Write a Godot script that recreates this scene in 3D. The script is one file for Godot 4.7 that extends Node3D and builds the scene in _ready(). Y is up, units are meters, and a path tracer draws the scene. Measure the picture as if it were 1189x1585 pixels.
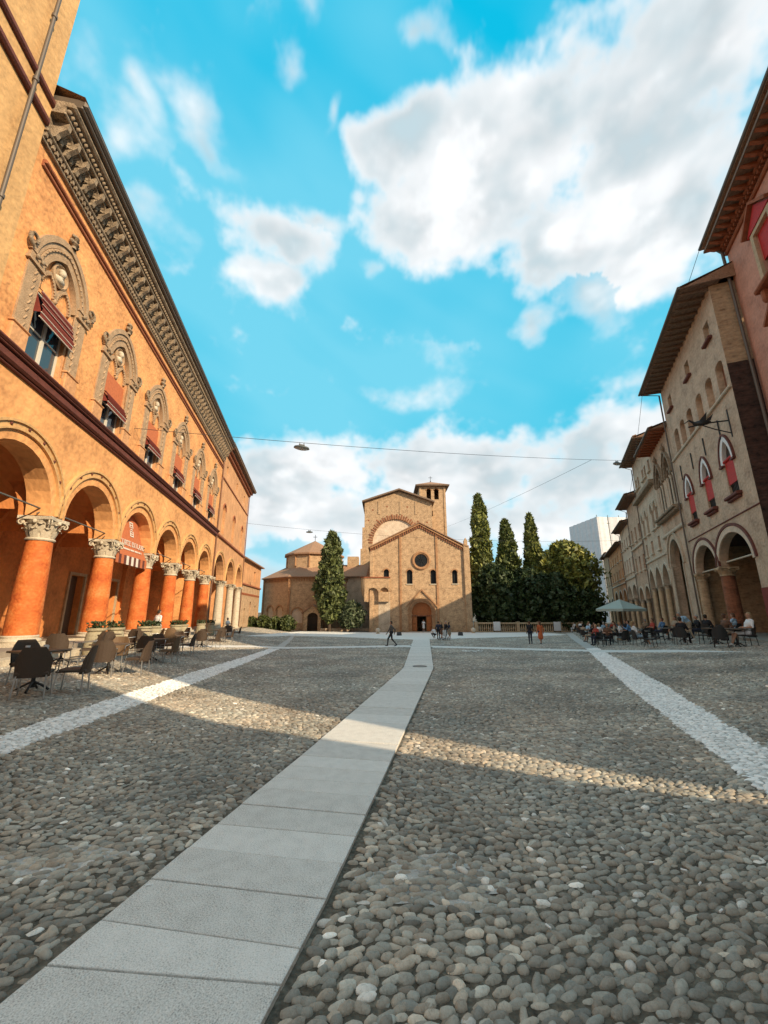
extends Node3D
# A sloping cobbled square between arcaded palaces, with a brick church at its far end.

const CAM_H := 1.5
const FPX := 618.0            # focal length in photograph pixels (1189 x 1585)
const PITCH := 14.036
var rng := RandomNumberGenerator.new()
var counts := {}
var M := {}

class MB:
	var v := PackedVector3Array()
	var n := PackedVector3Array()
	var c := PackedColorArray()
	var xf := Transform3D.IDENTITY
	var col := Color(1, 1, 1)
	var use_c := false
	func tri(a: Vector3, b: Vector3, d: Vector3) -> void:
		a = xf * a; b = xf * b; d = xf * d
		var nn := (b - a).cross(d - a).normalized()
		v.append(a); v.append(d); v.append(b)
		n.append(nn); n.append(nn); n.append(nn)
		if use_c:
			c.append(col); c.append(col); c.append(col)
	func trin(a: Vector3, b: Vector3, d: Vector3, na: Vector3, nb: Vector3, nd: Vector3) -> void:
		v.append(xf * a); v.append(xf * d); v.append(xf * b)
		n.append(xf.basis * na); n.append(xf.basis * nd); n.append(xf.basis * nb)
		if use_c:
			c.append(col); c.append(col); c.append(col)
	func quad(a: Vector3, b: Vector3, d: Vector3, e: Vector3) -> void:
		tri(a, b, d); tri(a, d, e)
	func quadn(a, b, d, e, na, nb, nd, ne) -> void:
		trin(a, b, d, na, nb, nd); trin(a, d, e, na, nd, ne)
	func box(x0: float, y0: float, z0: float, x1: float, y1: float, z1: float) -> void:
		var a := Vector3(x0, y0, z1); var b := Vector3(x1, y0, z1); var d := Vector3(x1, y1, z1); var e := Vector3(x0, y1, z1)
		var f := Vector3(x0, y0, z0); var g := Vector3(x1, y0, z0); var h := Vector3(x1, y1, z0); var i := Vector3(x0, y1, z0)
		quad(a, b, d, e); quad(g, f, i, h); quad(f, a, e, i); quad(b, g, h, d); quad(e, d, h, i); quad(f, g, b, a)
	func cbox(cx: float, cy: float, cz: float, sx: float, sy: float, sz: float) -> void:
		box(cx - sx / 2, cy - sy / 2, cz - sz / 2, cx + sx / 2, cy + sy / 2, cz + sz / 2)
	# a bevelled box: chamfered edges on the front (+z) face
	func bevel(x0: float, y0: float, z0: float, x1: float, y1: float, z1: float, k: float) -> void:
		var f := [Vector3(x0 + k, y0 + k, z1), Vector3(x1 - k, y0 + k, z1), Vector3(x1 - k, y1 - k, z1), Vector3(x0 + k, y1 - k, z1)]
		var m := [Vector3(x0, y0, z1 - k), Vector3(x1, y0, z1 - k), Vector3(x1, y1, z1 - k), Vector3(x0, y1, z1 - k)]
		var b := [Vector3(x0, y0, z0), Vector3(x1, y0, z0), Vector3(x1, y1, z0), Vector3(x0, y1, z0)]
		quad(f[0], f[1], f[2], f[3])
		for i in 4:
			var j := (i + 1) % 4
			quad(m[i], m[j], f[j], f[i]); quad(b[i], b[j], m[j], m[i])
	func prism(p: PackedVector2Array, z0: float, z1: float) -> void:
		var t := Geometry2D.triangulate_polygon(p)
		for i in range(0, t.size(), 3):
			var a := p[t[i]]; var b := p[t[i + 1]]; var d := p[t[i + 2]]
			if (b - a).cross(d - a) < 0:
				var q := b; b = d; d = q
			tri(Vector3(a.x, a.y, z1), Vector3(b.x, b.y, z1), Vector3(d.x, d.y, z1))
			tri(Vector3(a.x, a.y, z0), Vector3(d.x, d.y, z0), Vector3(b.x, b.y, z0))
		var ccw := not Geometry2D.is_polygon_clockwise(p)
		for i in p.size():
			var a := p[i]; var b := p[(i + 1) % p.size()]
			if not ccw:
				var q := a; a = b; b = q
			quad(Vector3(a.x, a.y, z0), Vector3(b.x, b.y, z0), Vector3(b.x, b.y, z1), Vector3(a.x, a.y, z1))
	func tube(p: Array, r: float, seg := 6, r2 := -1.0) -> void:
		if r2 < 0: r2 = r
		var rings := []
		for i in p.size():
			var t: Vector3 = (p[min(i + 1, p.size() - 1)] - p[max(i - 1, 0)]).normalized()
			var u := t.cross(Vector3.UP if absf(t.y) < 0.9 else Vector3.RIGHT).normalized()
			var w := u.cross(t)
			var rr: float = lerpf(r, r2, float(i) / maxf(1.0, p.size() - 1))
			var ring := []
			for k in seg:
				var a := TAU * k / seg
				ring.append([p[i] + (u * cos(a) + w * sin(a)) * rr, u * cos(a) + w * sin(a)])
			rings.append(ring)
		for i in rings.size() - 1:
			for k in seg:
				var l := (k + 1) % seg
				quadn(rings[i][l][0], rings[i][k][0], rings[i + 1][k][0], rings[i + 1][l][0], rings[i][l][1], rings[i][k][1], rings[i + 1][k][1], rings[i + 1][l][1])
		for e in [0, rings.size() - 1]:
			for k in range(1, seg - 1):
				tri(rings[e][0][0], rings[e][k][0], rings[e][k + 1][0])
	func lathe(pr: Array, seg := 16, at := Vector3.ZERO, smooth := true, a0 := 0.0, a1 := TAU) -> void:
		for i in pr.size() - 1:
			var p: Vector2 = pr[i]; var q: Vector2 = pr[i + 1]
			var d := (q - p).normalized()
			var nn := Vector2(d.y, -d.x)
			for k in seg:
				var a := lerpf(a0, a1, float(k) / seg); var b := lerpf(a0, a1, float(k + 1) / seg)
				var ca := Vector3(cos(a), 0, -sin(a)); var cb := Vector3(cos(b), 0, -sin(b))
				var A := at + ca * p.x + Vector3(0, p.y, 0); var B := at + cb * p.x + Vector3(0, p.y, 0)
				var C := at + cb * q.x + Vector3(0, q.y, 0); var D := at + ca * q.x + Vector3(0, q.y, 0)
				if smooth:
					var na := ca * nn.x + Vector3(0, nn.y, 0); var nb := cb * nn.x + Vector3(0, nn.y, 0)
					if p.x > 1e-5: trin(A, B, C, na, nb, nb)
					if q.x > 1e-5: trin(A, C, D, na, nb, na)
				else:
					if p.x > 1e-5: tri(A, B, C)
					if q.x > 1e-5: tri(A, C, D)
	func ball(at: Vector3, r: Vector3, seg := 8, rings := 5) -> void:
		for i in rings:
			var t0 := PI * i / rings - PI / 2; var t1 := PI * (i + 1) / rings - PI / 2
			for k in seg:
				var a := TAU * k / seg; var b := TAU * (k + 1) / seg
				var q := []
				for e in [[a, t0], [b, t0], [b, t1], [a, t1]]:
					q.append(Vector3(cos(e[0]) * cos(e[1]), sin(e[1]), -sin(e[0]) * cos(e[1])))
				if i > 0: trin(at + q[0] * r, at + q[1] * r, at + q[2] * r, q[0], q[1], q[2])
				if i < rings - 1: trin(at + q[0] * r, at + q[2] * r, at + q[3] * r, q[0], q[2], q[3])
	# a raised band that follows an open outline (arch mouldings): w outwards, z0..z1 deep
	func band(p: PackedVector2Array, w0: float, w1: float, z0: float, z1: float) -> void:
		var a := []; var b := []
		for i in p.size():
			var t := (p[mini(i + 1, p.size() - 1)] - p[maxi(i - 1, 0)]).normalized()
			var o := Vector2(-t.y, t.x)
			a.append(p[i] + o * w0); b.append(p[i] + o * w1)
		for i in p.size() - 1:
			var A: Vector2 = a[i]; var B: Vector2 = a[i + 1]; var C: Vector2 = b[i + 1]; var D: Vector2 = b[i]
			quad(Vector3(B.x, B.y, z1), Vector3(A.x, A.y, z1), Vector3(D.x, D.y, z1), Vector3(C.x, C.y, z1))
			quad(Vector3(C.x, C.y, z1), Vector3(D.x, D.y, z1), Vector3(D.x, D.y, z0), Vector3(C.x, C.y, z0))
			quad(Vector3(A.x, A.y, z1), Vector3(B.x, B.y, z1), Vector3(B.x, B.y, z0), Vector3(A.x, A.y, z0))
		for e in [0, p.size() - 1]:
			quad(Vector3(a[e].x, a[e].y, z1), Vector3(b[e].x, b[e].y, z1), Vector3(b[e].x, b[e].y, z0), Vector3(a[e].x, a[e].y, z0))
	# a wall in the x/y plane with openings, front at zf, reveals running back to zb
	# opening: {c, w, y0, y1 (spring), k: "flat"/"round"/"point", rise}
	func wall(x0: float, x1: float, y0: float, y1: float, zf: float, zb: float, ops := [], back := false) -> void:
		var cur := x0
		var sorted := ops.duplicate()
		sorted.sort_custom(func(a, b): return a.c < b.c)
		for o in sorted:
			var l: float = o.c - o.w / 2.0; var r: float = o.c + o.w / 2.0
			face(cur, y0, l, y1, zf, zb, back)
			if o.y0 > y0:
				face(l, y0, r, o.y0, zf, zb, back)
				quad(Vector3(l, o.y0, zf), Vector3(r, o.y0, zf), Vector3(r, o.y0, zb), Vector3(l, o.y0, zb))
			quad(Vector3(l, maxf(o.y0, y0), zf), Vector3(l, maxf(o.y0, y0), zb), Vector3(l, o.y1, zb), Vector3(l, o.y1, zf))
			quad(Vector3(r, maxf(o.y0, y0), zb), Vector3(r, maxf(o.y0, y0), zf), Vector3(r, o.y1, zf), Vector3(r, o.y1, zb))
			var p := MB.outline(o)
			for i in p.size() - 1:
				var a := p[i]; var b := p[i + 1]
				quad(Vector3(a.x, a.y, zf), Vector3(b.x, b.y, zf), Vector3(b.x, y1, zf), Vector3(a.x, y1, zf))
				if back:
					quad(Vector3(b.x, b.y, zb), Vector3(a.x, a.y, zb), Vector3(a.x, y1, zb), Vector3(b.x, y1, zb))
				quad(Vector3(a.x, a.y, zf), Vector3(a.x, a.y, zb), Vector3(b.x, b.y, zb), Vector3(b.x, b.y, zf))
			cur = r
		face(cur, y0, x1, y1, zf, zb, back)
	func face(x0: float, y0: float, x1: float, y1: float, zf: float, zb: float, back: bool) -> void:
		if x1 - x0 < 1e-4 or y1 - y0 < 1e-4: return
		quad(Vector3(x0, y0, zf), Vector3(x1, y0, zf), Vector3(x1, y1, zf), Vector3(x0, y1, zf))
		if back:
			quad(Vector3(x1, y0, zb), Vector3(x0, y0, zb), Vector3(x0, y1, zb), Vector3(x1, y1, zb))
	static func outline(o: Dictionary, seg := 14) -> PackedVector2Array:
		var p := PackedVector2Array()
		var l: float = o.c - o.w / 2.0; var r: float = o.c + o.w / 2.0
		var k: String = o.get("k", "flat")
		if k == "flat":
			p.append(Vector2(l, o.y1)); p.append(Vector2(r, o.y1))
		elif k == "round":
			var rise: float = o.get("rise", o.w / 2.0)
			for i in seg + 1:
				var a := PI - PI * i / seg
				p.append(Vector2(o.c + cos(a) * o.w / 2.0, o.y1 + sin(a) * rise))
		else:
			var w: float = o.w
			var rise: float = o.get("rise", 0.866 * w)
			var R := (rise * rise + w * w / 4.0) / w
			var a1 := asin(rise / R)
			var h := seg / 2
			for i in h + 1:
				var a := PI - a1 * i / h
				p.append(Vector2(l + R + cos(a) * R, o.y1 + sin(a) * R))
			for i in h:
				var a := a1 * (1.0 - float(i + 1) / h)
				p.append(Vector2(r - R + cos(a) * R, o.y1 + sin(a) * R))
		return p
	# fill an arched opening with a flat panel at depth z
	func panel(o: Dictionary, z: float) -> void:
		var p := outline(o)
		for i in p.size() - 1:
			quad(Vector3(p[i].x, o.y0, z), Vector3(p[i + 1].x, o.y0, z), Vector3(p[i + 1].x, p[i + 1].y, z), Vector3(p[i].x, p[i].y, z))
	func mesh() -> ArrayMesh:
		var a := []
		a.resize(Mesh.ARRAY_MAX)
		a[Mesh.ARRAY_VERTEX] = v; a[Mesh.ARRAY_NORMAL] = n
		if use_c: a[Mesh.ARRAY_COLOR] = c
		var m := ArrayMesh.new()
		m.add_surface_from_arrays(Mesh.PRIMITIVE_TRIANGLES, a)
		return m

func numbered(called: String, parent: Node = self) -> String:
	var key := str(parent.get_instance_id()) + called
	var k: int = counts.get(key, 0)
	counts[key] = k + 1
	return called if k == 0 else "%s_%03d" % [called, k]

func part(mb, called: String, m: Material, parent: Node = self) -> MeshInstance3D:
	var o := MeshInstance3D.new()
	o.mesh = mb.mesh() if mb is MB else mb
	o.material_override = m
	o.name = numbered(called, parent)
	parent.add_child(o, true)
	return o

func tag(o: Node, label: String, category: String, group := "", kind := "") -> Node:
	if label: o.set_meta("label", label)
	if category: o.set_meta("category", category)
	if group: o.set_meta("group", group)
	if kind: o.set_meta("kind", kind)
	return o

func thing(called: String, label: String, category: String, at := Vector3.ZERO, turn := 0.0, group := "") -> Node3D:
	var o := Node3D.new()
	o.name = numbered(called)
	add_child(o)
	o.position = at
	o.rotation.y = turn
	tag(o, label, category, group)
	return o

func copy(src: Node3D, called: String, label: String, at: Vector3, turn: float) -> Node3D:
	var o: Node3D = src.duplicate()
	o.name = numbered(called)
	add_child(o)
	o.position = at
	o.rotation.y = turn
	o.set_meta("label", label)
	return o

func group_node(called: String, parent: Node, at := Vector3.ZERO) -> Node3D:   # a part that has sub-parts
	var o := Node3D.new()
	o.name = numbered(called, parent)
	parent.add_child(o, true)
	o.position = at
	return o

# ---------------------------------------------------------------- the ground's shape
const PROFILE := [[-40.0, 0.15], [0.0, 0.0], [8.0, -0.28], [15.0, -0.5], [30.0, -0.9], [42.0, -1.18], [60.0, -1.33], [2000.0, -1.33]]
const L_AT := Vector2(-11.17, -12.8)
const L_DIR := Vector2(-0.18144, -0.98340)
const R_AT := Vector2(18.67, -21.05)
const R_DIR := Vector2(0.39333, -0.91940)
const R_K := 1.0577            # scale of the right row: distances read for R_AT (17.64, -20)

func ground_y(x: float, z: float) -> float:
	var d := -z
	var y := 0.0
	for i in PROFILE.size() - 1:
		if d <= PROFILE[i + 1][0] or i == PROFILE.size() - 2:
			y = lerpf(PROFILE[i][1], PROFILE[i + 1][1], clampf((d - PROFILE[i][0]) / (PROFILE[i + 1][0] - PROFILE[i][0]), 0, 1))
			break
	var dl := x - (L_AT.x + 0.1845 * (z - L_AT.y))
	var dr := (R_AT.x - 0.4278 * (z - R_AT.y)) - x
	y += (0.5 + 0.25 * smoothstep(12.0, 40.0, d)) * (1.0 - smoothstep(0.0, 8.0, dl))
	y += 0.72 * (1.0 - smoothstep(0.0, 10.0, dr))
	return y

func ray(u: float, v: float) -> Vector3:
	var p := deg_to_rad(PITCH)
	var x := (u - 594.5) / FPX; var y := (792.5 - v) / FPX
	return Vector3(x, sin(p) + cos(p) * y, -(cos(p) - sin(p) * y))

func gp(u: float, v: float) -> Vector3:      # where the ray through a photograph pixel meets the ground
	var r := ray(u, v)
	var a := 0.5; var b := 130.0
	for i in 40:
		var m := (a + b) / 2
		var p := r * m
		if CAM_H + p.y > ground_y(p.x, p.z): a = m
		else: b = m
	var q := r * a
	return Vector3(q.x, ground_y(q.x, q.z), q.z)

# ---------------------------------------------------------------- materials
func lin(c: Color) -> Color: return c.linear_to_srgb()

func tex(ramp: Array, sd: int, f1: float, f2: float, mixv := 0.5, size := 256, brick := Vector2.ZERO, mortar := Color(0.4, 0.36, 0.3), stretch := 1.0) -> ImageTexture:
	var n1 := FastNoiseLite.new(); n1.seed = sd; n1.frequency = f1 * 512.0 / size; n1.fractal_octaves = 5; n1.noise_type = FastNoiseLite.TYPE_SIMPLEX_SMOOTH
	var n2 := FastNoiseLite.new(); n2.seed = sd + 9; n2.frequency = minf(0.3, f2 * 512.0 / size); n2.fractal_octaves = 3; n2.noise_type = FastNoiseLite.TYPE_SIMPLEX_SMOOTH
	var A := n1.get_seamless_image(size, size).get_data()
	var B := n2.get_seamless_image(size, size).get_data()
	var lut := PackedByteArray()
	for i in 256:
		var t := float(i) / 255.0 * (ramp.size() - 1)
		var k: int = mini(int(t), ramp.size() - 2)
		var c: Color = lin((ramp[k] as Color).lerp(ramp[k + 1], t - k))
		lut.append(int(clampf(c.r, 0, 1) * 255)); lut.append(int(clampf(c.g, 0, 1) * 255)); lut.append(int(clampf(c.b, 0, 1) * 255))
	var ms := lin(mortar)
	var out := PackedByteArray(); out.resize(size * size * 3)
	var r := RandomNumberGenerator.new(); r.seed = sd
	var tone := PackedFloat32Array()
	for i in 1024: tone.append(r.randf_range(-52, 52))
	for y in size:
		for x in size:
			var i := y * size + x
			var sy: int = (int(y * stretch) % size) * size + x
			var q := A[i] * (1.0 - mixv) + B[sy] * mixv
			q = (q - 127.5) * 1.5 + 127.5
			var mort := false
			if brick.x > 0:
				var row := int(y / brick.y)
				var bx := x + (brick.x * 0.5 if row % 2 else 0.0)
				q += tone[(row * 37 + int(bx / brick.x) % int(size / brick.x) * 11) % 1024]
				mort = fmod(y, brick.y) < 1.6 or fmod(bx, brick.x) < 1.6
			var j: int = clampi(int(q), 0, 255) * 3
			if mort:
				out[i * 3] = int((lut[j] + ms.r * 255) / 2); out[i * 3 + 1] = int((lut[j + 1] + ms.g * 255) / 2); out[i * 3 + 2] = int((lut[j + 2] + ms.b * 255) / 2)
			else:
				out[i * 3] = lut[j]; out[i * 3 + 1] = lut[j + 1]; out[i * 3 + 2] = lut[j + 2]
	return ImageTexture.create_from_image(Image.create_from_data(size, size, false, Image.FORMAT_RGB8, out))

func relief(sd: int, f: float, bump := 2.0, size := 256) -> ImageTexture:
	var n1 := FastNoiseLite.new(); n1.seed = sd; n1.frequency = f * 512.0 / size; n1.fractal_octaves = 5; n1.noise_type = FastNoiseLite.TYPE_SIMPLEX_SMOOTH
	var im := n1.get_seamless_image(size, size)
	im.convert(Image.FORMAT_RGBA8)
	im.bump_map_to_normal_map(bump)
	return ImageTexture.create_from_image(im)

func surf(called: String, t: Texture2D, metres: float, rough := 0.9, nrm: Texture2D = null, nscale := 0.6, local := false) -> StandardMaterial3D:
	var m := StandardMaterial3D.new()
	m.resource_name = called
	m.albedo_texture = t
	m.roughness = rough
	m.uv1_triplanar = true
	m.uv1_world_triplanar = not local
	m.uv1_scale = Vector3.ONE / metres
	if nrm:
		m.normal_enabled = true; m.normal_texture = nrm; m.normal_scale = nscale
	M[called] = m
	return m

func plain(called: String, c: Color, rough := 0.7, metal := 0.0) -> StandardMaterial3D:
	var m := StandardMaterial3D.new()
	m.resource_name = called
	m.albedo_color = lin(c); m.roughness = rough; m.metallic = metal
	M[called] = m
	return m

func vc(called: String, rough := 0.85) -> StandardMaterial3D:
	var m := plain(called, Color(1, 1, 1), rough)
	m.vertex_color_use_as_albedo = true
	return m

func spread(c: Color, k := 0.25) -> Array:   # a ramp of tones round one base colour
	return [Color(c.r * (1 - k * 1.3), c.g * (1 - k * 1.45), c.b * (1 - k * 1.5)), Color(c.r * (1 - k * .45), c.g * (1 - k * .5), c.b * (1 - k * .5)), c, Color(c.r * (1 + k * .5), c.g * (1 + k * .5), c.b * (1 + k * .55)), Color(c.r * (1 + k), c.g * (1 + k), c.b * (1 + k))]

func make_materials() -> void:
	var grain := relief(5, 0.035, 3.0)
	var fine := relief(6, 0.09, 3.0)
	surf("ochre_plaster", tex(spread(Color(0.72, 0.345, 0.13), 0.32), 11, 0.006, 0.05, 0.45), 5.0, 0.92, grain, 0.5)
	surf("pale_ochre", tex(spread(Color(0.60, 0.36, 0.155), 0.2), 12, 0.006, 0.05, 0.4), 5.0, 0.92, grain, 0.4)
	surf("arcade_plaster", tex(spread(Color(0.74, 0.37, 0.145), 0.3), 13, 0.005, 0.04, 0.4), 6.0, 0.9, grain, 0.4)
	surf("orange_column", tex([Color(0.36, 0.06, 0.012), Color(0.50, 0.11, 0.02), Color(0.58, 0.15, 0.03), Color(0.63, 0.20, 0.05), Color(0.66, 0.29, 0.11)], 14, 0.008, 0.05, 0.4), 3.0, 0.8, grain, 0.4)
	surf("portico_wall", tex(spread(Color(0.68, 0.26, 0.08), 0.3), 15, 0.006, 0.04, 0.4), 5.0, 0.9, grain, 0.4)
	surf("sandstone", tex(spread(Color(0.50, 0.37, 0.23), 0.3), 16, 0.01, 0.06, 0.5), 2.0, 0.92, fine, 0.8)
	surf("window_stone", tex(spread(Color(0.41, 0.28, 0.17), 0.32), 57, 0.01, 0.06, 0.5), 2.0, 0.92, fine, 0.7)
	surf("pale_stone", tex(spread(Color(0.56, 0.49, 0.38), 0.3), 17, 0.012, 0.07, 0.5), 1.6, 0.9, fine, 0.8)
	surf("cornice_stone", tex([Color(0.06, 0.045, 0.03), Color(0.2, 0.15, 0.1), Color(0.34, 0.26, 0.18), Color(0.44, 0.35, 0.25)], 18, 0.012, 0.06, 0.5), 2.2, 0.95, fine, 0.9)
	surf("terracotta", tex(spread(Color(0.30, 0.10, 0.045), 0.35), 19, 0.012, 0.07, 0.5), 2.0, 0.9, fine, 0.7)
	surf("maroon_stone", tex(spread(Color(0.13, 0.035, 0.022), 0.35), 20, 0.012, 0.07, 0.5), 2.0, 0.75, fine, 0.5)
	surf("salmon_plaster", tex(spread(Color(0.58, 0.30, 0.14), 0.25), 21, 0.006, 0.05, 0.45), 5.0, 0.92, grain, 0.5)
	surf("brick", tex(spread(Color(0.45, 0.295, 0.17), 0.34), 22, 0.008, 0.03, 0.5, 512, Vector2(32, 8), Color(0.5, 0.38, 0.25)), 4.0, 0.93, grain, 0.5)
	surf("terracotta_brick", tex(spread(Color(0.37, 0.20, 0.10), 0.35), 49, 0.01, 0.05, 0.5), 3.0, 0.93, grain, 0.6)
	surf("old_brick", tex(spread(Color(0.42, 0.28, 0.16), 0.38), 23, 0.01, 0.03, 0.5, 512, Vector2(32, 8), Color(0.46, 0.37, 0.27)), 4.0, 0.93, grain, 0.7)
	surf("dark_brick", tex(spread(Color(0.25, 0.085, 0.04), 0.5), 24, 0.01, 0.03, 0.45, 512, Vector2(32, 8), Color(0.3, 0.2, 0.12)), 4.0, 0.93, grain, 0.8)
	surf("sooty_shade_brick", tex(spread(Color(0.055, 0.026, 0.018), 0.75), 48, 0.01, 0.03, 0.45, 512, Vector2(32, 8), Color(0.05, 0.04, 0.03)), 4.0, 0.95, grain, 0.8)  # near-black tone holds painted-in shade as well as soot
	surf("tan_plaster", tex(spread(Color(0.50, 0.365, 0.255), 0.33), 25, 0.007, 0.05, 0.45), 5.0, 0.93, grain, 0.7)
	surf("grey_plaster", tex(spread(Color(0.5, 0.4, 0.29), 0.3), 26, 0.007, 0.05, 0.45), 5.0, 0.93, grain, 0.6)
	surf("cream_plaster", tex(spread(Color(0.52, 0.42, 0.31), 0.28), 27, 0.007, 0.05, 0.45), 5.0, 0.93, grain, 0.5)
	surf("pink_plaster", tex(spread(Color(0.55, 0.27, 0.19), 0.25), 28, 0.007, 0.05, 0.45), 5.0, 0.93, grain, 0.5)
	surf("white_plaster", tex(spread(Color(0.62, 0.5, 0.38), 0.2), 29, 0.007, 0.05, 0.4), 5.0, 0.93, grain, 0.4)
	surf("roof_tile", tex(spread(Color(0.33, 0.19, 0.115), 0.45), 30, 0.02, 0.09, 0.6), 3.0, 0.95, fine, 1.0)
	surf("eave_wood", tex(spread(Color(0.20, 0.14, 0.10), 0.45), 31, 0.02, 0.08, 0.5), 2.0, 0.9, fine, 0.7)
	surf("granite", tex([Color(0.26, 0.245, 0.22), Color(0.54, 0.515, 0.475), Color(0.70, 0.675, 0.63), Color(0.77, 0.745, 0.70), Color(0.84, 0.82, 0.78)], 32, 0.012, 0.23, 0.86, 512), 1.2, 0.75, fine, 0.35)
	surf("granite_dark", tex([Color(0.22, 0.205, 0.185), Color(0.49, 0.465, 0.43), Color(0.65, 0.625, 0.58), Color(0.73, 0.705, 0.66), Color(0.82, 0.8, 0.76)], 52, 0.012, 0.23, 0.84, 512), 1.2, 0.75, fine, 0.35)
	surf("granite_light", tex([Color(0.3, 0.285, 0.26), Color(0.57, 0.545, 0.505), Color(0.73, 0.705, 0.66), Color(0.79, 0.765, 0.72), Color(0.85, 0.83, 0.79)], 62, 0.012, 0.23, 0.84, 512), 1.2, 0.75, fine, 0.35)
	surf("forecourt_stone", tex(spread(Color(0.7, 0.685, 0.65), 0.12), 33, 0.02, 0.1, 0.5), 3.0, 0.85, fine, 0.3)
	surf("mortar_bed", tex([Color(0.04, 0.034, 0.025), Color(0.085, 0.073, 0.055), Color(0.14, 0.122, 0.093), Color(0.26, 0.23, 0.18)], 34, 0.012, 0.08, 0.5), 1.6, 0.97, fine, 1.0)
	surf("white_mortar", tex(spread(Color(0.46, 0.445, 0.415), 0.3), 35, 0.02, 0.1, 0.5), 1.2, 0.95, fine, 0.8)
	surf("portico_floor", tex(spread(Color(0.3, 0.25, 0.2), 0.25), 36, 0.02, 0.1, 0.5), 2.0, 0.7, fine, 0.3)
	surf("red_awning", tex(spread(Color(0.19, 0.03, 0.018), 0.3), 37, 0.02, 0.1, 0.4), 1.5, 0.85, fine, 0.4)
	surf("orange_awning", tex(spread(Color(0.52, 0.15, 0.055), 0.15), 38, 0.02, 0.1, 0.4), 1.5, 0.85, fine, 0.3)
	surf("red_shutter", tex(spread(Color(0.46, 0.018, 0.012), 0.25), 39, 0.02, 0.1, 0.4), 1.5, 0.7, fine, 0.3)
	surf("brown_shutter", tex(spread(Color(0.2, 0.085, 0.04), 0.3), 40, 0.02, 0.1, 0.4), 1.5, 0.7, fine, 0.3)
	surf("door_wood", tex(spread(Color(0.40, 0.13, 0.035), 0.3), 41, 0.02, 0.1, 0.5), 1.5, 0.7, fine, 0.4)
	surf("dark_wood", tex(spread(Color(0.10, 0.058, 0.032), 0.35), 56, 0.02, 0.1, 0.5), 1.5, 0.6, fine, 0.4)
	surf("bark", tex(spread(Color(0.07, 0.05, 0.035), 0.4), 42, 0.02, 0.1, 0.5), 0.8, 0.95, fine, 1.0)
	surf("scaffold_cloth", tex(spread(Color(0.68, 0.68, 0.70), 0.1), 43, 0.01, 0.06, 0.4), 5.0, 0.8, grain, 0.4)
	surf("rattan", tex(spread(Color(0.06, 0.038, 0.024), 0.5), 44, 0.05, 0.2, 0.5), 0.5, 0.6, fine, 1.0, true)
	surf("rattan_tan", tex(spread(Color(0.15, 0.09, 0.045), 0.4), 45, 0.05, 0.2, 0.5), 0.5, 0.6, fine, 1.0, true)
	surf("table_wood", tex(spread(Color(0.1, 0.07, 0.045), 0.35), 46, 0.02, 0.15, 0.5), 0.8, 0.45, fine, 0.3, true)
	surf("parasol_cloth", tex(spread(Color(0.35, 0.41, 0.37), 0.06), 47, 0.02, 0.1, 0.4), 2.0, 0.85)
	surf("planter_stone", tex(spread(Color(0.36, 0.32, 0.22), 0.35), 55, 0.02, 0.08, 0.5), 1.0, 0.95, fine, 0.8)
	plain("chrome", Color(0.5, 0.5, 0.5), 0.3, 0.9)
	plain("iron", Color(0.025, 0.024, 0.023), 0.5, 0.3)
	plain("lead_pipe", Color(0.13, 0.105, 0.085), 0.55, 0.3)
	plain("copper_pipe", Color(0.2, 0.1, 0.06), 0.5, 0.4)
	plain("window_white", Color(0.62, 0.58, 0.5), 0.55)
	plain("unlit_glazing", Color(0.045, 0.042, 0.04), 0.3)  # opaque panes; the dark of unlit rooms is put into the colour
	M["unlit_glazing"].metallic_specular = 0.3
	plain("glass_dark", Color(0.02, 0.022, 0.025), 0.25)
	M["glass_dark"].metallic_specular = 0.25
	plain("glass_blue", Color(0.05, 0.07, 0.09), 0.04)
	plain("wire", Color(0.03, 0.03, 0.03), 0.6)
	plain("lamp_metal", Color(0.14, 0.15, 0.14), 0.45, 0.3)
	plain("lamp_glass", Color(0.5, 0.5, 0.48), 0.3)
	plain("white_paint", Color(0.75, 0.74, 0.72), 0.6)
	plain("black_plastic", Color(0.02, 0.02, 0.02), 0.5)
	plain("white_cloth", Color(0.7, 0.7, 0.7), 0.9)
	plain("print_white", Color(0.72, 0.66, 0.58), 0.8)
	vc("stone_tint", 0.58)
	M["stone_tint"].albedo_texture = tex([Color(0.42, 0.41, 0.39), Color(0.72, 0.71, 0.69), Color(0.9, 0.89, 0.87), Color(0.97, 0.97, 0.96), Color(1, 1, 1)], 91, 0.03, 0.16, 0.5)
	M["stone_tint"].uv1_triplanar = true; M["stone_tint"].uv1_world_triplanar = true; M["stone_tint"].uv1_scale = Vector3.ONE / 0.45
	M["stone_tint"].normal_enabled = true; M["stone_tint"].normal_texture = fine; M["stone_tint"].normal_scale = 0.5
	vc("white_stone_tint", 0.7)
	vc("leaf_tint", 0.6)
	M["leaf_tint"].backlight = Color(0.25, 0.3, 0.12)
	vc("person_tint", 0.85)

# ---------------------------------------------------------------- sky
func sky_blob(u: float, v: float, ru: float, rv: float, k := 1.0) -> Array:
	var d := ray(u, v).normalized()
	var e := ray(u + ru, v).normalized(); var f := ray(u, v - rv).normalized()
	return [atan2(d.x, -d.z), asin(d.y), maxf(0.01, d.angle_to(e)), maxf(0.01, d.angle_to(f)), k]

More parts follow.
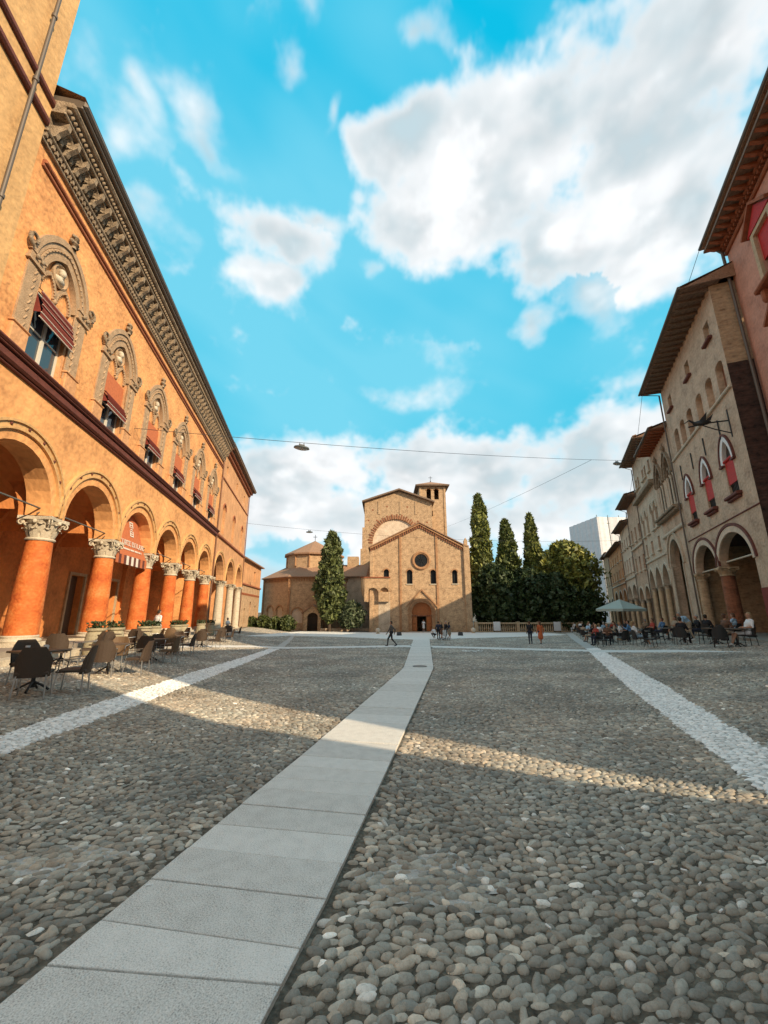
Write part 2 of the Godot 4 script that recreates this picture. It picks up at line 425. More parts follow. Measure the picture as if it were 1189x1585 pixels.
func make_sky() -> Sky:
	var W := 2048; var H := 1024
	var blobs := [
		sky_blob(800, 240, 230, 200), sky_blob(690, 330, 150, 130), sky_blob(640, 210, 95, 95), sky_blob(980, 190, 210, 220), sky_blob(1110, 60, 300, 150), sky_blob(880, 380, 180, 90), sky_blob(1040, 330, 150, 130),
		sky_blob(425, 350, 100, 75, 0.9), sky_blob(400, 425, 75, 55, 0.85), sky_blob(480, 310, 60, 45, 0.8), sky_blob(575, 415, 45, 28, 0.75),
		sky_blob(655, 45, 50, 50, 0.7), sky_blob(480, 10, 34, 45, 0.6), sky_blob(524, 165, 14, 48, 0.62), sky_blob(335, 225, 44, 36, 0.55), sky_blob(230, 190, 28, 28, 0.55), sky_blob(250, 340, 34, 24, 0.6), sky_blob(190, 245, 44, 56, 0.5), sky_blob(440, 110, 20, 40, 0.4),
		sky_blob(860, 505, 46, 34, 0.75), sky_blob(945, 440, 70, 44, 0.6), sky_blob(640, 600, 60, 22, 0.6),
		sky_blob(470, 740, 170, 85), sky_blob(650, 720, 130, 85), sky_blob(760, 720, 130, 80), sky_blob(900, 730, 170, 85), sky_blob(1040, 700, 150, 100), sky_blob(380, 780, 140, 100), sky_blob(650, 810, 380, 80, 0.95), sky_blob(1150, 560, 200, 160, 0.8),
		sky_blob(480, 840, 100, 30, 0.6), sky_blob(420, 900, 120, 40, 0.7)]
	var nz := FastNoiseLite.new(); nz.seed = 3; nz.noise_type = FastNoiseLite.TYPE_SIMPLEX_SMOOTH; nz.frequency = 4.2; nz.fractal_octaves = 6; nz.fractal_gain = 0.55
	var nf := FastNoiseLite.new(); nf.seed = 8; nf.noise_type = FastNoiseLite.TYPE_SIMPLEX_SMOOTH; nf.frequency = 5.0; nf.fractal_octaves = 4
	var ne := FastNoiseLite.new(); ne.seed = 21; ne.noise_type = FastNoiseLite.TYPE_SIMPLEX_SMOOTH; ne.frequency = 16.0; ne.fractal_octaves = 4; ne.fractal_gain = 0.6
	var nw := FastNoiseLite.new(); nw.seed = 15; nw.noise_type = FastNoiseLite.TYPE_SIMPLEX_SMOOTH; nw.frequency = 3.4; nw.fractal_octaves = 3
	# cloud masses on a coarse grid of directions, looked up through a noise warp
	var GW := 280; var GH := 170; var A0 := -1.4; var AS := 2.8 / GW; var ES := 1.6 / GH
	var grid := PackedFloat32Array(); grid.resize(GW * GH)
	var soft := PackedFloat32Array(); soft.resize(GW * GH)
	for j in GH:
		for i in GW:
			var az := A0 + i * AS; var e := j * ES
			var best := -1.0
			var sf := 0.0
			for b in blobs:
				var du: float = (az - b[0]) * cos(b[1]) / b[2]; var dv: float = (e - b[1]) / b[3]
				var val: float = minf(b[4], 1.12) * (1.0 - sqrt(du * du + dv * dv))
				if val > best: best = val; sf = 1.0 - smoothstep(0.6, 0.95, b[4])
			grid[j * GW + i] = best; soft[j * GW + i] = sf
	var data := PackedFloat32Array(); data.resize(W * H * 3)
	var top := Color(0.003, 0.32, 0.49); var mid := Color(0.05, 0.37, 0.51); var low := Color(0.28, 0.48, 0.55)
	for y in H:
		var el := PI / 2 - PI * (y + 0.5) / H
		var e := maxf(el, 0.0)
		var clear := low.lerp(mid, smoothstep(0.0, 0.42, e)).lerp(top, smoothstep(0.35, 1.0, e))
		var band := 0.34 * (1.0 - smoothstep(0.05, 0.33, e)) - 0.25
		var ce := cos(e); var se := sin(e)
		for x in W:
			var az := wrapf(TAU * (x + 0.5) / W, -PI, PI)
			var t2 := (y * W + x) * 3
			var out := absf(az) > 1.15
			if (el < -0.03 and x % 8) or (out and x % 2):
				data[t2] = data[t2 - 3]; data[t2 + 1] = data[t2 - 2]; data[t2 + 2] = data[t2 - 1]
				continue
			var d := Vector3(sin(az) * ce, se, -cos(az) * ce)
			var q := nz.get_noise_3d(d.x, d.y * 1.4, d.z)
			var dens := -1.0
			var sft := 0.0
			if absf(az) < 1.3:
				var w1 := nw.get_noise_3dv(d); var w2 := nw.get_noise_3d(d.x + 7.0, d.y, d.z)
				var gx := clampf((az + w1 * 0.085 / maxf(0.5, ce) + q * 0.02 - A0) / AS, 0, GW - 2); var gy := clampf((e + w2 * 0.07) / ES, 0, GH - 2)
				var ix := int(gx); var iy := int(gy); var fx := gx - ix; var fy := gy - iy
				var k := iy * GW + ix
				dens = lerpf(lerpf(grid[k], grid[k + 1], fx), lerpf(grid[k + GW], grid[k + GW + 1], fx), fy)
				sft = soft[k] * (1.0 - smoothstep(0.95, 1.3, absf(az)))
			var side := smoothstep(0.95, 1.3, absf(az))     # beyond the frame denser cloud is added for neutral fill light
			if side > 0.0:
				dens = lerpf(dens, nf.get_noise_3d(d.x * 0.35, d.y * 0.5, d.z * 0.35) * 1.4 + 0.6, side)
			var q2 := ne.get_noise_3dv(d)
			dens = maxf(dens, band) + q * (0.62 + 0.25 * sft) + q2 * 0.24
			var veil := nf.get_noise_3d(d.x * 0.22 + 9.0, d.y * 0.3, d.z * 0.22); var wisp := ne.get_noise_3d(d.x * 0.12 + d.y * 0.25, d.y * 0.06, d.z * 0.12 + 5.0)
			var base := clear.lerp(Color(0.16, 0.45, 0.56), clampf(0.28 + veil * 0.9 + wisp * 0.35, 0.0, 0.62))
			var a := smoothstep(lerpf(-0.05, -0.15, sft), lerpf(0.48, 0.9, sft), dens) * (1.0 - 0.2 * sft)
			if a > 0.0:
				var f := nf.get_noise_3d(d.x * 0.9 + 4.0, d.y * 1.6, d.z * 0.9)
				var thick := smoothstep(0.1, 0.85, dens)
				var lumi := lerpf(0.64, 0.40, clampf(thick * (0.72 - f * 1.25 - q * 0.95 - q2 * 0.4), 0, 1))
				var cl := Color(lumi * 0.985, lumi, lumi * 1.015).lerp(Color(0.33, 0.45, 0.5), clampf(thick * (0.30 - f - q * 0.5) * 0.9, 0, 0.7))
				base = base.lerp(cl, a * 0.97)
			data[t2] = base.r; data[t2 + 1] = base.g; data[t2 + 2] = base.b
	var im := Image.create_from_data(W, H, false, Image.FORMAT_RGBF, data.to_byte_array())
	var pm := PanoramaSkyMaterial.new()
	pm.panorama = ImageTexture.create_from_image(im)
	var s := Sky.new(); s.sky_material = pm
	return s

func _ready() -> void:
	rng.seed = 20
	var cam := Camera3D.new()
	cam.name = "camera"
	add_child(cam)
	cam.position = Vector3(0, CAM_H, 0)
	cam.rotation_degrees.x = PITCH
	cam.fov = rad_to_deg(2.0 * atan(792.5 / FPX))
	cam.near = 0.05; cam.far = 3000.0
	cam.current = true
	var env := Environment.new()
	env.background_mode = Environment.BG_SKY
	env.sky = make_sky()
	env.background_energy_multiplier = 1.0
	env.tonemap_mode = Environment.TONE_MAPPER_LINEAR
	env.tonemap_exposure = 1.66
	env.sdfgi_enabled = true; env.ssao_enabled = true; env.ssil_enabled = true
	var we := WorldEnvironment.new(); we.name = "world_environment"; we.environment = env
	add_child(we)
	var sun := DirectionalLight3D.new()
	sun.name = "sun"
	add_child(sun)
	sun.light_energy = 1.15
	sun.light_color = Color(1.0, 0.9, 0.75)
	sun.light_angular_distance = 0.5
	sun.shadow_enabled = true
	var el := deg_to_rad(26.0)
	sun.look_at_from_position(Vector3.ZERO, -Vector3(SUN_AZ.x * cos(el), sin(el), SUN_AZ.y * cos(el)), Vector3.UP)
	print("sky ", Time.get_ticks_msec())
	make_materials()
	print("materials ", Time.get_ticks_msec())
	build_ground()
	print("ground ", Time.get_ticks_msec())
	build_all()
	print("done ", Time.get_ticks_msec())

const SUN_AZ := Vector2(0.775, 0.632)       # towards the sun, on the ground

# ---------------------------------------------------------------- ground, path, strips, cobbles
func edge(px: Array) -> Array:              # pixels along an edge -> ground points sorted by distance
	var a := []
	for p in px: a.append(gp(p[0], p[1]))
	return a

func x_at(e: Array, z: float) -> float:     # x of an edge at depth z (edge runs away from the camera)
	if z >= e[0].z:
		var d: Vector3 = e[1] - e[0]
		return e[0].x + d.x * (z - e[0].z) / d.z
	for i in e.size() - 1:
		if z >= e[i + 1].z:
			return lerpf(e[i].x, e[i + 1].x, (z - e[i].z) / (e[i + 1].z - e[i].z))
	return NAN

func z_at(e: Array, x: float) -> float:
	for i in e.size() - 1:
		if x >= e[i].x and x <= e[i + 1].x:
			return lerpf(e[i].z, e[i + 1].z, (x - e[i].x) / (e[i + 1].x - e[i].x))
	return NAN

func sheet_z(l: Array, r: Array, z0: float, z1: float, up: float, dz := 0.4) -> MB:
	var mb := MB.new()
	var z := z0
	while z > z1:
		var w := maxf(z - dz, z1)
		var p := []
		for q in [[z, 0], [z, 1], [w, 1], [w, 0]]:
			var x := x_at(l if q[1] == 0 else r, q[0])
			p.append(Vector3(x, ground_y(x, q[0]) + up, q[0]))
		mb.quad(p[0], p[1], p[2], p[3])
		z = w
	return mb

func sheet_x(lo: Array, hi: Array, x0: float, x1: float, up: float, dx := 1.0) -> MB:   # lo: near edge, hi: far edge
	var mb := MB.new()
	var x := x0
	while x < x1 - 0.01:
		var w := minf(x + dx, x1)
		var p := []
		for q in [[x, 0], [w, 0], [w, 1], [x, 1]]:
			var z := z_at(lo if q[1] == 0 else hi, q[0])
			p.append(Vector3(q[0], ground_y(q[0], z) + up, z))
		if is_finite(p[0].z + p[1].z + p[2].z + p[3].z):
			mb.quad(p[0], p[1], p[2], p[3])
		x = w
	return mb

func cobble_mesh(sd: int) -> ArrayMesh:
	var r := RandomNumberGenerator.new(); r.seed = sd
	var nz := FastNoiseLite.new(); nz.seed = sd; nz.frequency = 0.7
	var rings := []
	var sx := r.randf_range(0.2, 0.45)
	for i in 5:
		var t := [-0.25, 0.25, 0.72, 1.15, PI / 2][i] as float
		var ring := []
		for k in 9:
			var a := TAU * k / 9
			var p := Vector3(cos(a) * cos(t), sin(t), sin(a) * cos(t))
			var s := 1.0 + 0.22 * nz.get_noise_3d(p.x * 1.6 + sd, p.y * 1.6, p.z * 1.6)
			var sq: float = 1.0 / pow(pow(absf(p.x), 2.6) + pow(absf(p.y), 2.6) + pow(absf(p.z), 2.6), 1.0 / 2.6)
			p = p * s * lerpf(1.0, sq, 0.6)
			p.y += p.x * sx * 0.2
			ring.append(p)
		rings.append(ring)
	var mb := MB.new()
	var nrm := func(p: Vector3) -> Vector3: return Vector3(p.x, p.y * 1.25 + 0.1, p.z).normalized()
	for i in 4:
		for k in 9:
			var l := (k + 1) % 9
			var q := [rings[i][k], rings[i + 1][k], rings[i + 1][l], rings[i][l]]
			mb.trin(q[0], q[1], q[3], nrm.call(q[0]), nrm.call(q[1]), nrm.call(q[3]))
			if i < 3:
				mb.trin(q[1], q[2], q[3], nrm.call(q[1]), nrm.call(q[2]), nrm.call(q[3]))
	return mb.mesh()

func build_ground() -> void:
	# one sheet out to the horizon, finer where the square lies
	var mb := MB.new()
	var xs := []; var zs := []
	for i in range(-36, 45): xs.append(i * 1.0)
	for i in range(-76, 31): zs.append(i * 1.0)
	xs = [-900.0, -200.0, -80.0, -50.0] + xs + [60.0, 90.0, 200.0, 900.0]
	zs = [-1500.0, -400.0, -150.0, -100.0] + zs + [50.0, 120.0, 600.0]
	for i in xs.size() - 1:
		for j in zs.size() - 1:
			var a := Vector3(xs[i], 0, zs[j + 1]); var b := Vector3(xs[i + 1], 0, zs[j + 1]); var c := Vector3(xs[i + 1], 0, zs[j]); var d := Vector3(xs[i], 0, zs[j])
			a.y = ground_y(a.x, a.z); b.y = ground_y(b.x, b.z); c.y = ground_y(c.x, c.z); d.y = ground_y(d.x, d.z)
			mb.quad(a, b, c, d)
	var ground := part(mb, "ground", M.mortar_bed)
	tag(ground, "grey river cobbles set in mortar across the sloping square", "ground", "", "structure")

	# the granite path
	var pl := edge([[156.4, 1432.6], [335.6, 1281.2], [466.8, 1172.7], [624.7, 1035], [640, 990]])
	var pr := edge([[464.2, 1478], [504.6, 1400], [550, 1301.4], [584.8, 1226.5], [624.7, 1138], [671, 1035], [665, 990]])
	var path := Node3D.new(); path.name = "stone_path"; add_child(path)
	tag(path, "straight path of pale granite slabs leading to the church door", "path", "", "structure")
	var joints := []
	for j in [[0, 1568, 430, 1585], [70, 1505, 440, 1536], [156.4, 1433.6, 466.8, 1479], [232, 1368.5, 504.6, 1400.8], [291.7, 1319, 528, 1345], [335.6, 1281.2, 550, 1301], [376, 1250, 565, 1267.6], [406, 1224.7, 577.8, 1239.8], [428, 1208, 588, 1219.6], [444, 1189, 595, 1200], [466.8, 1173, 602, 1183]]:
		joints.append([gp(j[0], j[1]).z, gp(j[2], j[3]).z])
	joints[0] = [joints[1][0] + 0.62, joints[1][1] + 0.62]
	var first: Array = joints[0]
	for k in 4:
		joints.push_front([first[0] + 0.6 * (k + 1), first[1] + 0.6 * (k + 1)])
	var zend := minf(pl[-1].z, pr[-1].z) + 0.1
	while true:
		var last: Array = joints[-1]
		var st := rng.randf_range(0.42, 0.72)
		var slant: float = last[1] - last[0]
		if last[0] < -14.0: slant *= 0.6
		joints.append([last[0] - st, last[0] - st + slant])
		if last[0] - st < zend + 0.9: break
	joints.append([pl[-1].z + 0.01, pr[-1].z + 0.01])
	var gm := [M.granite, M.granite, M.granite_dark, M.granite_light]
	for i in joints.size() - 1:
		var z0: float = joints[i][0] - 0.005; var z1: float = joints[i + 1][0] + 0.005
		var w0: float = joints[i][1] - 0.005; var w1: float = joints[i + 1][1] + 0.005
		var q := []
		var lift := 0.028 + rng.randf_range(-0.004, 0.004)
		for e in [[pl, z0], [pr, w0], [pr, w1], [pl, z1]]:
			var x := x_at(e[0], e[1])
			q.append(Vector3(x, ground_y(x, e[1]) + lift, e[1]))
		var s := MB.new()
		var cen: Vector3 = (q[0] + q[1] + q[2] + q[3]) / 4
		var inr := []; var low := []
		for p in q:
			inr.append(p + (cen - p).normalized() * 0.008 + Vector3(0, 0.003, 0))
			low.append(p - Vector3(0, 0.09, 0))
		s.quad(inr[0], inr[1], inr[2], inr[3])
		for k in 4:
			s.quad(q[k], q[(k + 1) % 4], inr[(k + 1) % 4], inr[k])
			s.quad(low[k], low[(k + 1) % 4], q[(k + 1) % 4], q[k])
		part(s, "slab", gm[rng.randi() % 4], path)
	# a round iron drain cover let into the path
	var dc := thing("drain_cover", "small dark round drain cover set in the granite path", "drain cover", gp(650, 1033) + Vector3(0, 0.034, 0))
	var lid := MB.new(); lid.lathe([Vector2(0.22, 0), Vector2(0.22, 0.008), Vector2(0.0, 0.008)], 20)
	part(lid, "lid", M.lamp_metal, dc)
	var rimd := MB.new(); rimd.lathe([Vector2(0.27, 0), Vector2(0.27, 0.011), Vector2(0.235, 0.011), Vector2(0.235, 0.0)], 20)
	part(rimd, "rim", M.iron, dc)

	# strips of white cobble
	var sl := edge([[0, 1140], [77, 1113], [200, 1073], [305, 1039], [402, 1010], [427, 1001], [452, 982.5]])
	var sr := edge([[0, 1170], [100, 1134], [200, 1097], [322, 1050], [402, 1018], [442, 1001], [459, 982.5]])
	var tl := edge([[1179.6, 1225], [1070.6, 1141], [971.5, 1064], [907, 1005], [875, 980]])
	var tr := edge([[1189, 1161], [1026, 1059], [929, 1005], [887, 980]])
	var white := [[sl, sr], [tl, tr]]
	var lab := ["white cobble strip on the side of the orange arcade", "white cobble strip on the side of the busy cafe tables"]
	for i in 2:
		var far: float = maxf(white[i][0][-1].z, white[i][1][-1].z) + 0.02
		tag(part(sheet_z(white[i][0], white[i][1], -1.0, far, 0.008), "paving_strip", M.white_mortar), lab[i], "paving", "", "structure")
	var cl := edge([[150, 1004.5], [276, 1003], [400, 1002.5], [625, 1002], [676, 1003], [890, 1008.5], [1189, 1010.5]])
	var ch := edge([[150, 1001.5], [276, 1000], [400, 999.5], [625, 999], [676, 1000], [890, 1005.3], [1189, 1006.5]])
	tag(part(sheet_x(cl, ch, maxf(cl[0].x, ch[0].x), gp(636.5, 1000.5).x, 0.018, 0.6), "paving_strip", M.forecourt_stone), "thin pale stone strip crossing the square left of the path", "paving", "", "structure")
	tag(part(sheet_x(cl, ch, gp(667.5, 1001.2).x, minf(cl[-1].x, ch[-1].x), 0.018, 0.6), "paving_strip", M.forecourt_stone), "thin pale stone strip crossing the square right of the path", "paving", "", "structure")
	# pale forecourt before the church, and two slanting strips that run out of it
	var fl := edge([[372, 985], [452, 984], [520, 986], [640, 990.5], [700, 989], [790, 986.5], [880, 983]])
	var fh := edge([[372, 976.5], [452, 976.5], [520, 978], [572, 979], [735, 979], [800, 979], [880, 977.5]])
	tag(part(sheet_x(fl, fh, maxf(fl[0].x, fh[0].x), minf(fl[-1].x, fh[-1].x), 0.016, 0.8), "forecourt", M.forecourt_stone), "pale stone forecourt in front of the brick church", "paving", "", "structure")
	var d1 := edge([[500, 990.5], [560, 993], [620, 997.5], [642, 999]]); var d2 := edge([[500, 988.6], [560, 990.5], [620, 994.5], [642, 996]])
	var d3 := edge([[668, 1000], [720, 996.5], [800, 990.5], [868, 985.5]]); var d4 := edge([[668, 997], [720, 993.8], [800, 988], [868, 983.5]])
	tag(part(sheet_x(d1, d2, maxf(d1[0].x, d2[0].x), minf(d1[-1].x, d2[-1].x), 0.02, 0.5), "paving_strip", M.forecourt_stone), "slanting pale strip joining path and forecourt on the gate side", "paving", "", "structure")
	tag(part(sheet_x(d3, d4, maxf(d3[0].x, d4[0].x), minf(d3[-1].x, d4[-1].x), 0.02, 0.5), "paving_strip", M.forecourt_stone), "slanting pale strip joining path and forecourt on the cypress side", "paving", "", "structure")
	var tab := MB.new()
	var tp := [gp(715, 1009.5), gp(748, 1009.3), gp(748, 1006.4), gp(715, 1006.6)]
	for k in 4: tp[k].y += 0.03
	tab.quad(tp[0], tp[1], tp[2], tp[3])
	tag(part(tab, "ground_plaque", M.white_paint), "short white stone bar let into the cobbles", "plaque")

	# repaired spots where pale mortar shows between the stones
	for q in [[672, 1356, 0.42, 0.24], [60, 1330, 0.5, 0.2], [690, 1378, 0.3, 0.2]]:
		var pc := gp(q[0], q[1]); var pm := MB.new(); var ring := []
		for k in 22:
			var a := TAU * k / 22
			var rr: float = 1.0 + 0.22 * sin(a * 3.0 + q[0]) + 0.14 * sin(a * 7.0 + q[1])
			var x: float = pc.x + cos(a) * q[2] * rr; var zz: float = pc.z + sin(a) * q[3] * rr
			ring.append(Vector3(x, ground_y(x, zz) + 0.004, zz))
		for k in 22: pm.tri(Vector3(pc.x, pc.y + 0.004, pc.z), ring[(k + 1) % 22], ring[k])
		part(pm, "mortar_patch", M.white_mortar, ground)
	# a few cigarette ends
	var br := RandomNumberGenerator.new(); br.seed = 12
	for q in [[1085, 1378], [1118, 1421], [1010, 1344], [965, 1322], [880, 1300], [1060, 1356], [655, 1468], [850, 1446], [905, 1352], [1040, 1268], [760, 1340], [230, 1380], [120, 1300], [330, 1215]]:
		var bp := gp(q[0], q[1]); var bm := MB.new(); var ba := br.randf() * TAU
		bm.tube([Vector3(-cos(ba), 0, -sin(ba)) * 0.016, Vector3(cos(ba), 0.1, sin(ba)) * 0.016], 0.005, 6)
		var bo := part(bm, "cigarette_end", M.white_paint); bo.position = bp + Vector3(0, 0.032, 0)
		tag(bo, "white cigarette end lying on the grey cobbles", "litter", "cigarette ends on the cobbles")

	# cobbles: the nearest 300 are single stones, the rest one mass
	var shapes := []
	for i in 6: shapes.append(cobble_mesh(i + 1))
	var many := []; var cols := []
	for i in 6: many.append([]); cols.append([])
	var wm := []; var wc := []
	for i in 6: wm.append([]); wc.append([])
	var near := []
	var patch := FastNoiseLite.new(); patch.seed = 5; patch.frequency = 0.35; patch.fractal_octaves = 3
	var swirl := FastNoiseLite.new(); swirl.seed = 6; swirl.frequency = 0.22
	var z := -1.05
	while z > -57.5:
		var far := -z
		var grow := 1.0 + 0.75 * smoothstep(5.0, 30.0, far)
		var dzr := 0.036 * grow
		var a0 := x_at(pl, z); var a1 := x_at(pr, z)
		var b0 := x_at(sl, z); var b1 := x_at(sr, z)
		var c0 := x_at(tl, z); var c1 := x_at(tr, z)
		var xl := maxf(-far * 1.06 - 1.4, L_AT.x + 0.1845 * (z - L_AT.y) + 0.7)
		var xr := minf(far * 1.06 + 1.4, R_AT.x - 0.4278 * (z - R_AT.y) - 0.3)
		var x := xl + rng.randf() * 0.1
		while x < xr:
			var wdt := rng.randf_range(0.054, 0.104) * grow
			var px := x + wdt / 2
			x += wdt
			var pz := z + rng.randf_range(-0.03, 0.03)
			if px > a0 - 0.05 and px < a1 + 0.05: continue
			var zc := z_at(cl, px)
			if pz < zc + 0.05 and pz > z_at(ch, px) - 0.05: continue
			if pz < z_at(fl, px) and pz > z_at(fh, px): continue
			var on_white := (px > b0 and px < b1) or (px > c0 and px < c1)
			if on_white and far > 26.0: continue
			var sh := rng.randi() % 6
			var ang := rng.randf_range(-0.3, 0.3) + swirl.get_noise_2d(px, pz) * 1.0
			if rng.randf() < 0.12: ang += rng.randf_range(-1.3, 1.3)
			var hx := wdt * rng.randf_range(0.46, 0.57); var hz := dzr * rng.randf_range(0.46, 0.68)
			var b := Basis(Vector3.UP, ang) * Basis.from_scale(Vector3(hx, rng.randf_range(0.014, 0.027) * grow, hz))
			b = Basis(Vector3(1, 0, 0), rng.randf_range(-0.12, 0.3)) * Basis(Vector3(0, 0, 1), rng.randf_range(-0.25, 0.25)) * b
			var t := Transform3D(b, Vector3(px, ground_y(px, pz) + rng.randf_range(-0.008, 0.006), pz))
			if on_white:
				var w := rng.randf_range(0.66, 0.98)
				wm[sh].append(t); wc[sh].append(Color(w, w * 0.99, w * 0.96))
				continue
			var k := 0.34 * exp(rng.randfn(0.0, 0.26)) * (1.0 + 0.45 * patch.get_noise_2d(px, pz))
			var warm := rng.randf_range(-0.08, 0.12) + 0.10 * patch.get_noise_2d(px + 40, pz)
			var cc := Color(k * (1.08 + warm), k * (0.985 + warm * 0.15), k * (0.83 - warm * 0.3))
			if rng.randf() < 0.02: cc = Color(k * 2.0, k * 1.9, k * 1.75)
			if near.size() < 300 and far < 3.6 and far > 1.35 and absf(px) < far * 0.78 + 0.3:
				near.append([t, sh, cc])
			else:
				many[sh].append(t); cols[sh].append(cc)
		z -= dzr
	var tones := []
	for i in 8:
		var k := lerpf(0.15, 0.48, i / 7.0)
		tones.append(surf("cobble_tone_%d" % i, tex(spread(Color(k * 1.09, k * 0.985, k * 0.82), 0.22), 70 + i, 0.02, 0.1, 0.5, 128), 0.5, 0.58))
	for q in near:
		var o := MeshInstance3D.new()
		o.mesh = shapes[q[1]]
		o.material_override = tones[clampi(int((q[2].g - 0.13) / 0.047), 0, 7)]
		o.name = numbered("cobble", ground)
		ground.add_child(o, true)
		o.transform = q[0]
	var total := 0
	for pair in [[many, cols, "cobbles"], [wm, wc, "white_cobbles"]]:
		for i in 6:
			if pair[0][i].is_empty(): continue
			var mm := MultiMesh.new()
			mm.transform_format = MultiMesh.TRANSFORM_3D; mm.use_colors = true
			mm.mesh = shapes[i]; mm.instance_count = pair[0][i].size()
			for k in pair[0][i].size():
				mm.set_instance_transform(k, pair[0][i][k]); mm.set_instance_color(k, pair[1][i][k])
			total += mm.instance_count
			var o := MultiMeshInstance3D.new()
			o.multimesh = mm; o.material_override = M.stone_tint if pair[2] == "cobbles" else M.white_stone_tint
			o.name = numbered(pair[2], ground); ground.add_child(o, true)
			o.set_meta("kind", "stuff")
	print("cobbles ", total, " near ", near.size())

# ---------------------------------------------------------------- pieces of facades
func frame_at(at: Vector2, dir: Vector2, s: float) -> Vector3:
	return Vector3(at.x + dir.x * s, 0, at.y + dir.y * s)

func mbx(dx: float) -> MB:                 # a builder whose x is shifted (facade distance -> local x)
	var mb := MB.new(); mb.xf.origin.x = dx; return mb

var cap_mesh: ArrayMesh
func capital_mesh() -> ArrayMesh:          # leafy capital, 1 high, neck radius 0.5, abacus 1.45 wide
	if cap_mesh: return cap_mesh
	var mb := MB.new()
	mb.lathe([Vector2(0.56, 0.0), Vector2(0.60, 0.05), Vector2(0.56, 0.12), Vector2(0.5, 0.14), Vector2(0.5, 0.3), Vector2(0.52, 0.5), Vector2(0.58, 0.7), Vector2(0.68, 0.84)], 16)
	for tier in 2:
		for k in 8:
			var a := TAU * (k + 0.5 * tier) / 8
			mb.xf = Transform3D(Basis(Vector3.UP, a), Vector3.ZERO)
			var y0 := 0.14 + 0.2 * tier; var h := 0.36
			var pr := [Vector3(0.50, y0, 0), Vector3(0.57 + 0.03 * tier, y0 + h * 0.5, 0), Vector3(0.62 + 0.04 * tier, y0 + h * 0.85, 0), Vector3(0.74 + 0.05 * tier, y0 + h, 0), Vector3(0.76 + 0.05 * tier, y0 + h * 0.86, 0)]
			var wd := [0.16, 0.19, 0.16, 0.11, 0.03]
			for i in 4:
				for sgn in [-1.0, 1.0]:
					var mid0: Vector3 = pr[i] + Vector3(0.03, 0, 0); var mid1: Vector3 = pr[i + 1] + Vector3(0.03, 0, 0)
					mb.quad(mid0, pr[i] + Vector3(0, 0, wd[i] * sgn), pr[i + 1] + Vector3(0, 0, wd[i + 1] * sgn), mid1)
	for k in 4:
		var a := TAU * (k + 0.5) / 4
		mb.xf = Transform3D(Basis(Vector3.UP, a), Vector3.ZERO)
		for sgn in [-1.0, 1.0]:
			for i in 9:
				var t := i * 0.75; var r := 0.13 - 0.012 * i
				var t2 := (i + 1) * 0.75; var r2 := 0.13 - 0.012 * (i + 1)
				var c := Vector3(0.86, 0.72, 0.05 * sgn)
				mb.tube([c + Vector3(sin(t) * r, cos(t) * r, 0), c + Vector3(sin(t2) * r2, cos(t2) * r2, 0.01 * sgn)], 0.035, 4)
		mb.tube([Vector3(0.55, 0.45, 0), Vector3(0.68, 0.62, 0), Vector3(0.8, 0.84, 0)], 0.05, 5)
	mb.xf = Transform3D.IDENTITY
	for k in 4:
		var a := TAU * k / 4
		mb.ball(Vector3(cos(a) * 0.68, 0.78, sin(a) * 0.68), Vector3(0.1, 0.1, 0.1), 6, 4)
	var ab := PackedVector2Array()
	for k in 4:
		var a := TAU * (k + 0.5) / 4; var b := TAU * (k + 1.5) / 4
		for i in 6:
			var t := i / 6.0
			var p := Vector2(cos(a), sin(a)).lerp(Vector2(cos(b), sin(b)), t) * 1.02
			ab.append(p * (1.0 - 0.13 * sin(t * PI)))
	mb.xf = Transform3D(Basis(Vector3.RIGHT, -PI / 2), Vector3(0, 0, 0))
	mb.prism(ab, 0.86, 1.0)
	mb.xf = Transform3D.IDENTITY
	cap_mesh = mb.mesh()
	return cap_mesh

func column(parent: Node3D, x: float, z: float, y0: float, y1: float, r0: float, r1: float, cap_h: float, shaft: Material, stone: Material, called := "column") -> Node3D:
	var g := group_node(called, parent, Vector3(x, y0, z))
	var h := y1 - y0
	var b := MB.new()
	b.box(-r0 * 1.25, -0.3, -r0 * 1.25, r0 * 1.25, 0.12, r0 * 1.25)
	b.lathe([Vector2(r0 * 1.2, 0.12), Vector2(r0 * 1.25, 0.17), Vector2(r0 * 1.2, 0.22), Vector2(r0 * 1.06, 0.25), Vector2(r0 * 1.1, 0.31), Vector2(r0 * 1.02, 0.34)], 20)
	part(b, "base", stone, g)
	var s := MB.new()
	var pr := []
	for i in 9:
		var t := i / 8.0
		pr.append(Vector2(lerpf(r0, r1, t * t * 0.75 + t * 0.25), lerpf(0.33, h - cap_h, t)))
	s.lathe(pr, 24)
	part(s, "shaft", shaft, g)
	var c := part(capital_mesh(), "capital", stone, g)
	c.position.y = h - cap_h
	c.scale = Vector3(r1 * 1.95, cap_h, r1 * 1.95)
	return g

func sill_box(mb: MB, c: float, w: float, y: float, h: float, z: float) -> void:
	mb.bevel(c - w / 2, y - h, 0.002, c + w / 2, y, z, minf(0.03, h * 0.3))

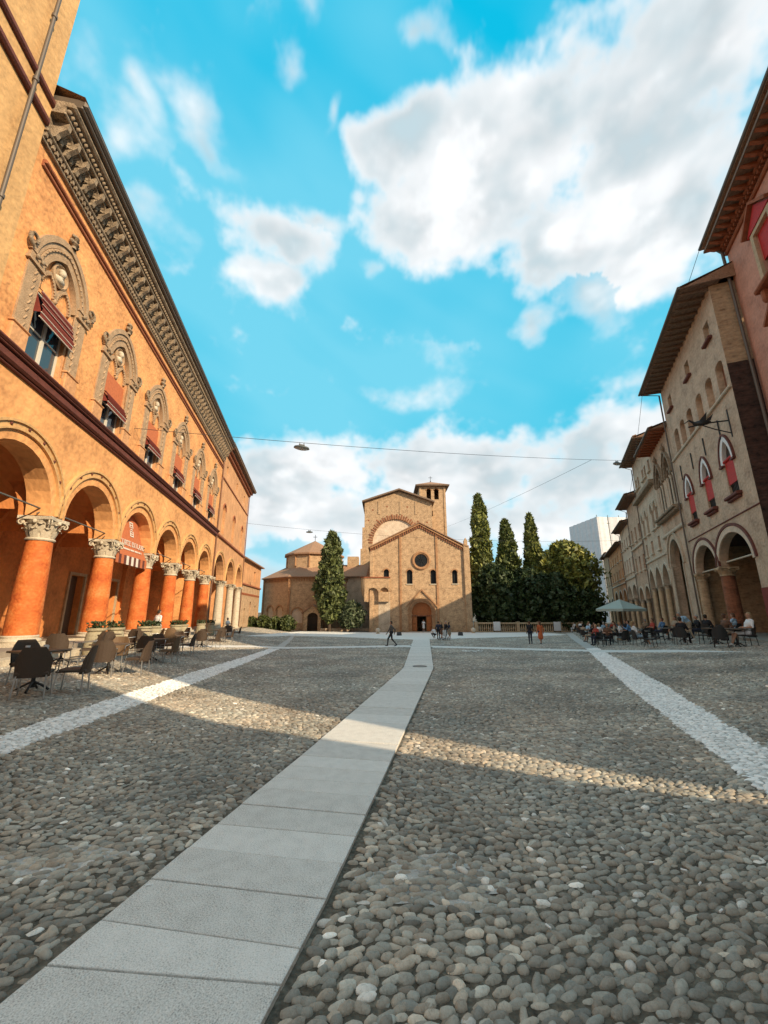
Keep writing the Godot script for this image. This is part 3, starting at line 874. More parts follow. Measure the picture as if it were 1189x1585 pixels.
# window with two leaves, set back in an opening
func casement(parent: Node3D, c: float, w: float, y0: float, y1: float, z: float, wood: Material, glass: Material, rows := 2) -> Node3D:
	var g := group_node("window", parent, Vector3(c, y0, z))
	var h := y1 - y0
	var f := MB.new()
	var t := 0.07
	f.box(-w / 2, 0, -0.04, -w / 2 + t, h, 0.04); f.box(w / 2 - t, 0, -0.04, w / 2, h, 0.04)
	f.box(-w / 2 + t, 0, -0.04, w / 2 - t, t, 0.04); f.box(-w / 2 + t, h - t, -0.04, w / 2 - t, h, 0.04)
	f.box(-0.06, t, -0.035, 0.06, h - t, 0.055)
	for i in range(1, rows):
		var y := h * i / rows
		f.box(-w / 2 + t, y - 0.025, -0.03, -0.06, y + 0.025, 0.03); f.box(0.06, y - 0.025, -0.03, w / 2 - t, y + 0.025, 0.03)
	part(f, "frame", wood, g)
	for s in [-1.0, 1.0]:
		for i in rows:
			var p := MB.new()
			var xa: float = 0.06 if s > 0 else -w / 2 + t
			var xb: float = w / 2 - t if s > 0 else -0.06
			p.box(xa, maxf(t, h * i / rows + (0.025 if i else 0.0)), -0.012, xb, minf(h - t, h * (i + 1) / rows - (0.025 if i < rows - 1 else 0.0)), 0.0)
			part(p, "pane", glass, g)
	return g

# ---------------------------------------------------------------- left row: the orange arcaded palace and its neighbours
func build_left() -> void:
	var th := atan2(0.98340, -0.18144)
	var sA := -3.95; var sB := 23.75
	var at := frame_at(L_AT, L_DIR, sA)
	var b := thing("arcaded_palace", "orange plastered palace with columned arcade and gothic windows above", "building", at, th)
	var dx := -sA
	var fl := func(s: float) -> float: return lerpf(0.45, -0.05, clampf(s / 23.75, 0, 1))
	var pitch := 4.47
	var cols := []
	for i in range(-1, 6): cols.append(0.62 + pitch * i)
	# arcade wall
	var mb := mbx(dx)
	var ops := []
	for i in 6:
		ops.append({"c": (cols[i] + cols[i + 1]) / 2, "w": 3.62, "y0": 0.0, "y1": 4.62, "k": "round", "rise": 1.82})
	mb.wall(sA, sB, 4.62, 8.22, 0, -0.72, ops, true)
	part(mb, "arcade_wall", M.arcade_plaster, b)
	# mouldings round each arch
	for o in ops:
		var g := mbx(dx)
		var p := MB.outline(o, 28)
		g.band(p, 0.30, 0.36, -0.01, 0.09); g.band(p, 0.36, 0.52, -0.01, 0.05); g.band(p, 0.52, 0.60, -0.01, 0.11)
		part(g, "arch_moulding", M.pale_ochre, b)
		var bead := mbx(dx)
		for k in 9:
			var q := p[mini(2 + k * 3, p.size() - 1)]
			var d := (q - Vector2(o.c, o.y1)).normalized() * 0.44
			bead.ball(Vector3(q.x + d.x, q.y + d.y, 0.06), Vector3(0.055, 0.055, 0.04), 6, 4)
		joined(part(bead, "arch_studs", M.maroon_stone, b))
	# columns, tie rods
	for i in range(0, 7):
		column(b, cols[i] + dx, -0.36, fl.call(cols[i]), 4.6, 0.45, 0.36, 0.80, M.orange_column, M.pale_stone)
	for i in 6:
		var r := mbx(dx)
		r.tube([Vector3(cols[i] + 0.2, 4.86, -0.3), Vector3(cols[i + 1] - 0.2, 4.86, -0.3)], 0.028, 6)
		r.tube([Vector3(cols[i + 1] - 0.05, 4.95, -0.3), Vector3(cols[i + 1] - 0.55, 4.66, -0.3)], 0.02, 5)
		part(r, "tie_rod", M.lamp_metal, b)
	# portico: floor, step, back wall, ceiling, cross arches
	var f := mbx(dx)
	for i in 8:
		var s0 := lerpf(sA, sB, i / 8.0); var s1 := lerpf(sA, sB, (i + 1) / 8.0)
		f.quad(Vector3(s0, fl.call(s0), 0.55), Vector3(s1, fl.call(s1), 0.55), Vector3(s1, fl.call(s1), -5.2), Vector3(s0, fl.call(s0), -5.2))
		f.quad(Vector3(s0, fl.call(s0) - 0.9, 0.55), Vector3(s1, fl.call(s1) - 0.9, 0.55), Vector3(s1, fl.call(s1), 0.55), Vector3(s0, fl.call(s0), 0.55))
	part(f, "portico_floor", M.portico_floor, b)
	var st := mbx(dx)
	for i in 14:
		var s0 := lerpf(sA, sB, i / 14.0) + 0.006; var s1 := lerpf(sA, sB, (i + 1) / 14.0) - 0.006
		var m := MB.new(); m.xf.origin.x = dx
		var y: float = fl.call((s0 + s1) / 2) - 0.17
		m.box(s0, y - 0.9, 0.555, s1, y, 0.95)
		part(m, "step_stone", M.pale_stone, b)
	var back := mbx(dx)
	var bops := []
	var kinds := ["door", "window", "plain", "door", "door", "door"]
	for i in 6:
		var c: float = (cols[i] + cols[i + 1]) / 2
		if kinds[i] == "door": bops.append({"c": c + 0.6, "w": 1.5, "y0": 0.0, "y1": 3.6, "k": "flat"})
		elif kinds[i] == "window": bops.append({"c": c + 1.0, "w": 0.85, "y0": 2.1, "y1": 4.4, "k": "flat"})
	back.wall(sA - 4, sB, -0.2, 7.4, -5.0, -5.4, bops)
	part(back, "back_wall", M.portico_wall, b)
	for o in bops:
		var p := mbx(dx); p.panel(o, -5.35)
		part(p, "back_door" if o.y0 == 0.0 else "back_window", M.dark_wood if o.y0 == 0.0 else M.unlit_glazing, b)
		var fr := mbx(dx)
		var l: float = o.c - o.w / 2; var r: float = o.c + o.w / 2
		fr.box(l - 0.16, o.y0, -4.998, l, o.y1 + 0.16, -4.9); fr.box(r, o.y0, -4.998, r + 0.16, o.y1 + 0.16, -4.9); fr.box(l, o.y1, -4.998, r, o.y1 + 0.16, -4.9)
		if o.y0 > 0: fr.box(l - 0.2, o.y0 - 0.12, -4.998, r + 0.2, o.y0, -4.84)
		part(fr, "door_frame" if o.y0 == 0.0 else "window_surround", M.sandstone, b)
	var ce := mbx(dx)
	for i in 6:                              # a shallow barrel over each bay
		for k in 10:
			var a := PI * k / 10; var a2 := PI * (k + 1) / 10
			var c: float = (cols[i] + cols[i + 1]) / 2
			var rx := pitch / 2
			ce.quad(Vector3(c - cos(a) * rx, 4.9 + sin(a) * 2.0, -0.72), Vector3(c - cos(a2) * rx, 4.9 + sin(a2) * 2.0, -0.72), Vector3(c - cos(a2) * rx, 4.9 + sin(a2) * 2.0, -5.0), Vector3(c - cos(a) * rx, 4.9 + sin(a) * 2.0, -5.0))
	ce.quad(Vector3(sA, 7.35, 0), Vector3(sB, 7.35, 0), Vector3(sB, 7.35, -5.4), Vector3(sA, 7.35, -5.4))
	part(ce, "vault", M.portico_wall, b)
	for i in 7:
		var w := MB.new()
		w.xf = Transform3D(Basis(Vector3.UP, PI / 2), Vector3(cols[i] + dx - 0.28, 0, -2.86))
		w.wall(-2.14, 2.14, 4.62, 7.35, 0.56, 0.0, [{"c": 0.0, "w": 3.7, "y0": 0.0, "y1": 4.62, "k": "round", "rise": 1.7}], true)
		part(w, "cross_arch", M.portico_wall, b)
		var pil := mbx(dx)
		pil.box(cols[i] - 0.27, 0.0, -4.999, cols[i] + 0.27, 4.62, -4.75)
		part(pil, "pilaster", M.sandstone if i == 1 else M.portico_wall, b)
	# upper wall with window recesses
	var up := mbx(dx)
	var wops := []
	for i in 6:
		wops.append({"c": (cols[i] + cols[i + 1]) / 2, "w": 1.9, "y0": 8.82, "y1": 11.75, "k": "point", "rise": 1.32})
	up.wall(sA, sB, 8.22, 16.4, 0, -0.26, wops)
	part(up, "upper_wall", M.ochre_plaster, b)
	var side := mbx(dx)
	side.quad(Vector3(sB, -1.5, 0), Vector3(sB, -1.5, -10), Vector3(sB, 17.3, -10), Vector3(sB, 17.3, 0))
	part(side, "party_wall", M.ochre_plaster, b)
	# string courses
	var s1 := mbx(dx)
	s1.bevel(sA, 8.20, -0.01, sB, 8.26, 0.10, 0.02); s1.bevel(sA, 8.28, -0.01, sB, 8.58, 0.20, 0.06); 
	part(s1, "string_course", M.maroon_stone, b)
	var s2 := mbx(dx)
	s2.bevel(sA, 8.582, -0.01, sB, 8.64, 0.27, 0.02); s2.bevel(sA, 8.642, -0.01, sB, 8.78, 0.34, 0.05)
	part(s2, "string_ledge", M.maroon_stone, b)
	var s3 := mbx(dx)
	s3.bevel(sA + 0.4, 14.82, -0.01, sB, 14.93, 0.07, 0.02); s3.bevel(sA + 0.4, 14.932, -0.01, sB, 15.06, 0.14, 0.03)
	part(s3, "upper_moulding", M.terracotta, b)
	for i in 6: gothic_window(b, wops[i], dx, i)
	# cornice
	var c1 := mbx(dx)
	var x := sA + 0.05
	while x < sB - 0.1:
		c1.box(x, 15.56, -0.01, x + 0.09, 15.72, 0.19); x += 0.18
	joined(part(c1, "dentil_course", M.cornice_stone, b))
	var c2 := mbx(dx)
	c2.bevel(sA, 15.46, -0.01, sB, 15.555, 0.12, 0.02); c2.bevel(sA, 15.722, -0.01, sB, 15.83, 0.24, 0.03)
	c2.box(sA, 15.832, -0.01, sB, 16.50, 0.12)
	c2.bevel(sA, 16.502, -0.01, sB, 16.60, 0.58, 0.03); c2.bevel(sA, 16.80, -0.01, sB, 16.98, 0.80, 0.06)
	part(c2, "cornice", M.cornice_stone, b)
	var c3 := mbx(dx)
	x = sA + 0.03
	while x < sB - 0.05:
		c3.ball(Vector3(x + 0.06, 16.70, 0.60), Vector3(0.055, 0.095, 0.1), 6, 4); x += 0.155
	c3.box(sA, 16.602, -0.01, sB, 16.798, 0.56)
	joined(part(c3, "egg_moulding", M.cornice_stone, b))
	var c4 := mbx(dx)
	c4.bevel(sA + 0.1, 17.0, -0.3, sB, 17.10, 0.92, 0.03); c4.bevel(sA + 0.1, 17.102, -0.3, sB, 17.32, 1.02, 0.07)
	part(c4, "gutter", M.lead_pipe, b)
	# shell niches between small consoles
	var nb := MB.new()                       # console
	nb.prism(PackedVector2Array([Vector2(0, 0), Vector2(0.14, 0.05), Vector2(0.2, 0.2), Vector2(0.3, 0.3), Vector2(0.42, 0.42), Vector2(0.44, 0.64), Vector2(0, 0.64)]), -0.07, 0.07)
	var cm := nb.mesh()
	var sh := MB.new()                       # shell: fan of ribs under an arch
	for k in 7:
		var a := PI * k / 7 + 0.05; var a2 := PI * (k + 1) / 7 - 0.05
		sh.tri(Vector3(0, 0.3, 0.16), Vector3(cos(a) * 0.2, 0.3 + sin(a) * 0.26, 0.36), Vector3(cos(a2) * 0.2, 0.3 + sin(a2) * 0.26, 0.36))
	sh.band(MB.outline({"c": 0.0, "w": 0.38, "y0": 0.0, "y1": 0.3, "k": "round", "rise": 0.26}, 8), 0.0, 0.07, 0.14, 0.42)
	sh.ball(Vector3(0, 0.22, 0.2), Vector3(0.1, 0.13, 0.07), 6, 4)
	var shm := sh.mesh()
	x = sA + 0.35
	while x < sB - 0.2:
		var o := part(cm, "console", M.cornice_stone, b); o.transform = Transform3D(Basis(Vector3.UP, -PI / 2), Vector3(x + dx, 15.85, 0.12))
		var e := part(shm, "shell_niche", M.cornice_stone, b); e.position = Vector3(x + dx + 0.275, 15.86, 0.0)
		x += 0.55
	var rf := mbx(dx)
	rf.quad(Vector3(sA, 17.33, 1.0), Vector3(sB, 17.33, 1.0), Vector3(sB, 20.4, -8), Vector3(sA, 20.4, -8))
	rf.quad(Vector3(sA, 20.4, -8), Vector3(sB, 20.4, -8), Vector3(sB, 17.3, -16), Vector3(sA, 17.3, -16))
	rf.quad(Vector3(sB, 17.3, -16), Vector3(sA, 17.3, -16), Vector3(sA, -1, -16), Vector3(sB, -1, -16))
	part(rf, "roof", M.roof_tile, b)
	var dp := mbx(dx)
	dp.tube([Vector3(sB - 0.06, 16.9, 0.9), Vector3(sB - 0.06, 16.3, 0.12), Vector3(sB - 0.06, 0.4, 0.10)], 0.06, 8)
	part(dp, "downpipe", M.copper_pipe, b)

	# the sign awning in the third visible arch
	var aw := thing("arch_awning", "dark orange arched cafe awning with printed sign, hung in an arcade arch", "awning", frame_at(L_AT, L_DIR, (cols[2] + cols[3]) / 2) + Vector3(0, 4.3, 0), th)
	var half := 1.80
	var cl := MB.new()
	var ol := MB.outline({"c": 0.0, "w": half * 2, "y0": 0.0, "y1": 0.32, "k": "round", "rise": 1.80}, 20)
	for i in ol.size() - 1:
		cl.quad(Vector3(ol[i].x, -0.15, -0.10), Vector3(ol[i + 1].x, -0.15, -0.10), Vector3(ol[i + 1].x, ol[i + 1].y, -0.55), Vector3(ol[i].x, ol[i].y, -0.55))
	part(cl, "cloth", M.orange_awning, aw)
	var nstr := 13
	for i in nstr:
		var v := MB.new()
		var x0 := lerpf(-half, half, float(i) / nstr); var x1 := lerpf(-half, half, float(i + 1) / nstr)
		v.quad(Vector3(x0, -0.15, -0.10), Vector3(x0, -0.58, -0.08), Vector3(x1, -0.58, -0.08), Vector3(x1, -0.15, -0.10))
		v.quad(Vector3(x0, -0.15, -0.105), Vector3(x1, -0.15, -0.105), Vector3(x1, -0.58, -0.085), Vector3(x0, -0.58, -0.085))
		part(v, "valance_flap", M.maroon_stone if i % 2 else (M.print_white if i in [4, 6, 8] else M.orange_awning), aw)
	var lean := Basis(Vector3.RIGHT, -0.19)
	var word := TextMesh.new()
	word.text = "CORTE ISOLANI"; word.font_size = 40; word.pixel_size = 0.0092; word.depth = 0.01
	var sf := SystemFont.new(); sf.font_names = PackedStringArray(["Droid Serif"]); word.font = sf
	var wo := MeshInstance3D.new(); wo.mesh = word; wo.material_override = M.print_white; wo.name = "sign_lettering"; aw.add_child(wo, true)
	wo.transform = Transform3D(lean, Vector3(0, 0.48, -0.20))
	var ln := MB.new()
	var lr := RandomNumberGenerator.new(); lr.seed = 4
	var lx := -1.05
	while lx < 1.05:
		var w := lr.randf_range(0.03, 0.07)
		ln.box(lx, -0.03, 0, lx + w, 0.05, 0.008); lx += w + (0.09 if lr.randf() < 0.2 else 0.025)
	var lo := part(ln, "sign_small_print", M.print_white, aw); lo.transform = Transform3D(lean, Vector3(0, 0.16, -0.14))
	var em := MB.new()
	for q in [[-0.2, 0.0, 0.2, 0.06], [-0.2, 0.7, 0.2, 0.76], [-0.2, 0.06, -0.14, 0.3], [0.14, 0.06, 0.2, 0.3], [-0.2, 0.46, -0.14, 0.7], [0.14, 0.46, 0.2, 0.7], [-0.12, 0.12, 0.12, 0.17], [-0.08, 0.24, 0.08, 0.29], [-0.12, 0.35, 0.12, 0.4], [-0.08, 0.46, 0.08, 0.51], [-0.12, 0.58, 0.12, 0.63]]:
		em.box(q[0], q[1], 0, q[2], q[3], 0.01)
	var eo := part(em, "sign_emblem", M.print_white, aw); eo.transform = Transform3D(lean, Vector3(0, 0.88, -0.29))

	# nearest house: tall, paler, only its upper corner shows
	var a0 := frame_at(L_AT, L_DIR, -15.0)
	var h := thing("corner_house", "tall pale ochre house with dark string courses and downpipe", "building", a0, th)
	var hm := MB.new()
	hm.wall(0, 11.05, 4.6, 27, 0.14, -0.4, [{"c": 8.2, "w": 1.2, "y0": 10.4, "y1": 12.6, "k": "flat"}, {"c": 4.4, "w": 1.2, "y0": 10.4, "y1": 12.6, "k": "flat"}])
	hm.quad(Vector3(11.05, 4.6, 0.14), Vector3(11.05, 4.6, -14), Vector3(11.05, 27, -14), Vector3(11.05, 27, 0.14))
	hm.quad(Vector3(0, 4.6, -14), Vector3(0, 4.6, 0.14), Vector3(0, 27, 0.14), Vector3(0, 27, -14))
	hm.quad(Vector3(11.05, 4.6, -14), Vector3(0, 4.6, -14), Vector3(0, 27, -14), Vector3(11.05, 27, -14))
	for q in [0.0, 3.5, 7.0]: hm.box(q, -0.5, -0.6, q + 0.9, 4.598, 0.14)
	hm.box(10.15, -0.5, -0.6, 11.05, 4.598, 0.0)
	part(hm, "wall", M.pale_ochre, h)
	var hr := MB.new()
	hr.box(-0.3, 27.0, -14.5, 11.4, 27.3, 1.0)
	part(hr, "roof", M.roof_tile, h)
	var hs := MB.new()
	hs.bevel(0, 16.62, 0.13, 11.05, 16.84, 0.30, 0.05)
	hs.bevel(0, 15.86, 0.13, 11.05, 16.08, 0.28, 0.05)
	part(hs, "string_course", M.maroon_stone, h)
	var hf := MB.new()
	hf.box(0, 16.082, 0.13, 11.05, 16.618, 0.19)
	part(hf, "frieze", M.pale_ochre, h)
	var hd := MB.new()
	hd.tube([Vector3(10.2, 26.5, 0.28), Vector3(10.2, 5.0, 0.28)], 0.05, 8)
	for y in [9.0, 12.0, 16.3, 19.0, 22.0]: hd.lathe([Vector2(0.05, 0), Vector2(0.075, 0.02), Vector2(0.075, 0.12), Vector2(0.05, 0.14)], 10, Vector3(10.2, y, 0.28))
	part(hd, "downpipe", M.lead_pipe, h)

	# second palace along the row
	var sC := 23.75; var sD := 40.4
	var d2 := -sC
	var p2 := thing("salmon_palace", "salmon house with three tall arches on pale stone columns", "building", frame_at(L_AT, L_DIR, sC), th)
	var fl2 := func(s: float) -> float: return lerpf(-0.05, -0.55, clampf((s - sC) / (sD - sC), 0, 1))
	var ops2 := [{"c": 26.55, "w": 4.4, "y0": -1.0, "y1": 4.6, "k": "round", "rise": 2.3}, {"c": 32.2, "w": 4.5, "y0": -1.0, "y1": 4.6, "k": "round", "rise": 2.3}, {"c": 37.75, "w": 4.2, "y0": -1.0, "y1": 4.6, "k": "round", "rise": 2.3}]
	var m2 := mbx(d2); m2.wall(sC, sD, 4.6, 8.4, 0, -0.7, ops2, true); part(m2, "arcade_wall", M.salmon_plaster, p2)
	for o in ops2:
		var g := mbx(d2); var p := MB.outline(o, 24)
		g.band(p, 0.22, 0.3, -0.01, 0.07); g.band(p, 0.3, 0.42, -0.01, 0.1)
		part(g, "arch_moulding", M.pale_ochre, p2)
	for s in [24.1, 29.37, 34.97, 40.0]:
		column(p2, s + d2, -0.35, fl2.call(s), 4.58, 0.42, 0.37, 0.6, M.pale_stone, M.pale_stone)
	var u2 := mbx(d2)
	var wo2 := []
	for c in [26.3, 31.6, 37.2]: wo2.append({"c": c, "w": 1.15, "y0": 8.95, "y1": 11.3, "k": "round"})
	u2.wall(sC, sD, 8.4, 14.0, 0, -0.35, wo2)
	var wo3 := []
	for c in [26.0, 31.6, 37.0]: wo3.append({"c": c, "w": 0.62, "y0": 15.0, "y1": 15.85, "k": "flat"})
	u2.wall(sC, sD, 14.0, 17.4, 0, -0.35, wo3)
	u2.quad(Vector3(sD, -1.5, 0), Vector3(sD, -1.5, -12), Vector3(sD, 17.4, -12), Vector3(sD, 17.4, 0))
	part(u2, "upper_wall", M.salmon_plaster, p2)
	for o in wo2:
		var pn := mbx(d2); pn.panel(o, -0.3); part(pn, "shutter", M.brown_shutter, p2)
		var g := mbx(d2); g.band(MB.outline(o, 16), 0.0, 0.16, -0.01, 0.08); part(g, "window_hood", M.terracotta, p2)
	for o in wo3:
		var pn := mbx(d2); pn.panel(o, -0.3); part(pn, "window", M.unlit_glazing, p2)
	var k2 := mbx(d2)
	k2.bevel(sC, 8.38, -0.01, sD, 8.62, 0.2, 0.05); k2.bevel(sC, 14.05, -0.01, sD, 14.2, 0.1, 0.03)
	part(k2, "string_course", M.terracotta, p2)
	var e2 := mbx(d2)
	e2.bevel(sC + 0.05, 16.7, -0.01, sD, 17.0, 0.25, 0.05); e2.bevel(sC + 0.05, 17.002, -0.01, sD + 0.2, 17.35, 0.5, 0.06)
	part(e2, "cornice", M.terracotta, p2)
	var e3 := mbx(d2)
	e3.box(sC + 0.05, 17.352, -0.5, sD + 0.45, 17.46, 0.85); e3.bevel(sC + 0.05, 17.462, -0.5, sD + 0.45, 17.62, 0.92, 0.05)
	part(e3, "eave", M.eave_wood, p2)
	var r2 := mbx(d2)
	r2.quad(Vector3(sC, 17.63, 0.9), Vector3(sD + 0.4, 17.63, 0.9), Vector3(sD + 0.4, 20.3, -7), Vector3(sC, 20.3, -7))
	r2.quad(Vector3(sC, 20.3, -7), Vector3(sD + 0.4, 20.3, -7), Vector3(sD + 0.4, 17.5, -14), Vector3(sC, 17.5, -14))
	r2.quad(Vector3(sD + 0.4, 17.5, -12), Vector3(sC, 17.5, -12), Vector3(sC, -1.0, -12), Vector3(sD + 0.4, -1.0, -12))
	part(r2, "roof", M.roof_tile, p2)
	var i2 := mbx(d2)
	i2.quad(Vector3(sC, -0.6, -5), Vector3(sD, -0.6, -5), Vector3(sD, 7.4, -5), Vector3(sC, 7.4, -5))
	i2.quad(Vector3(sC, 7.3, 0), Vector3(sD, 7.3, 0), Vector3(sD, 7.3, -5), Vector3(sC, 7.3, -5))
	part(i2, "back_wall", M.arcade_plaster, p2)
	for c in [26.4, 31.9, 37.6]:
		var q := mbx(d2); q.box(c - 0.7, -0.6, -4.999, c + 0.7, 3.0, -4.93); part(q, "back_door", M.dark_wood, p2)
	var f2 := mbx(d2)
	f2.quad(Vector3(sC, fl2.call(sC), 0.6), Vector3(sD, fl2.call(sD), 0.6), Vector3(sD, fl2.call(sD), -5), Vector3(sC, fl2.call(sC), -5))
	f2.quad(Vector3(sC, fl2.call(sC) - 0.8, 0.6), Vector3(sD, fl2.call(sD) - 0.8, 0.6), Vector3(sD, fl2.call(sD), 0.6), Vector3(sC, fl2.call(sC), 0.6))
	part(f2, "portico_floor", M.portico_floor, p2)
	var pp := mbx(d2)
	pp.tube([Vector3(sD - 0.1, 17.2, 0.5), Vector3(sD - 0.1, 16.8, 0.1), Vector3(sD - 0.1, -0.4, 0.1)], 0.06, 6)
	part(pp, "downpipe", M.copper_pipe, p2)

	# low brick wing that closes the corner towards the round church
	var v0 := Vector2(-18.7, -52.95); var v1 := Vector2(-20.35, -66.6)
	var dr := (v1 - v0).normalized()
	var ln3 := v0.distance_to(v1)
	var w3 := thing("low_brick_wing", "low brick and plaster wing between salmon palace and round church", "building", Vector3(v0.x, -1.0, v0.y), atan2(-dr.y, dr.x))
	var m3 := MB.new()
	var o3 := [{"c": 3.2, "w": 0.8, "y0": 0.9, "y1": 2.6, "k": "round"}, {"c": 6.9, "w": 1.1, "y0": 0.3, "y1": 3.4, "k": "round"}, {"c": 10.6, "w": 0.9, "y0": 1.2, "y1": 3.0, "k": "round"}]
	m3.wall(0, ln3, -0.5, 6.1, 0, -0.3, o3)
	m3.quad(Vector3(0, -0.5, -7), Vector3(0, -0.5, 0), Vector3(0, 6.1, 0), Vector3(0, 6.1, -7))
	m3.quad(Vector3(ln3, -0.5, 0), Vector3(ln3, -0.5, -7), Vector3(ln3, 6.1, -7), Vector3(ln3, 6.1, 0))
	part(m3, "lower_wall", M.brick, w3)
	var m3b := MB.new()
	m3b.wall(0, ln3, 6.1, 9.4, -0.02, -0.3, [{"c": 8.8, "w": 1.3, "y0": 6.9, "y1": 8.4, "k": "flat"}])
	m3b.quad(Vector3(ln3, 6.1, -0.02), Vector3(ln3, 6.1, -7), Vector3(ln3, 9.4, -7), Vector3(ln3, 9.4, -0.02))
	part(m3b, "upper_wall", M.salmon_plaster, w3)
	for o in o3:
		var pn := MB.new(); pn.panel(o, -0.25); part(pn, "opening", M.unlit_glazing if o.w < 1.0 else M.dark_brick, w3)
	var pn3 := MB.new(); pn3.panel({"c": 8.8, "w": 1.3, "y0": 6.9, "y1": 8.4, "k": "flat"}, -0.25); part(pn3, "shutter", M.brown_shutter, w3)
	var st3 := MB.new()
	st3.bevel(0, 6.0, -0.01, ln3, 6.25, 0.2, 0.05)
	part(st3, "string_course", M.terracotta, w3)
	var cb := MB.new()
	var cx := 0.4
	while cx < ln3 - 0.4:
		cb.band(MB.outline({"c": cx, "w": 0.4, "y0": 0.0, "y1": 4.7, "k": "round"}, 8), 0.0, 0.1, -0.01, 0.1); cx += 0.62
	part(cb, "corbel_table", M.terracotta, w3)
	var rf3 := MB.new()
	rf3.box(-0.2, 9.402, -7.2, ln3 + 0.2, 9.55, 0.5)
	rf3.quad(Vector3(-0.2, 9.56, 0.5), Vector3(ln3 + 0.2, 9.56, 0.5), Vector3(ln3 + 0.2, 11.2, -4), Vector3(-0.2, 11.2, -4))
	part(rf3, "roof", M.roof_tile, w3)

func gothic_window(b: Node3D, o: Dictionary, dx: float, i: int) -> void:
	var g := group_node("gothic_window", b, Vector3(o.c + dx, 0, 0))
	var q := {"c": 0.0, "w": o.w, "y0": o.y0, "y1": o.y1, "k": "point", "rise": o.rise}
	# surround: two pilasters and a deep arch
	var s := MB.new()
	for sg in [-1.0, 1.0]:
		s.box(sg * 1.38 - (0.0 if sg > 0 else -0.0) - 0.19, 9.55, -0.01, sg * 1.38 + 0.19, 11.7, 0.06)
		s.box(sg * 1.075 - 0.125, 9.25, -0.24, sg * 1.075 + 0.125, 11.75, 0.04)
		s.box(sg * 1.30 - 0.36, 11.702, -0.01, sg * 1.30 + 0.36, 11.80, 0.13)
		s.box(sg * 1.27 - 0.30, 11.80, -0.01, sg * 1.27 + 0.30, 12.02, 0.09)
		s.box(sg * 1.30 - 0.36, 12.02, -0.01, sg * 1.30 + 0.36, 12.08, 0.13)
		for k in 8:                           # rope moulding on the jamb
			s.tube([Vector3(sg * 1.2 - 0.05, 9.6 + k * 0.26, 0.05), Vector3(sg * 1.2 + 0.05, 9.78 + k * 0.26, 0.05)], 0.035, 5)
	var ol := MB.outline(q, 24)
	s.band(ol, -0.06, 0.2, -0.24, 0.04); s.band(ol, 0.2, 0.28, -0.01, 0.08); s.band(ol, 0.30, 0.44, -0.01, 0.05); s.band(ol, 0.46, 0.66, -0.01, 0.10)
	for k in range(1, ol.size() - 1):
		var nrm := (ol[k] - Vector2(0, o.y1)).normalized() * 0.24
		s.ball(Vector3(ol[k].x + nrm.x, ol[k].y + nrm.y, 0.08), Vector3(0.04, 0.04, 0.04), 5, 3)
	part(s, "surround", M.window_stone, g)
	for sg in [-1.0, 1.0]:
		var ped := MB.new()
		ped.bevel(sg * 1.30 - 0.34, 8.80, -0.01, sg * 1.30 + 0.34, 9.5, 0.12, 0.03)
		ped.bevel(sg * 1.30 - 0.38, 9.502, -0.01, sg * 1.30 + 0.38, 9.56, 0.15, 0.02)
		ped.box(sg * 0.885 - 0.06, 8.82, -0.24, sg * 0.885 + 0.06, 11.6, -0.03)
		part(ped, "pedestal", M.salmon_plaster, g)
	# finial and scrolls
	var f := MB.new()
	var ay: float = o.y1 + o.rise + 0.62
	f.lathe([Vector2(0.1, ay), Vector2(0.07, ay + 0.12), Vector2(0.15, ay + 0.2), Vector2(0.05, ay + 0.34), Vector2(0.12, ay + 0.46), Vector2(0.0, ay + 0.62)], 8, Vector3(0, 0, 0.1))
	part(f, "finial", M.cornice_stone, g)
	for sg in [-1.0, 1.0]:
		f = MB.new()
		f.ball(Vector3(sg * 0.16, ay + 0.22, 0.1), Vector3(0.08, 0.09, 0.07), 6, 4)
		f.ball(Vector3(sg * 0.13, ay + 0.45, 0.1), Vector3(0.06, 0.07, 0.06), 6, 4)
		var pts := []
		for k in 11:
			var a := k * 0.62; var r := 0.24 - 0.017 * k
			pts.append(Vector3(sg * (1.62 + sin(a) * r), 12.34 - cos(a) * r, 0.13))
		f.tube(pts, 0.07, 6, 0.05)
		f.ball(Vector3(sg * 1.2, 11.91, 0.17), Vector3(0.08, 0.08, 0.05), 6, 4)
		f.ball(Vector3(sg * 1.42, 11.91, 0.17), Vector3(0.08, 0.08, 0.05), 6, 4)
		joined(part(f, "side_scroll", M.cornice_stone, g))
	# tympanum: plaster behind two small pointed arches and a roundel with a bust
	var t := MB.new()
	t.panel({"c": 0.0, "w": 1.9, "y0": 11.35, "y1": 11.75, "k": "point", "rise": o.rise}, -0.16)
	part(t, "tympanum", M.ochre_plaster, g)
	var tr := MB.new()
	for sg in [-1.0, 1.0]:
		var so := MB.outline({"c": sg * 0.42, "w": 0.66, "y0": 11.35, "y1": 11.55, "k": "point", "rise": 0.62}, 14)
		tr.band(so, 0.0, 0.13, -0.155, -0.08)
		for p in so: tr.ball(Vector3(p.x, p.y, -0.075), Vector3(0.032, 0.032, 0.03), 5, 3)
	tr.ball(Vector3(0, 11.5, -0.1), Vector3(0.09, 0.12, 0.07), 6, 4)
	tr.xf = Transform3D(Basis(Vector3.RIGHT, PI / 2), Vector3(0, 12.5, -0.155))
	tr.lathe([Vector2(0.40, 0.0), Vector2(0.42, 0.09), Vector2(0.36, 0.12), Vector2(0.32, 0.05), Vector2(0.0, 0.03)], 16)
	tr.xf = Transform3D.IDENTITY
	part(tr, "tracery", M.window_stone, g)
	var bu := MB.new()
	bu.ball(Vector3(0.02, 12.62, -0.05), Vector3(0.11, 0.145, 0.11), 10, 7)
	bu.ball(Vector3(0.02, 12.69, -0.07), Vector3(0.135, 0.11, 0.11), 10, 6)
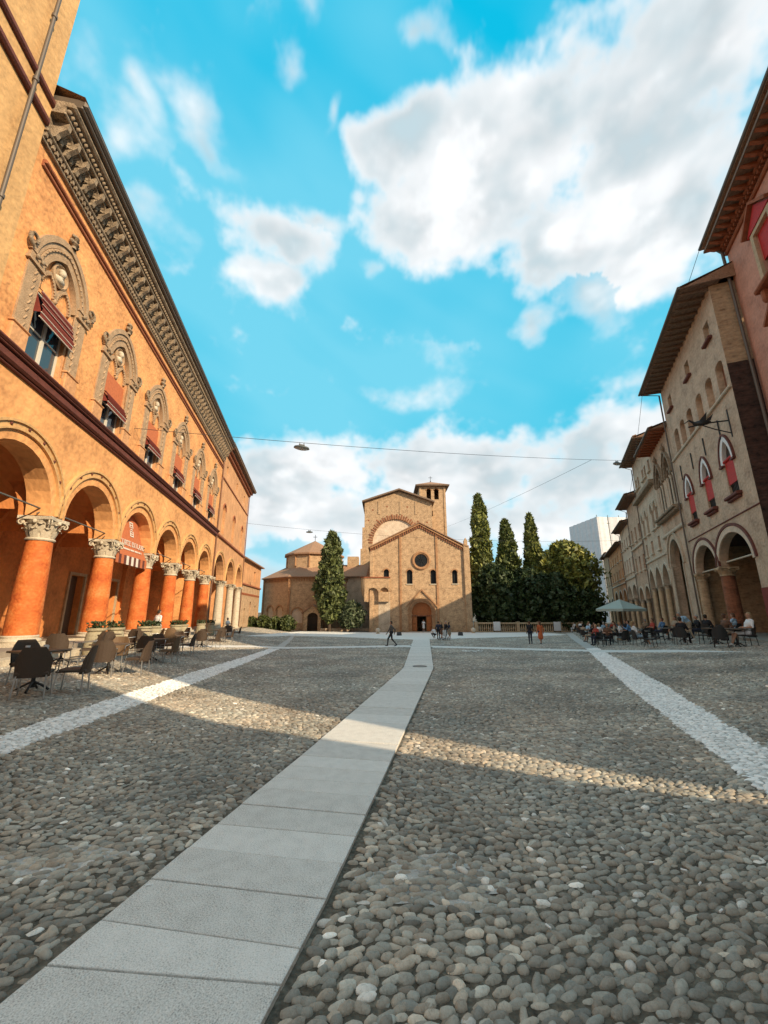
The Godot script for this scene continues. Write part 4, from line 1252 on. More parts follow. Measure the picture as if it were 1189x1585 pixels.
	bu.ball(Vector3(0.0, 12.36, -0.09), Vector3(0.25, 0.13, 0.09), 10, 6)
	bu.ball(Vector3(0.02, 12.48, -0.07), Vector3(0.07, 0.09, 0.07), 8, 5)
	part(bu, "bust", M.pale_stone, g)
	casement(g, 0.0, 1.64, 8.82, 11.3, -0.2, M.window_white, M.glass_blue, 2)
	var top := 11.36; var out := 0.5; var drop := 0.75
	if i > 0:
		var bl := MB.new(); bl.box(-0.82, 10.35, -0.12, 0.82, 11.36, -0.09); part(bl, "blind", M.orange_awning, g)
		top = 10.4; out = 0.2; drop = 0.5
	else:
		top = 11.34; out = 0.2; drop = 0.9
	# awning with gathered folds
	var aw := MB.new()
	var n := 8
	for a in n:
		var t0 := float(a) / n; var t1 := float(a + 1) / n
		var y0 := top - drop * t0; var y1 := top - drop * t1
		var z0 := lerpf(-0.06, out, sqrt(t0)) + (0.05 if a % 2 else 0.0); var z1 := lerpf(-0.06, out, sqrt(t1)) + (0.0 if a % 2 else 0.05)
		aw.quad(Vector3(-0.86, y1, z1), Vector3(0.86, y1, z1), Vector3(0.86, y0, z0), Vector3(-0.86, y0, z0))
	aw.quad(Vector3(-0.86, top - drop - 0.18, out - 0.02), Vector3(0.86, top - drop - 0.18, out - 0.02), Vector3(0.86, top - drop, out), Vector3(-0.86, top - drop, out))
	for sg in [-1.0, 1.0]:
		aw.tri(Vector3(sg * 0.86, top, -0.1), Vector3(sg * 0.86, top - drop, out), Vector3(sg * 0.86, top - drop, -0.1))
	part(aw, "awning", M.red_awning, g)
	var bar := MB.new()
	bar.tube([Vector3(-0.9, top - drop - 0.18, out), Vector3(0.9, top - drop - 0.18, out)], 0.02, 5)
	bar.tube([Vector3(-0.86, top - drop, out), Vector3(0.86, top - drop, out)], 0.018, 5)
	if i == 0:
		for k in 3: bar.tube([Vector3(-0.86, top - drop * (0.2 + k * 0.25), out * sqrt(0.2 + k * 0.25) + 0.03), Vector3(0.86, top - drop * (0.2 + k * 0.25), out * sqrt(0.2 + k * 0.25) + 0.03)], 0.014, 4)
	part(bar, "awning_bar", M.print_white, g)

# ---------------------------------------------------------------- right row, in the shade
func joined(o: Node) -> Node:                # small pieces kept together
	o.set_meta("kind", "stuff"); return o

func eave(parent: Node3D, x0: float, x1: float, y: float, out: float, rafters: Material, slope := 0.3, depth := 9.0, boards: Material = null) -> void:
	if boards == null: boards = M.eave_wood
	var b := MB.new()
	b.box(x0, y, -0.4, x1, y + 0.06, out)
	part(b, "soffit", boards, parent)
	var x := x0 + 0.2
	while x < x1 - 0.2:
		var r := MB.new(); r.prism(PackedVector2Array([Vector2(-0.05, y - 0.16), Vector2(out - 0.22, y - 0.10), Vector2(out - 0.08, y - 0.003), Vector2(-0.05, y - 0.003)]), -0.06, 0.06)
		var o := part(r, "rafter", rafters, parent); o.transform = Transform3D(Basis(Vector3.UP, -PI / 2), Vector3(x, 0, 0)); x += 0.62
	var g := MB.new()
	g.tube([Vector3(x0 - 0.03, y + 0.07, out + 0.05), Vector3(x1 + 0.03, y + 0.07, out + 0.05)], 0.09, 8)
	part(g, "gutter", M.lead_pipe, parent)
	var t := MB.new()
	t.quad(Vector3(x0, y + 0.17, out), Vector3(x1, y + 0.17, out), Vector3(x1, y + 0.17 + slope * depth * 0.5, out - depth * 0.5 ), Vector3(x0, y + 0.17 + slope * depth * 0.5, out - depth * 0.5))
	t.quad(Vector3(x0, y + 0.17 + slope * depth * 0.5, out - depth * 0.5), Vector3(x1, y + 0.17 + slope * depth * 0.5, out - depth * 0.5), Vector3(x1, y, -depth), Vector3(x0, y, -depth))
	for e in [x0, x1]:
		t.tri(Vector3(e, y, out), Vector3(e, y + 0.17 + slope * depth * 0.5, out - depth * 0.5), Vector3(e, y, -depth))
	part(t, "roof", M.roof_tile, parent)
	var w := x0 + 0.1                        # tile ends along the eave
	while w < x1:
		var e2 := MB.new(); e2.tube([Vector3(w, y + 0.19, out + 0.02), Vector3(w, y + 0.19 + 0.3 * slope, out - 0.3)], 0.075, 6)
		part(e2, "tile", M.roof_tile, parent); w += 0.21

func shell(parent: Node3D, x0: float, x1: float, y0: float, y1: float, depth: float, m: Material) -> void:   # side and rear walls of a house
	var s := MB.new()
	s.quad(Vector3(x1, y0, 0), Vector3(x1, y0, -depth), Vector3(x1, y1, -depth), Vector3(x1, y1, 0))
	s.quad(Vector3(x0, y0, -depth), Vector3(x0, y0, 0), Vector3(x0, y1, 0), Vector3(x0, y1, -depth))
	s.quad(Vector3(x1, y0, -depth), Vector3(x0, y0, -depth), Vector3(x0, y1, -depth), Vector3(x1, y1, -depth))
	part(s, "side_walls", m, parent)

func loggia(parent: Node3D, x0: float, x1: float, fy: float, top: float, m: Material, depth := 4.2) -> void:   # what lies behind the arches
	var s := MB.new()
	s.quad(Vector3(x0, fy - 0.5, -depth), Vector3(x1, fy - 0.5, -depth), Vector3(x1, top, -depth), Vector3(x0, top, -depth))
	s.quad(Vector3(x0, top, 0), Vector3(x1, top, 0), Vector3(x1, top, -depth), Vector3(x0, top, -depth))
	part(s, "back_wall", m, parent)  # callers pass near-black brick that carries the deep arcade shade
	var f := MB.new()
	f.box(x0, fy - 0.8, -depth, x1, fy, 0.35)
	part(f, "portico_floor", M.portico_floor, parent)

func opening_set(parent: Node3D, ops: Array, fill: Material, depth: float, called := "window", frame: Material = null, sill: Material = null) -> void:
	for o in ops:
		var g := group_node(called, parent)
		var p := MB.new(); p.panel(o, -depth); part(p, "pane", fill, g)
		if frame:
			var f := MB.new()
			var q := {"c": o.c, "w": o.w - 0.02, "y0": o.y0, "y1": o.y1, "k": o.get("k", "flat"), "rise": o.get("rise", o.w / 2.0)}
			var t := 0.05
			f.box(o.c - 0.03, o.y0 + 0.002, -depth + 0.004, o.c + 0.03, o.y1, -depth + 0.06)
			f.box(o.c - o.w / 2, o.y0 + 0.002, -depth + 0.004, o.c - o.w / 2 + t, o.y1, -depth + 0.05)
			f.box(o.c + o.w / 2 - t, o.y0 + 0.002, -depth + 0.004, o.c + o.w / 2, o.y1, -depth + 0.05)
			f.box(o.c - o.w / 2 + t, lerpf(o.y0, o.y1, 0.6), -depth + 0.004, o.c - 0.03, lerpf(o.y0, o.y1, 0.6) + t, -depth + 0.05)
			f.box(o.c + 0.03, lerpf(o.y0, o.y1, 0.6), -depth + 0.004, o.c + o.w / 2 - t, lerpf(o.y0, o.y1, 0.6) + t, -depth + 0.05)
			part(f, "frame", frame, g)
		if sill:
			var s := MB.new(); sill_box(s, o.c, o.w + 0.3, o.y0, 0.14, 0.2); part(s, "sill", sill, g)

func build_right() -> void:
	var th := atan2(-0.91940, -0.39333)
	var at := func(x: float) -> Vector3: return frame_at(R_AT, R_DIR, -x)
	# --- R1: tan medieval house
	var X := 0.0
	var b := thing("medieval_house", "tan medieval house with three pointed red windows and deep dark eaves", "building", at.call(0.0), th)
	var x0 := -7.7; var x1 := 3.7
	var m := MB.new()
	var arches := [{"c": -5.0, "w": 4.05, "y0": -1.0, "y1": 4.04, "k": "round", "rise": 1.62}, {"c": -0.32, "w": 4.45, "y0": -1.0, "y1": 4.04, "k": "round", "rise": 1.62}]
	m.wall(x0, x1, 4.04, 6.33, 0, -0.4, arches, true)
	m.box(2.0, 0.1, -0.6, 3.7, 4.039, 0.0)
	var pts := []
	for c in [-5.4, -1.95, 1.43]: pts.append({"c": c, "w": 1.2, "y0": 7.4, "y1": 9.15, "k": "point", "rise": 1.2})
	m.wall(x0, x1, 6.33, 12.4, 0, -0.17, pts)
	var ups := []
	for c in [-5.85, -4.35, -2.7, -0.75, 1.05, 2.75]: ups.append({"c": c, "w": 1.0, "y0": 12.52, "y1": 13.95, "k": "round", "rise": 0.3})
	m.wall(x0, x1, 12.4, 15.2, 0, -0.4, ups)
	var sml := []
	for c in [-5.9, -1.5, 2.3]: sml.append({"c": c, "w": 0.8, "y0": 15.9, "y1": 16.95, "k": "flat"})
	m.wall(x0, x1, 15.2, 18.25, 0, -0.4, sml)
	part(m, "wall", M.tan_plaster, b)
	for o in arches:
		var g := MB.new(); var p := MB.outline(o, 24)
		g.band(p, 0.02, 0.34, -0.01, 0.05)
		part(g, "arch_ring", M.white_plaster, b)
		var g2 := MB.new(); g2.band(p, 0.36, 0.5, -0.01, 0.09)
		part(g2, "arch_hood", M.maroon_stone, b)
	for o in pts:
		var g := group_node("pointed_window", b)
		var p := MB.outline(o, 18)
		var q := MB.new(); q.band(p, -0.02, 0.26, -0.15, 0.05); part(q, "white_arch", M.white_paint, g)
		var q2 := MB.new(); q2.band(p, 0.28, 0.38, -0.01, 0.1); part(q2, "hood", M.maroon_stone, g)
		for sg in [-1.0, 1.0]:
			var im := MB.new(); im.box(o.c + sg * 0.78 - 0.22, 9.04, -0.01, o.c + sg * 0.78 + 0.22, 9.14, 0.13); part(im, "impost", M.maroon_stone, g)
		var bl := MB.new(); bl.box(o.c - 0.58, 8.0, -0.07, o.c + 0.58, 9.3, -0.04); part(bl, "blind", M.red_shutter, g)
		var bl2 := MB.new(); bl2.tube([Vector3(o.c - 0.59, 9.3, -0.02), Vector3(o.c + 0.59, 9.3, -0.02)], 0.08, 6); part(bl2, "blind_roll", M.red_shutter, g)
		var gl := MB.new(); gl.panel(o, -0.16); part(gl, "pane", M.unlit_glazing, g)
		var rl := MB.new()
		for k in 7: rl.box(o.c - 0.54 + k * 0.17, 7.42, -0.13, o.c - 0.51 + k * 0.17, 8.0, -0.1)
		rl.box(o.c - 0.6, 7.95, -0.13, o.c + 0.6, 8.0, -0.09)
		joined(part(rl, "railing", M.iron, g))
		var sl := MB.new(); sl.bevel(o.c - 0.85, 7.22, -0.01, o.c + 0.85, 7.38, 0.26, 0.04); sl.bevel(o.c - 0.75, 7.08, -0.01, o.c + 0.75, 7.218, 0.16, 0.04); part(sl, "sill", M.maroon_stone, g)
	for i in 6:
		var pn := MB.new(); pn.panel(ups[i], -0.3)
		part(pn, "blocked_window", [M.unlit_glazing, M.brown_shutter, M.brown_shutter, M.tan_plaster, M.tan_plaster, M.brown_shutter][i], b)
	opening_set(b, sml, M.glass_dark, 0.3, "small_window", M.window_white, M.maroon_stone)
	var st := MB.new(); st.bevel(x0, 12.33, -0.01, x1, 12.47, 0.14, 0.04); part(st, "string_course", M.pale_stone, b)
	var st2 := MB.new(); st2.bevel(x0, 6.30, -0.01, x1, 6.37, 0.05, 0.02); part(st2, "lower_string", M.maroon_stone, b)
	for c in [[-7.36, 0.3], [-2.77, 0.36]]:
		column(b, c[0], -0.3, 0.2, 4.02, c[1], c[1] * 0.92, 0.5, M.dark_brick if c[0] > -5 else M.old_brick, M.sandstone)
	var pr := MB.new(); pr.box(2.002, 0.1, 0.001, 3.702, 2.6, 0.03); part(pr, "red_dado", M.red_awning, b)
	var iron := MB.new()
	iron.tube([Vector3(-2.7, 4.3, -0.3), Vector3(2.1, 4.3, -0.3)], 0.05, 6)
	part(iron, "tie_beam", M.pale_stone, b)
	var iron2 := MB.new(); iron2.tube([Vector3(-7.3, 4.1, -0.3), Vector3(-2.8, 4.1, -0.3)], 0.05, 6); part(iron2, "tie_beam", M.pale_stone, b)
	loggia(b, x0, x1, 0.22, 5.85, M.sooty_shade_brick)
	var yel := MB.new(); yel.box(0.6, 0.3, -4.19, 3.5, 4.6, -4.1); part(yel, "shop_front", M.ochre_plaster, b)
	var dark := MB.new(); dark.box(0.9, 0.3, -4.099, 2.9, 2.7, -4.05); part(dark, "shop_door", M.brown_shutter, b)
	var sd := MB.new()
	sd.quad(Vector3(x1, 13.6, 0), Vector3(x1, 13.6, -9), Vector3(x1, 18.25, -9), Vector3(x1, 18.25, 0))
	part(sd, "side_wall", M.old_brick, b)
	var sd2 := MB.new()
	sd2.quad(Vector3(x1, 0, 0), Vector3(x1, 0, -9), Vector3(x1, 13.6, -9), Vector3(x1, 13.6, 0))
	part(sd2, "sooty_shaded_side_wall", M.sooty_shade_brick, b)  # soot plus the shade below the sunlit top, both in the colour
	var bk := MB.new()
	bk.quad(Vector3(x1, 0, -9), Vector3(x0, 0, -9), Vector3(x0, 18.2, -9), Vector3(x1, 18.2, -9))
	bk.quad(Vector3(x0, 0, -9), Vector3(x0, 0, 0), Vector3(x0, 18.2, 0), Vector3(x0, 18.2, -9))
	part(bk, "rear_walls", M.old_brick, b)
	eave(b, x0 - 0.1, x1 + 0.35, 18.26, 1.35, M.eave_wood)
	var dp := MB.new()
	dp.tube([Vector3(-7.62, 18.2, 1.35), Vector3(-7.62, 17.9, 0.15), Vector3(-7.62, 0.4, 0.15)], 0.055, 6)
	part(dp, "downpipe", M.lead_pipe, b)
	for k in 4:                                # iron wall anchors
		var an := MB.new(); an.tube([Vector3(-6.2 + k * 2.5, 10.5, 0.05), Vector3(-6.2 + k * 2.5, 11.6, 0.05)], 0.035, 4); part(an, "wall_anchor", M.iron, b)

	# iron sign bracket with a dragon-like silhouette, high on the tan house
	var sg := thing("iron_bracket", "black wrought iron bracket sticking out from the tan house wall", "bracket", at.call(2.6) + Vector3(0, 11.0, 0), th)
	var ir := MB.new(); ir.tube([Vector3(0, 0.6, 0.0), Vector3(0, -0.9, 0.0)], 0.05, 5); part(ir, "wall_plate", M.iron, sg)
	var ir2 := MB.new(); ir2.tube([Vector3(0, 0.0, 0.02), Vector3(-0.1, 0.06, 0.8), Vector3(-0.15, 0.0, 1.7)], 0.04, 5); ir2.tube([Vector3(0, -0.7, 0.02), Vector3(-0.1, -0.35, 0.6), Vector3(-0.12, -0.02, 1.1)], 0.03, 5); part(ir2, "arm", M.iron, sg)
	var ir3 := MB.new(); ir3.ball(Vector3(-0.12, 0.12, 1.1), Vector3(0.08, 0.16, 0.42), 8, 5); ir3.tube([Vector3(-0.12, 0.15, 1.4), Vector3(-0.12, 0.36, 1.62), Vector3(-0.12, 0.22, 1.85)], 0.07, 5, 0.02); ir3.tri(Vector3(-0.12, 0.2, 0.9), Vector3(-0.12, 0.7, 0.8), Vector3(-0.1, 0.2, 1.25)); ir3.tri(Vector3(-0.12, 0.2, 0.7), Vector3(-0.12, 0.55, 0.55), Vector3(-0.1, 0.2, 0.95)); part(ir3, "figure", M.iron, sg)

	# --- pink house, set back a little, runs out of the frame
	var pk := thing("pink_house", "tall pink plastered house with pedimented red window and bracketed cornice", "building", at.call(3.72), th)
	var z0 := -1.06
	var pm := MB.new()
	var po := []
	for c in [3.35, 6.9]: po.append({"c": c, "w": 1.35, "y0": 15.75, "y1": 18.3, "k": "flat"})
	pm.xf.origin.z = z0
	pm.wall(0.004, 9.2, 15.2, 20.3, 0, -0.35, po)
	var po2 := []
	for c in [3.35, 6.9]: po2.append({"c": c, "w": 1.35, "y0": 11.0, "y1": 13.6, "k": "flat"})
	pm.wall(0.004, 9.2, 6.0, 15.2, 0, -0.35, po2)
	pm.wall(0.004, 9.2, 0.0, 6.0, 0, -0.5, [{"c": 2.6, "w": 3.2, "y0": 0.1, "y1": 3.6, "k": "round"}, {"c": 6.8, "w": 3.2, "y0": 0.1, "y1": 3.6, "k": "round"}], true)
	pm.xf.origin.z = 0
	part(pm, "wall", M.pink_plaster, pk)
	var ps := MB.new(); ps.xf.origin.z = z0
	ps.quad(Vector3(9.2, 0, 0), Vector3(9.2, 0, -9), Vector3(9.2, 20.3, -9), Vector3(9.2, 20.3, 0))
	ps.quad(Vector3(9.2, 0, -9), Vector3(0, 0, -9), Vector3(0, 20.3, -9), Vector3(9.2, 20.3, -9))
	ps.quad(Vector3(0.004, 18.2, -9), Vector3(0.004, 18.2, 0), Vector3(0.004, 20.3, 0), Vector3(0.004, 20.3, -9))
	part(ps, "side_walls", M.pink_plaster, pk)
	for i in 4:
		var o: Dictionary = (po + po2)[i]
		var g := group_node("pedimented_window", pk, Vector3(0, 0, z0))
		var s := MB.new()
		var l: float = o.c - o.w / 2; var r: float = o.c + o.w / 2
		s.box(l - 0.24, o.y0, -0.01, l, o.y1 + 0.2, 0.12); s.box(r, o.y0, -0.01, r + 0.24, o.y1 + 0.2, 0.12); s.box(l, o.y1, -0.01, r, o.y1 + 0.2, 0.12)
		part(s, "surround", M.sandstone, g)
		var pd := MB.new()
		pd.prism(PackedVector2Array([Vector2(l - 0.4, o.y1 + 0.21), Vector2(r + 0.4, o.y1 + 0.21), Vector2(o.c, o.y1 + 1.1)]), -0.01, 0.16)
		part(pd, "pediment", M.red_shutter if i < 2 else M.pink_plaster, g)
		var pe := MB.new()
		pe.band(PackedVector2Array([Vector2(l - 0.5, o.y1 + 0.26), Vector2(o.c, o.y1 + 1.2), Vector2(r + 0.5, o.y1 + 0.26)]), -0.02, 0.12, -0.01, 0.34)
		part(pe, "pediment_moulding", M.terracotta, g)
		var bl := MB.new(); bl.box(l + 0.003, lerpf(o.y0, o.y1, 0.45), -0.1, r - 0.003, o.y1, -0.06); part(bl, "blind", M.red_shutter, g)
		var gl := MB.new(); gl.panel(o, -0.33); part(gl, "pane", M.glass_dark, g)
		var si := MB.new(); si.bevel(l - 0.5, o.y0 - 0.2, -0.01, r + 0.5, o.y0 - 0.003, 0.4, 0.06); part(si, "sill", M.terracotta, g)
		for e in [l - 0.2, r + 0.2]:
			var br := MB.new(); br.bevel(e - 0.12, o.y0 - 0.75, -0.01, e + 0.12, o.y0 - 0.203, 0.26, 0.06); br.ball(Vector3(e, o.y0 - 0.75, 0.12), Vector3(0.13, 0.13, 0.13), 8, 5); part(br, "sill_bracket", M.terracotta, g)
	var pc := MB.new()
	pc.bevel(0.0, 19.78, z0 - 0.01, 9.3, 19.98, z0 + 0.14, 0.05); pc.bevel(0.0, 20.12, z0 - 0.01, 9.3, 20.3, z0 + 0.34, 0.05)
	part(pc, "cornice", M.terracotta, pk)
	var x := 0.05
	var dn := MB.new()
	while x < 9.2:
		dn.box(x, 19.98, z0 - 0.01, x + 0.12, 20.119, z0 + 0.26); x += 0.24
	joined(part(dn, "dentils", M.terracotta, pk))
	var pc2 := MB.new()
	pc2.box(0.0, 20.302, z0 - 0.3, 9.3, 20.42, z0 + 0.95); part(pc2, "soffit", M.eave_wood, pk)
	x = 0.2
	while x < 9.1:
		var br := MB.new(); br.box(x, 20.422, z0 - 0.1, x + 0.16, 20.60, z0 + 0.9); 
		var br2 := MB.new(); br2.prism(PackedVector2Array([Vector2(0.3, 20.10), Vector2(0.55, 20.12), Vector2(0.9, 20.299), Vector2(0.3, 20.299)]), -0.08, 0.08)
		var o := part(br2, "modillion", M.terracotta, pk); o.transform = Transform3D(Basis(Vector3.UP, -PI / 2), Vector3(x, 0, z0)); x += 0.5
	var pc3 := MB.new(); pc3.bevel(-0.1, 20.43, z0 - 0.3, 9.3, 20.62, z0 + 0.8, 0.05); part(pc3, "eave_board", M.terracotta, pk)
	var pc4 := MB.new(); pc4.tube([Vector3(-0.15, 20.76, z0 + 1.0), Vector3(9.3, 20.76, z0 + 1.0)], 0.1, 8); part(pc4, "gutter", M.lead_pipe, pk)
	var pr2 := MB.new()
	pr2.box(-0.1, 20.63, z0 - 9.2, 9.3, 20.74, z0 + 1.0)
	pr2.quad(Vector3(-0.1, 20.85, z0 + 1.0), Vector3(9.3, 20.85, z0 + 1.0), Vector3(9.3, 22.3, z0 - 4), Vector3(-0.1, 22.3, z0 - 4))
	pr2.quad(Vector3(-0.1, 22.3, z0 - 4), Vector3(9.3, 22.3, z0 - 4), Vector3(9.3, 20.7, z0 - 9), Vector3(-0.1, 20.7, z0 - 9))
	part(pr2, "roof", M.roof_tile, pk)
	var pdp := MB.new(); pdp.tube([Vector3(0.16, 20.7, z0 + 0.9), Vector3(0.16, 19.9, z0 + 0.25), Vector3(0.16, 0.5, z0 + 0.14)], 0.075, 8); part(pdp, "downpipe", M.lead_pipe, pk)

	# --- R2: narrow house with tall arch and gothic pair
	var n := thing("gothic_house", "narrow grey-brown house with one tall arch and traceried gothic windows", "building", at.call(-10.9), th)
	x0 = -3.2; x1 = 3.196
	var nm := MB.new()
	var na := [{"c": -0.55, "w": 3.5, "y0": -1.0, "y1": 5.05, "k": "round", "rise": 2.1}]
	nm.wall(x0, x1, 5.05, 9.0, 0, -0.6, na, true)
	nm.box(x0, -0.2, -0.6, -2.302, 5.049, 0); nm.box(1.202, -0.2, -0.6, x1, 5.049, 0)
	var nw := [{"c": -1.5, "w": 1.9, "y0": 9.5, "y1": 11.9, "k": "point", "rise": 1.7}, {"c": 1.4, "w": 1.9, "y0": 9.5, "y1": 11.9, "k": "point", "rise": 1.7}]
	nm.wall(x0, x1, 9.0, 15.3, 0, -0.5, nw)
	part(nm, "wall", M.tan_plaster, n)
	for o in na:
		var g := MB.new(); var p := MB.outline(o, 24)
		g.band(p, -0.02, 0.16, -0.3, 0.06); g.band(p, 0.16, 0.4, -0.01, 0.04); g.band(p, 0.42, 0.6, -0.01, 0.14)
		g.box(-2.30, 0.0, -0.01, -2.14, 5.05, 0.06); g.box(1.04, 0.0, -0.01, 1.2, 5.05, 0.06)
		part(g, "arch_ring", M.grey_plaster, n)
	for o in nw:
		var g := group_node("gothic_window", n)
		var p := MB.outline(o, 18)
		var q := MB.new(); q.band(p, -0.05, 0.16, -0.3, 0.1); q.band(p, 0.2, 0.34, -0.01, 0.2); part(q, "hood", M.cornice_stone, g)
		var fi := MB.new(); fi.lathe([Vector2(0.16, 13.75), Vector2(0.1, 14.0), Vector2(0.2, 14.15), Vector2(0.06, 14.4), Vector2(0.0, 14.7)], 8, Vector3(o.c, 0, 0.12)); part(fi, "finial", M.cornice_stone, g)
		for sgn in [-1.0, 0.0, 1.0]:
			var cc := MB.new(); cc.lathe([Vector2(0.14, 9.5), Vector2(0.09, 9.65), Vector2(0.08, 11.6), Vector2(0.16, 11.9)], 8, Vector3(o.c + sgn * 0.86, 0, -0.12)); part(cc, "colonnette", M.pale_stone, g)
		for sgn in [-0.45, 0.45]:
			var tr := MB.new(); tr.band(MB.outline({"c": o.c + sgn, "w": 0.74, "y0": 9.5, "y1": 11.9, "k": "point", "rise": 0.7}, 12), 0.0, 0.12, -0.2, -0.06); part(tr, "tracery", M.cornice_stone, g)
		var gl := MB.new(); gl.panel(o, -0.45); part(gl, "pane", M.unlit_glazing, g)
	var nl := MB.new(); nl.bevel(x0, 8.8, -0.01, x1, 9.0, 0.42, 0.08); nl.bevel(x0, 9.002, -0.01, x1, 9.2, 0.55, 0.04); part(nl, "balcony_ledge", M.cornice_stone, n)
	var nl2 := MB.new(); nl2.bevel(x0, 7.55, -0.01, x1, 7.8, 0.2, 0.06); part(nl2, "string_course", M.pale_stone, n)
	loggia(n, x0, x1, -0.05, 7.3, M.sooty_shade_brick)
	shell(n, x0, x1, 0, 15.3, 9.0, M.old_brick)
	eave(n, x0 - 0.1, x1 - 0.15, 15.32, 1.15, M.terracotta, 0.3, 9.0, M.terracotta)

	# --- R3 to R6
	var h3 := thing("tall_cream_house", "tall cream house with pointed ground arches and thick mid cornice", "building", at.call(-18.45), th)
	row_house(h3, -4.35, 4.346, -0.35, M.cream_plaster, 17.2, [[-2.9, 2.4, 3.9, "point", 1.75], [0.0, 2.5, 4.0, "point", 1.75], [2.9, 2.4, 4.0, "point", 1.75]], 4.1, [
		{"y0": 7.0, "y1": 8.2, "w": 0.8, "k": "flat", "cs": [-3.2, -0.6, 2.4], "m": M.brown_shutter},
		{"y0": 9.0, "y1": 10.6, "w": 1.0, "k": "point", "cs": [-3.0, -1.0, 1.6, 3.2], "m": M.glass_dark},
		{"y0": 14.2, "y1": 15.3, "w": 0.7, "k": "flat", "cs": [-3.4, -2.2, 0.2, 1.4, 3.2], "m": M.brown_shutter}], 1.1, [[12.7, 0.5], [6.3, 0.12]])
	var h4 := thing("plain_tan_house", "plain tan house with two low arches between cream and white houses", "building", at.call(-26.4), th)
	row_house(h4, -3.6, 3.596, -0.6, M.tan_plaster, 14.0, [[-1.8, 2.7, 2.9, "round", 1.3], [1.8, 2.7, 2.9, "round", 1.3]], 3.0, [
		{"y0": 6.0, "y1": 7.6, "w": 0.9, "k": "flat", "cs": [-2.4, 0.0, 2.4], "m": M.brown_shutter},
		{"y0": 9.4, "y1": 11.0, "w": 0.9, "k": "flat", "cs": [-2.4, 0.0, 2.4], "m": M.glass_dark}], 1.1, [[8.6, 0.2]])
	var h5 := thing("white_house", "whitish plastered house with wide arches and shuttered windows", "building", at.call(-34.15), th)
	row_house(h5, -4.15, 4.146, -0.8, M.white_plaster, 12.4, [[-2.1, 3.4, 3.2, "round", 1.6], [2.0, 3.4, 3.2, "round", 1.6]], 3.3, [
		{"y0": 6.4, "y1": 8.2, "w": 0.9, "k": "flat", "cs": [-2.9, -0.9, 1.1, 3.1], "m": M.brown_shutter},
		{"y0": 9.6, "y1": 10.9, "w": 0.9, "k": "flat", "cs": [-2.9, -0.9, 1.1, 3.1], "m": M.glass_dark}], 0.9, [[5.6, 0.15]])
	var h6 := thing("far_ochre_house", "low ochre house with orange tiled roof at the far end", "building", at.call(-46.3), th)
	row_house(h6, -7.95, 7.98, -0.9, M.salmon_plaster, 11.0, [[-4.0, 3.4, 3.0, "round", 1.6], [1.0, 3.4, 3.0, "round", 1.6], [5.6, 3.4, 3.0, "round", 1.6]], 3.1, [
		{"y0": 6.2, "y1": 7.6, "w": 0.9, "k": "flat", "cs": [-6.0, -3.0, 0.0, 3.0, 6.0], "m": M.brown_shutter},
		{"y0": 8.8, "y1": 9.9, "w": 0.8, "k": "flat", "cs": [-6.0, -3.0, 0.0, 3.0, 6.0], "m": M.glass_dark}], 0.7, [[5.4, 0.12]])
	var ch := thing("chimney_pot", "small brick chimney on the far orange roof", "chimney", at.call(-40.0) + Vector3(2.4, 12.35, 1.0), th)
	var cm := MB.new(); cm.box(-0.3, -0.4, -0.3, 0.3, 1.1, 0.3); part(cm, "stack", M.dark_brick, ch)
	var cm2 := MB.new(); cm2.box(-0.4, 1.102, -0.4, 0.4, 1.25, 0.4); part(cm2, "cap", M.terracotta, ch)
	var h7 := thing("far_brown_house", "brown brick house past the orange roof, beside the wrapped scaffolding", "building", at.call(-59.0), th)
	row_house(h7, -4.6, 4.6, -1.2, M.old_brick, 11.6, [[-2.2, 2.6, 2.6, "round", 1.2], [2.2, 2.6, 2.6, "round", 1.2]], 2.7, [
		{"y0": 6.2, "y1": 7.8, "w": 0.9, "k": "flat", "cs": [-3.0, 0.0, 3.0], "m": M.unlit_glazing}], 0.6, [])

	# --- house in white scaffolding sheets, far behind
	var sc := thing("scaffolded_house", "tall house wrapped in pale white scaffolding sheets", "building", Vector3(56.0, -1.5, -97.0), 0.08)
	var sm := MB.new()
	var hh := 24.5
	for i in 26:                               # hanging sheet with soft vertical folds
		var a := -7.0 + i * 0.56; var c := a + 0.56
		var za := 6.0 + 0.10 * sin(i * 0.9) + 0.05 * sin(i * 2.3); var zb := 6.0 + 0.10 * sin((i + 1) * 0.9) + 0.05 * sin((i + 1) * 2.3)
		sm.quad(Vector3(a, 0, za), Vector3(c, 0, zb), Vector3(c, hh, zb - 0.2), Vector3(a, hh, za - 0.2))
	part(sm, "front_sheet", M.scaffold_cloth, sc)
	var sm2 := MB.new()
	for i in 22:
		var a := 6.0 - i * 0.56; var c := a - 0.56
		var xa := -7.0 - 0.14 * sin(i * 1.9); var xb := -7.0 - 0.14 * sin((i + 1) * 1.9)
		sm2.quad(Vector3(xb, 0, c), Vector3(xa, 0, a), Vector3(xa, hh, a), Vector3(xb, hh, c))
	part(sm2, "side_sheet", M.scaffold_cloth, sc)
	for k in 6:
		var po3 := MB.new(); po3.tube([Vector3(-6.8 + k * 2.7, -0.5, 5.75), Vector3(-6.8 + k * 2.7, hh + 0.5, 5.7)], 0.07, 5); part(po3, "scaffold_pole", M.lamp_metal, sc)
	for k in 5:
		var rl := MB.new(); rl.tube([Vector3(-6.8, 4.6 * (k + 1), 5.7), Vector3(7.3, 4.6 * (k + 1), 5.7)], 0.06, 5); part(rl, "scaffold_rail", M.lamp_metal, sc)
	var cr := MB.new(); cr.box(-6.4, 0, -6.4, 7.2, hh - 0.6, 5.6); part(cr, "wall", M.cream_plaster, sc)

	# --- unseen houses shaped for the light: their roofline keeps the square in shade
	var ha := thing("shade_caster_house", "unseen plain house past the pink one, shaped to shade the square", "building", at.call(12.95), th)
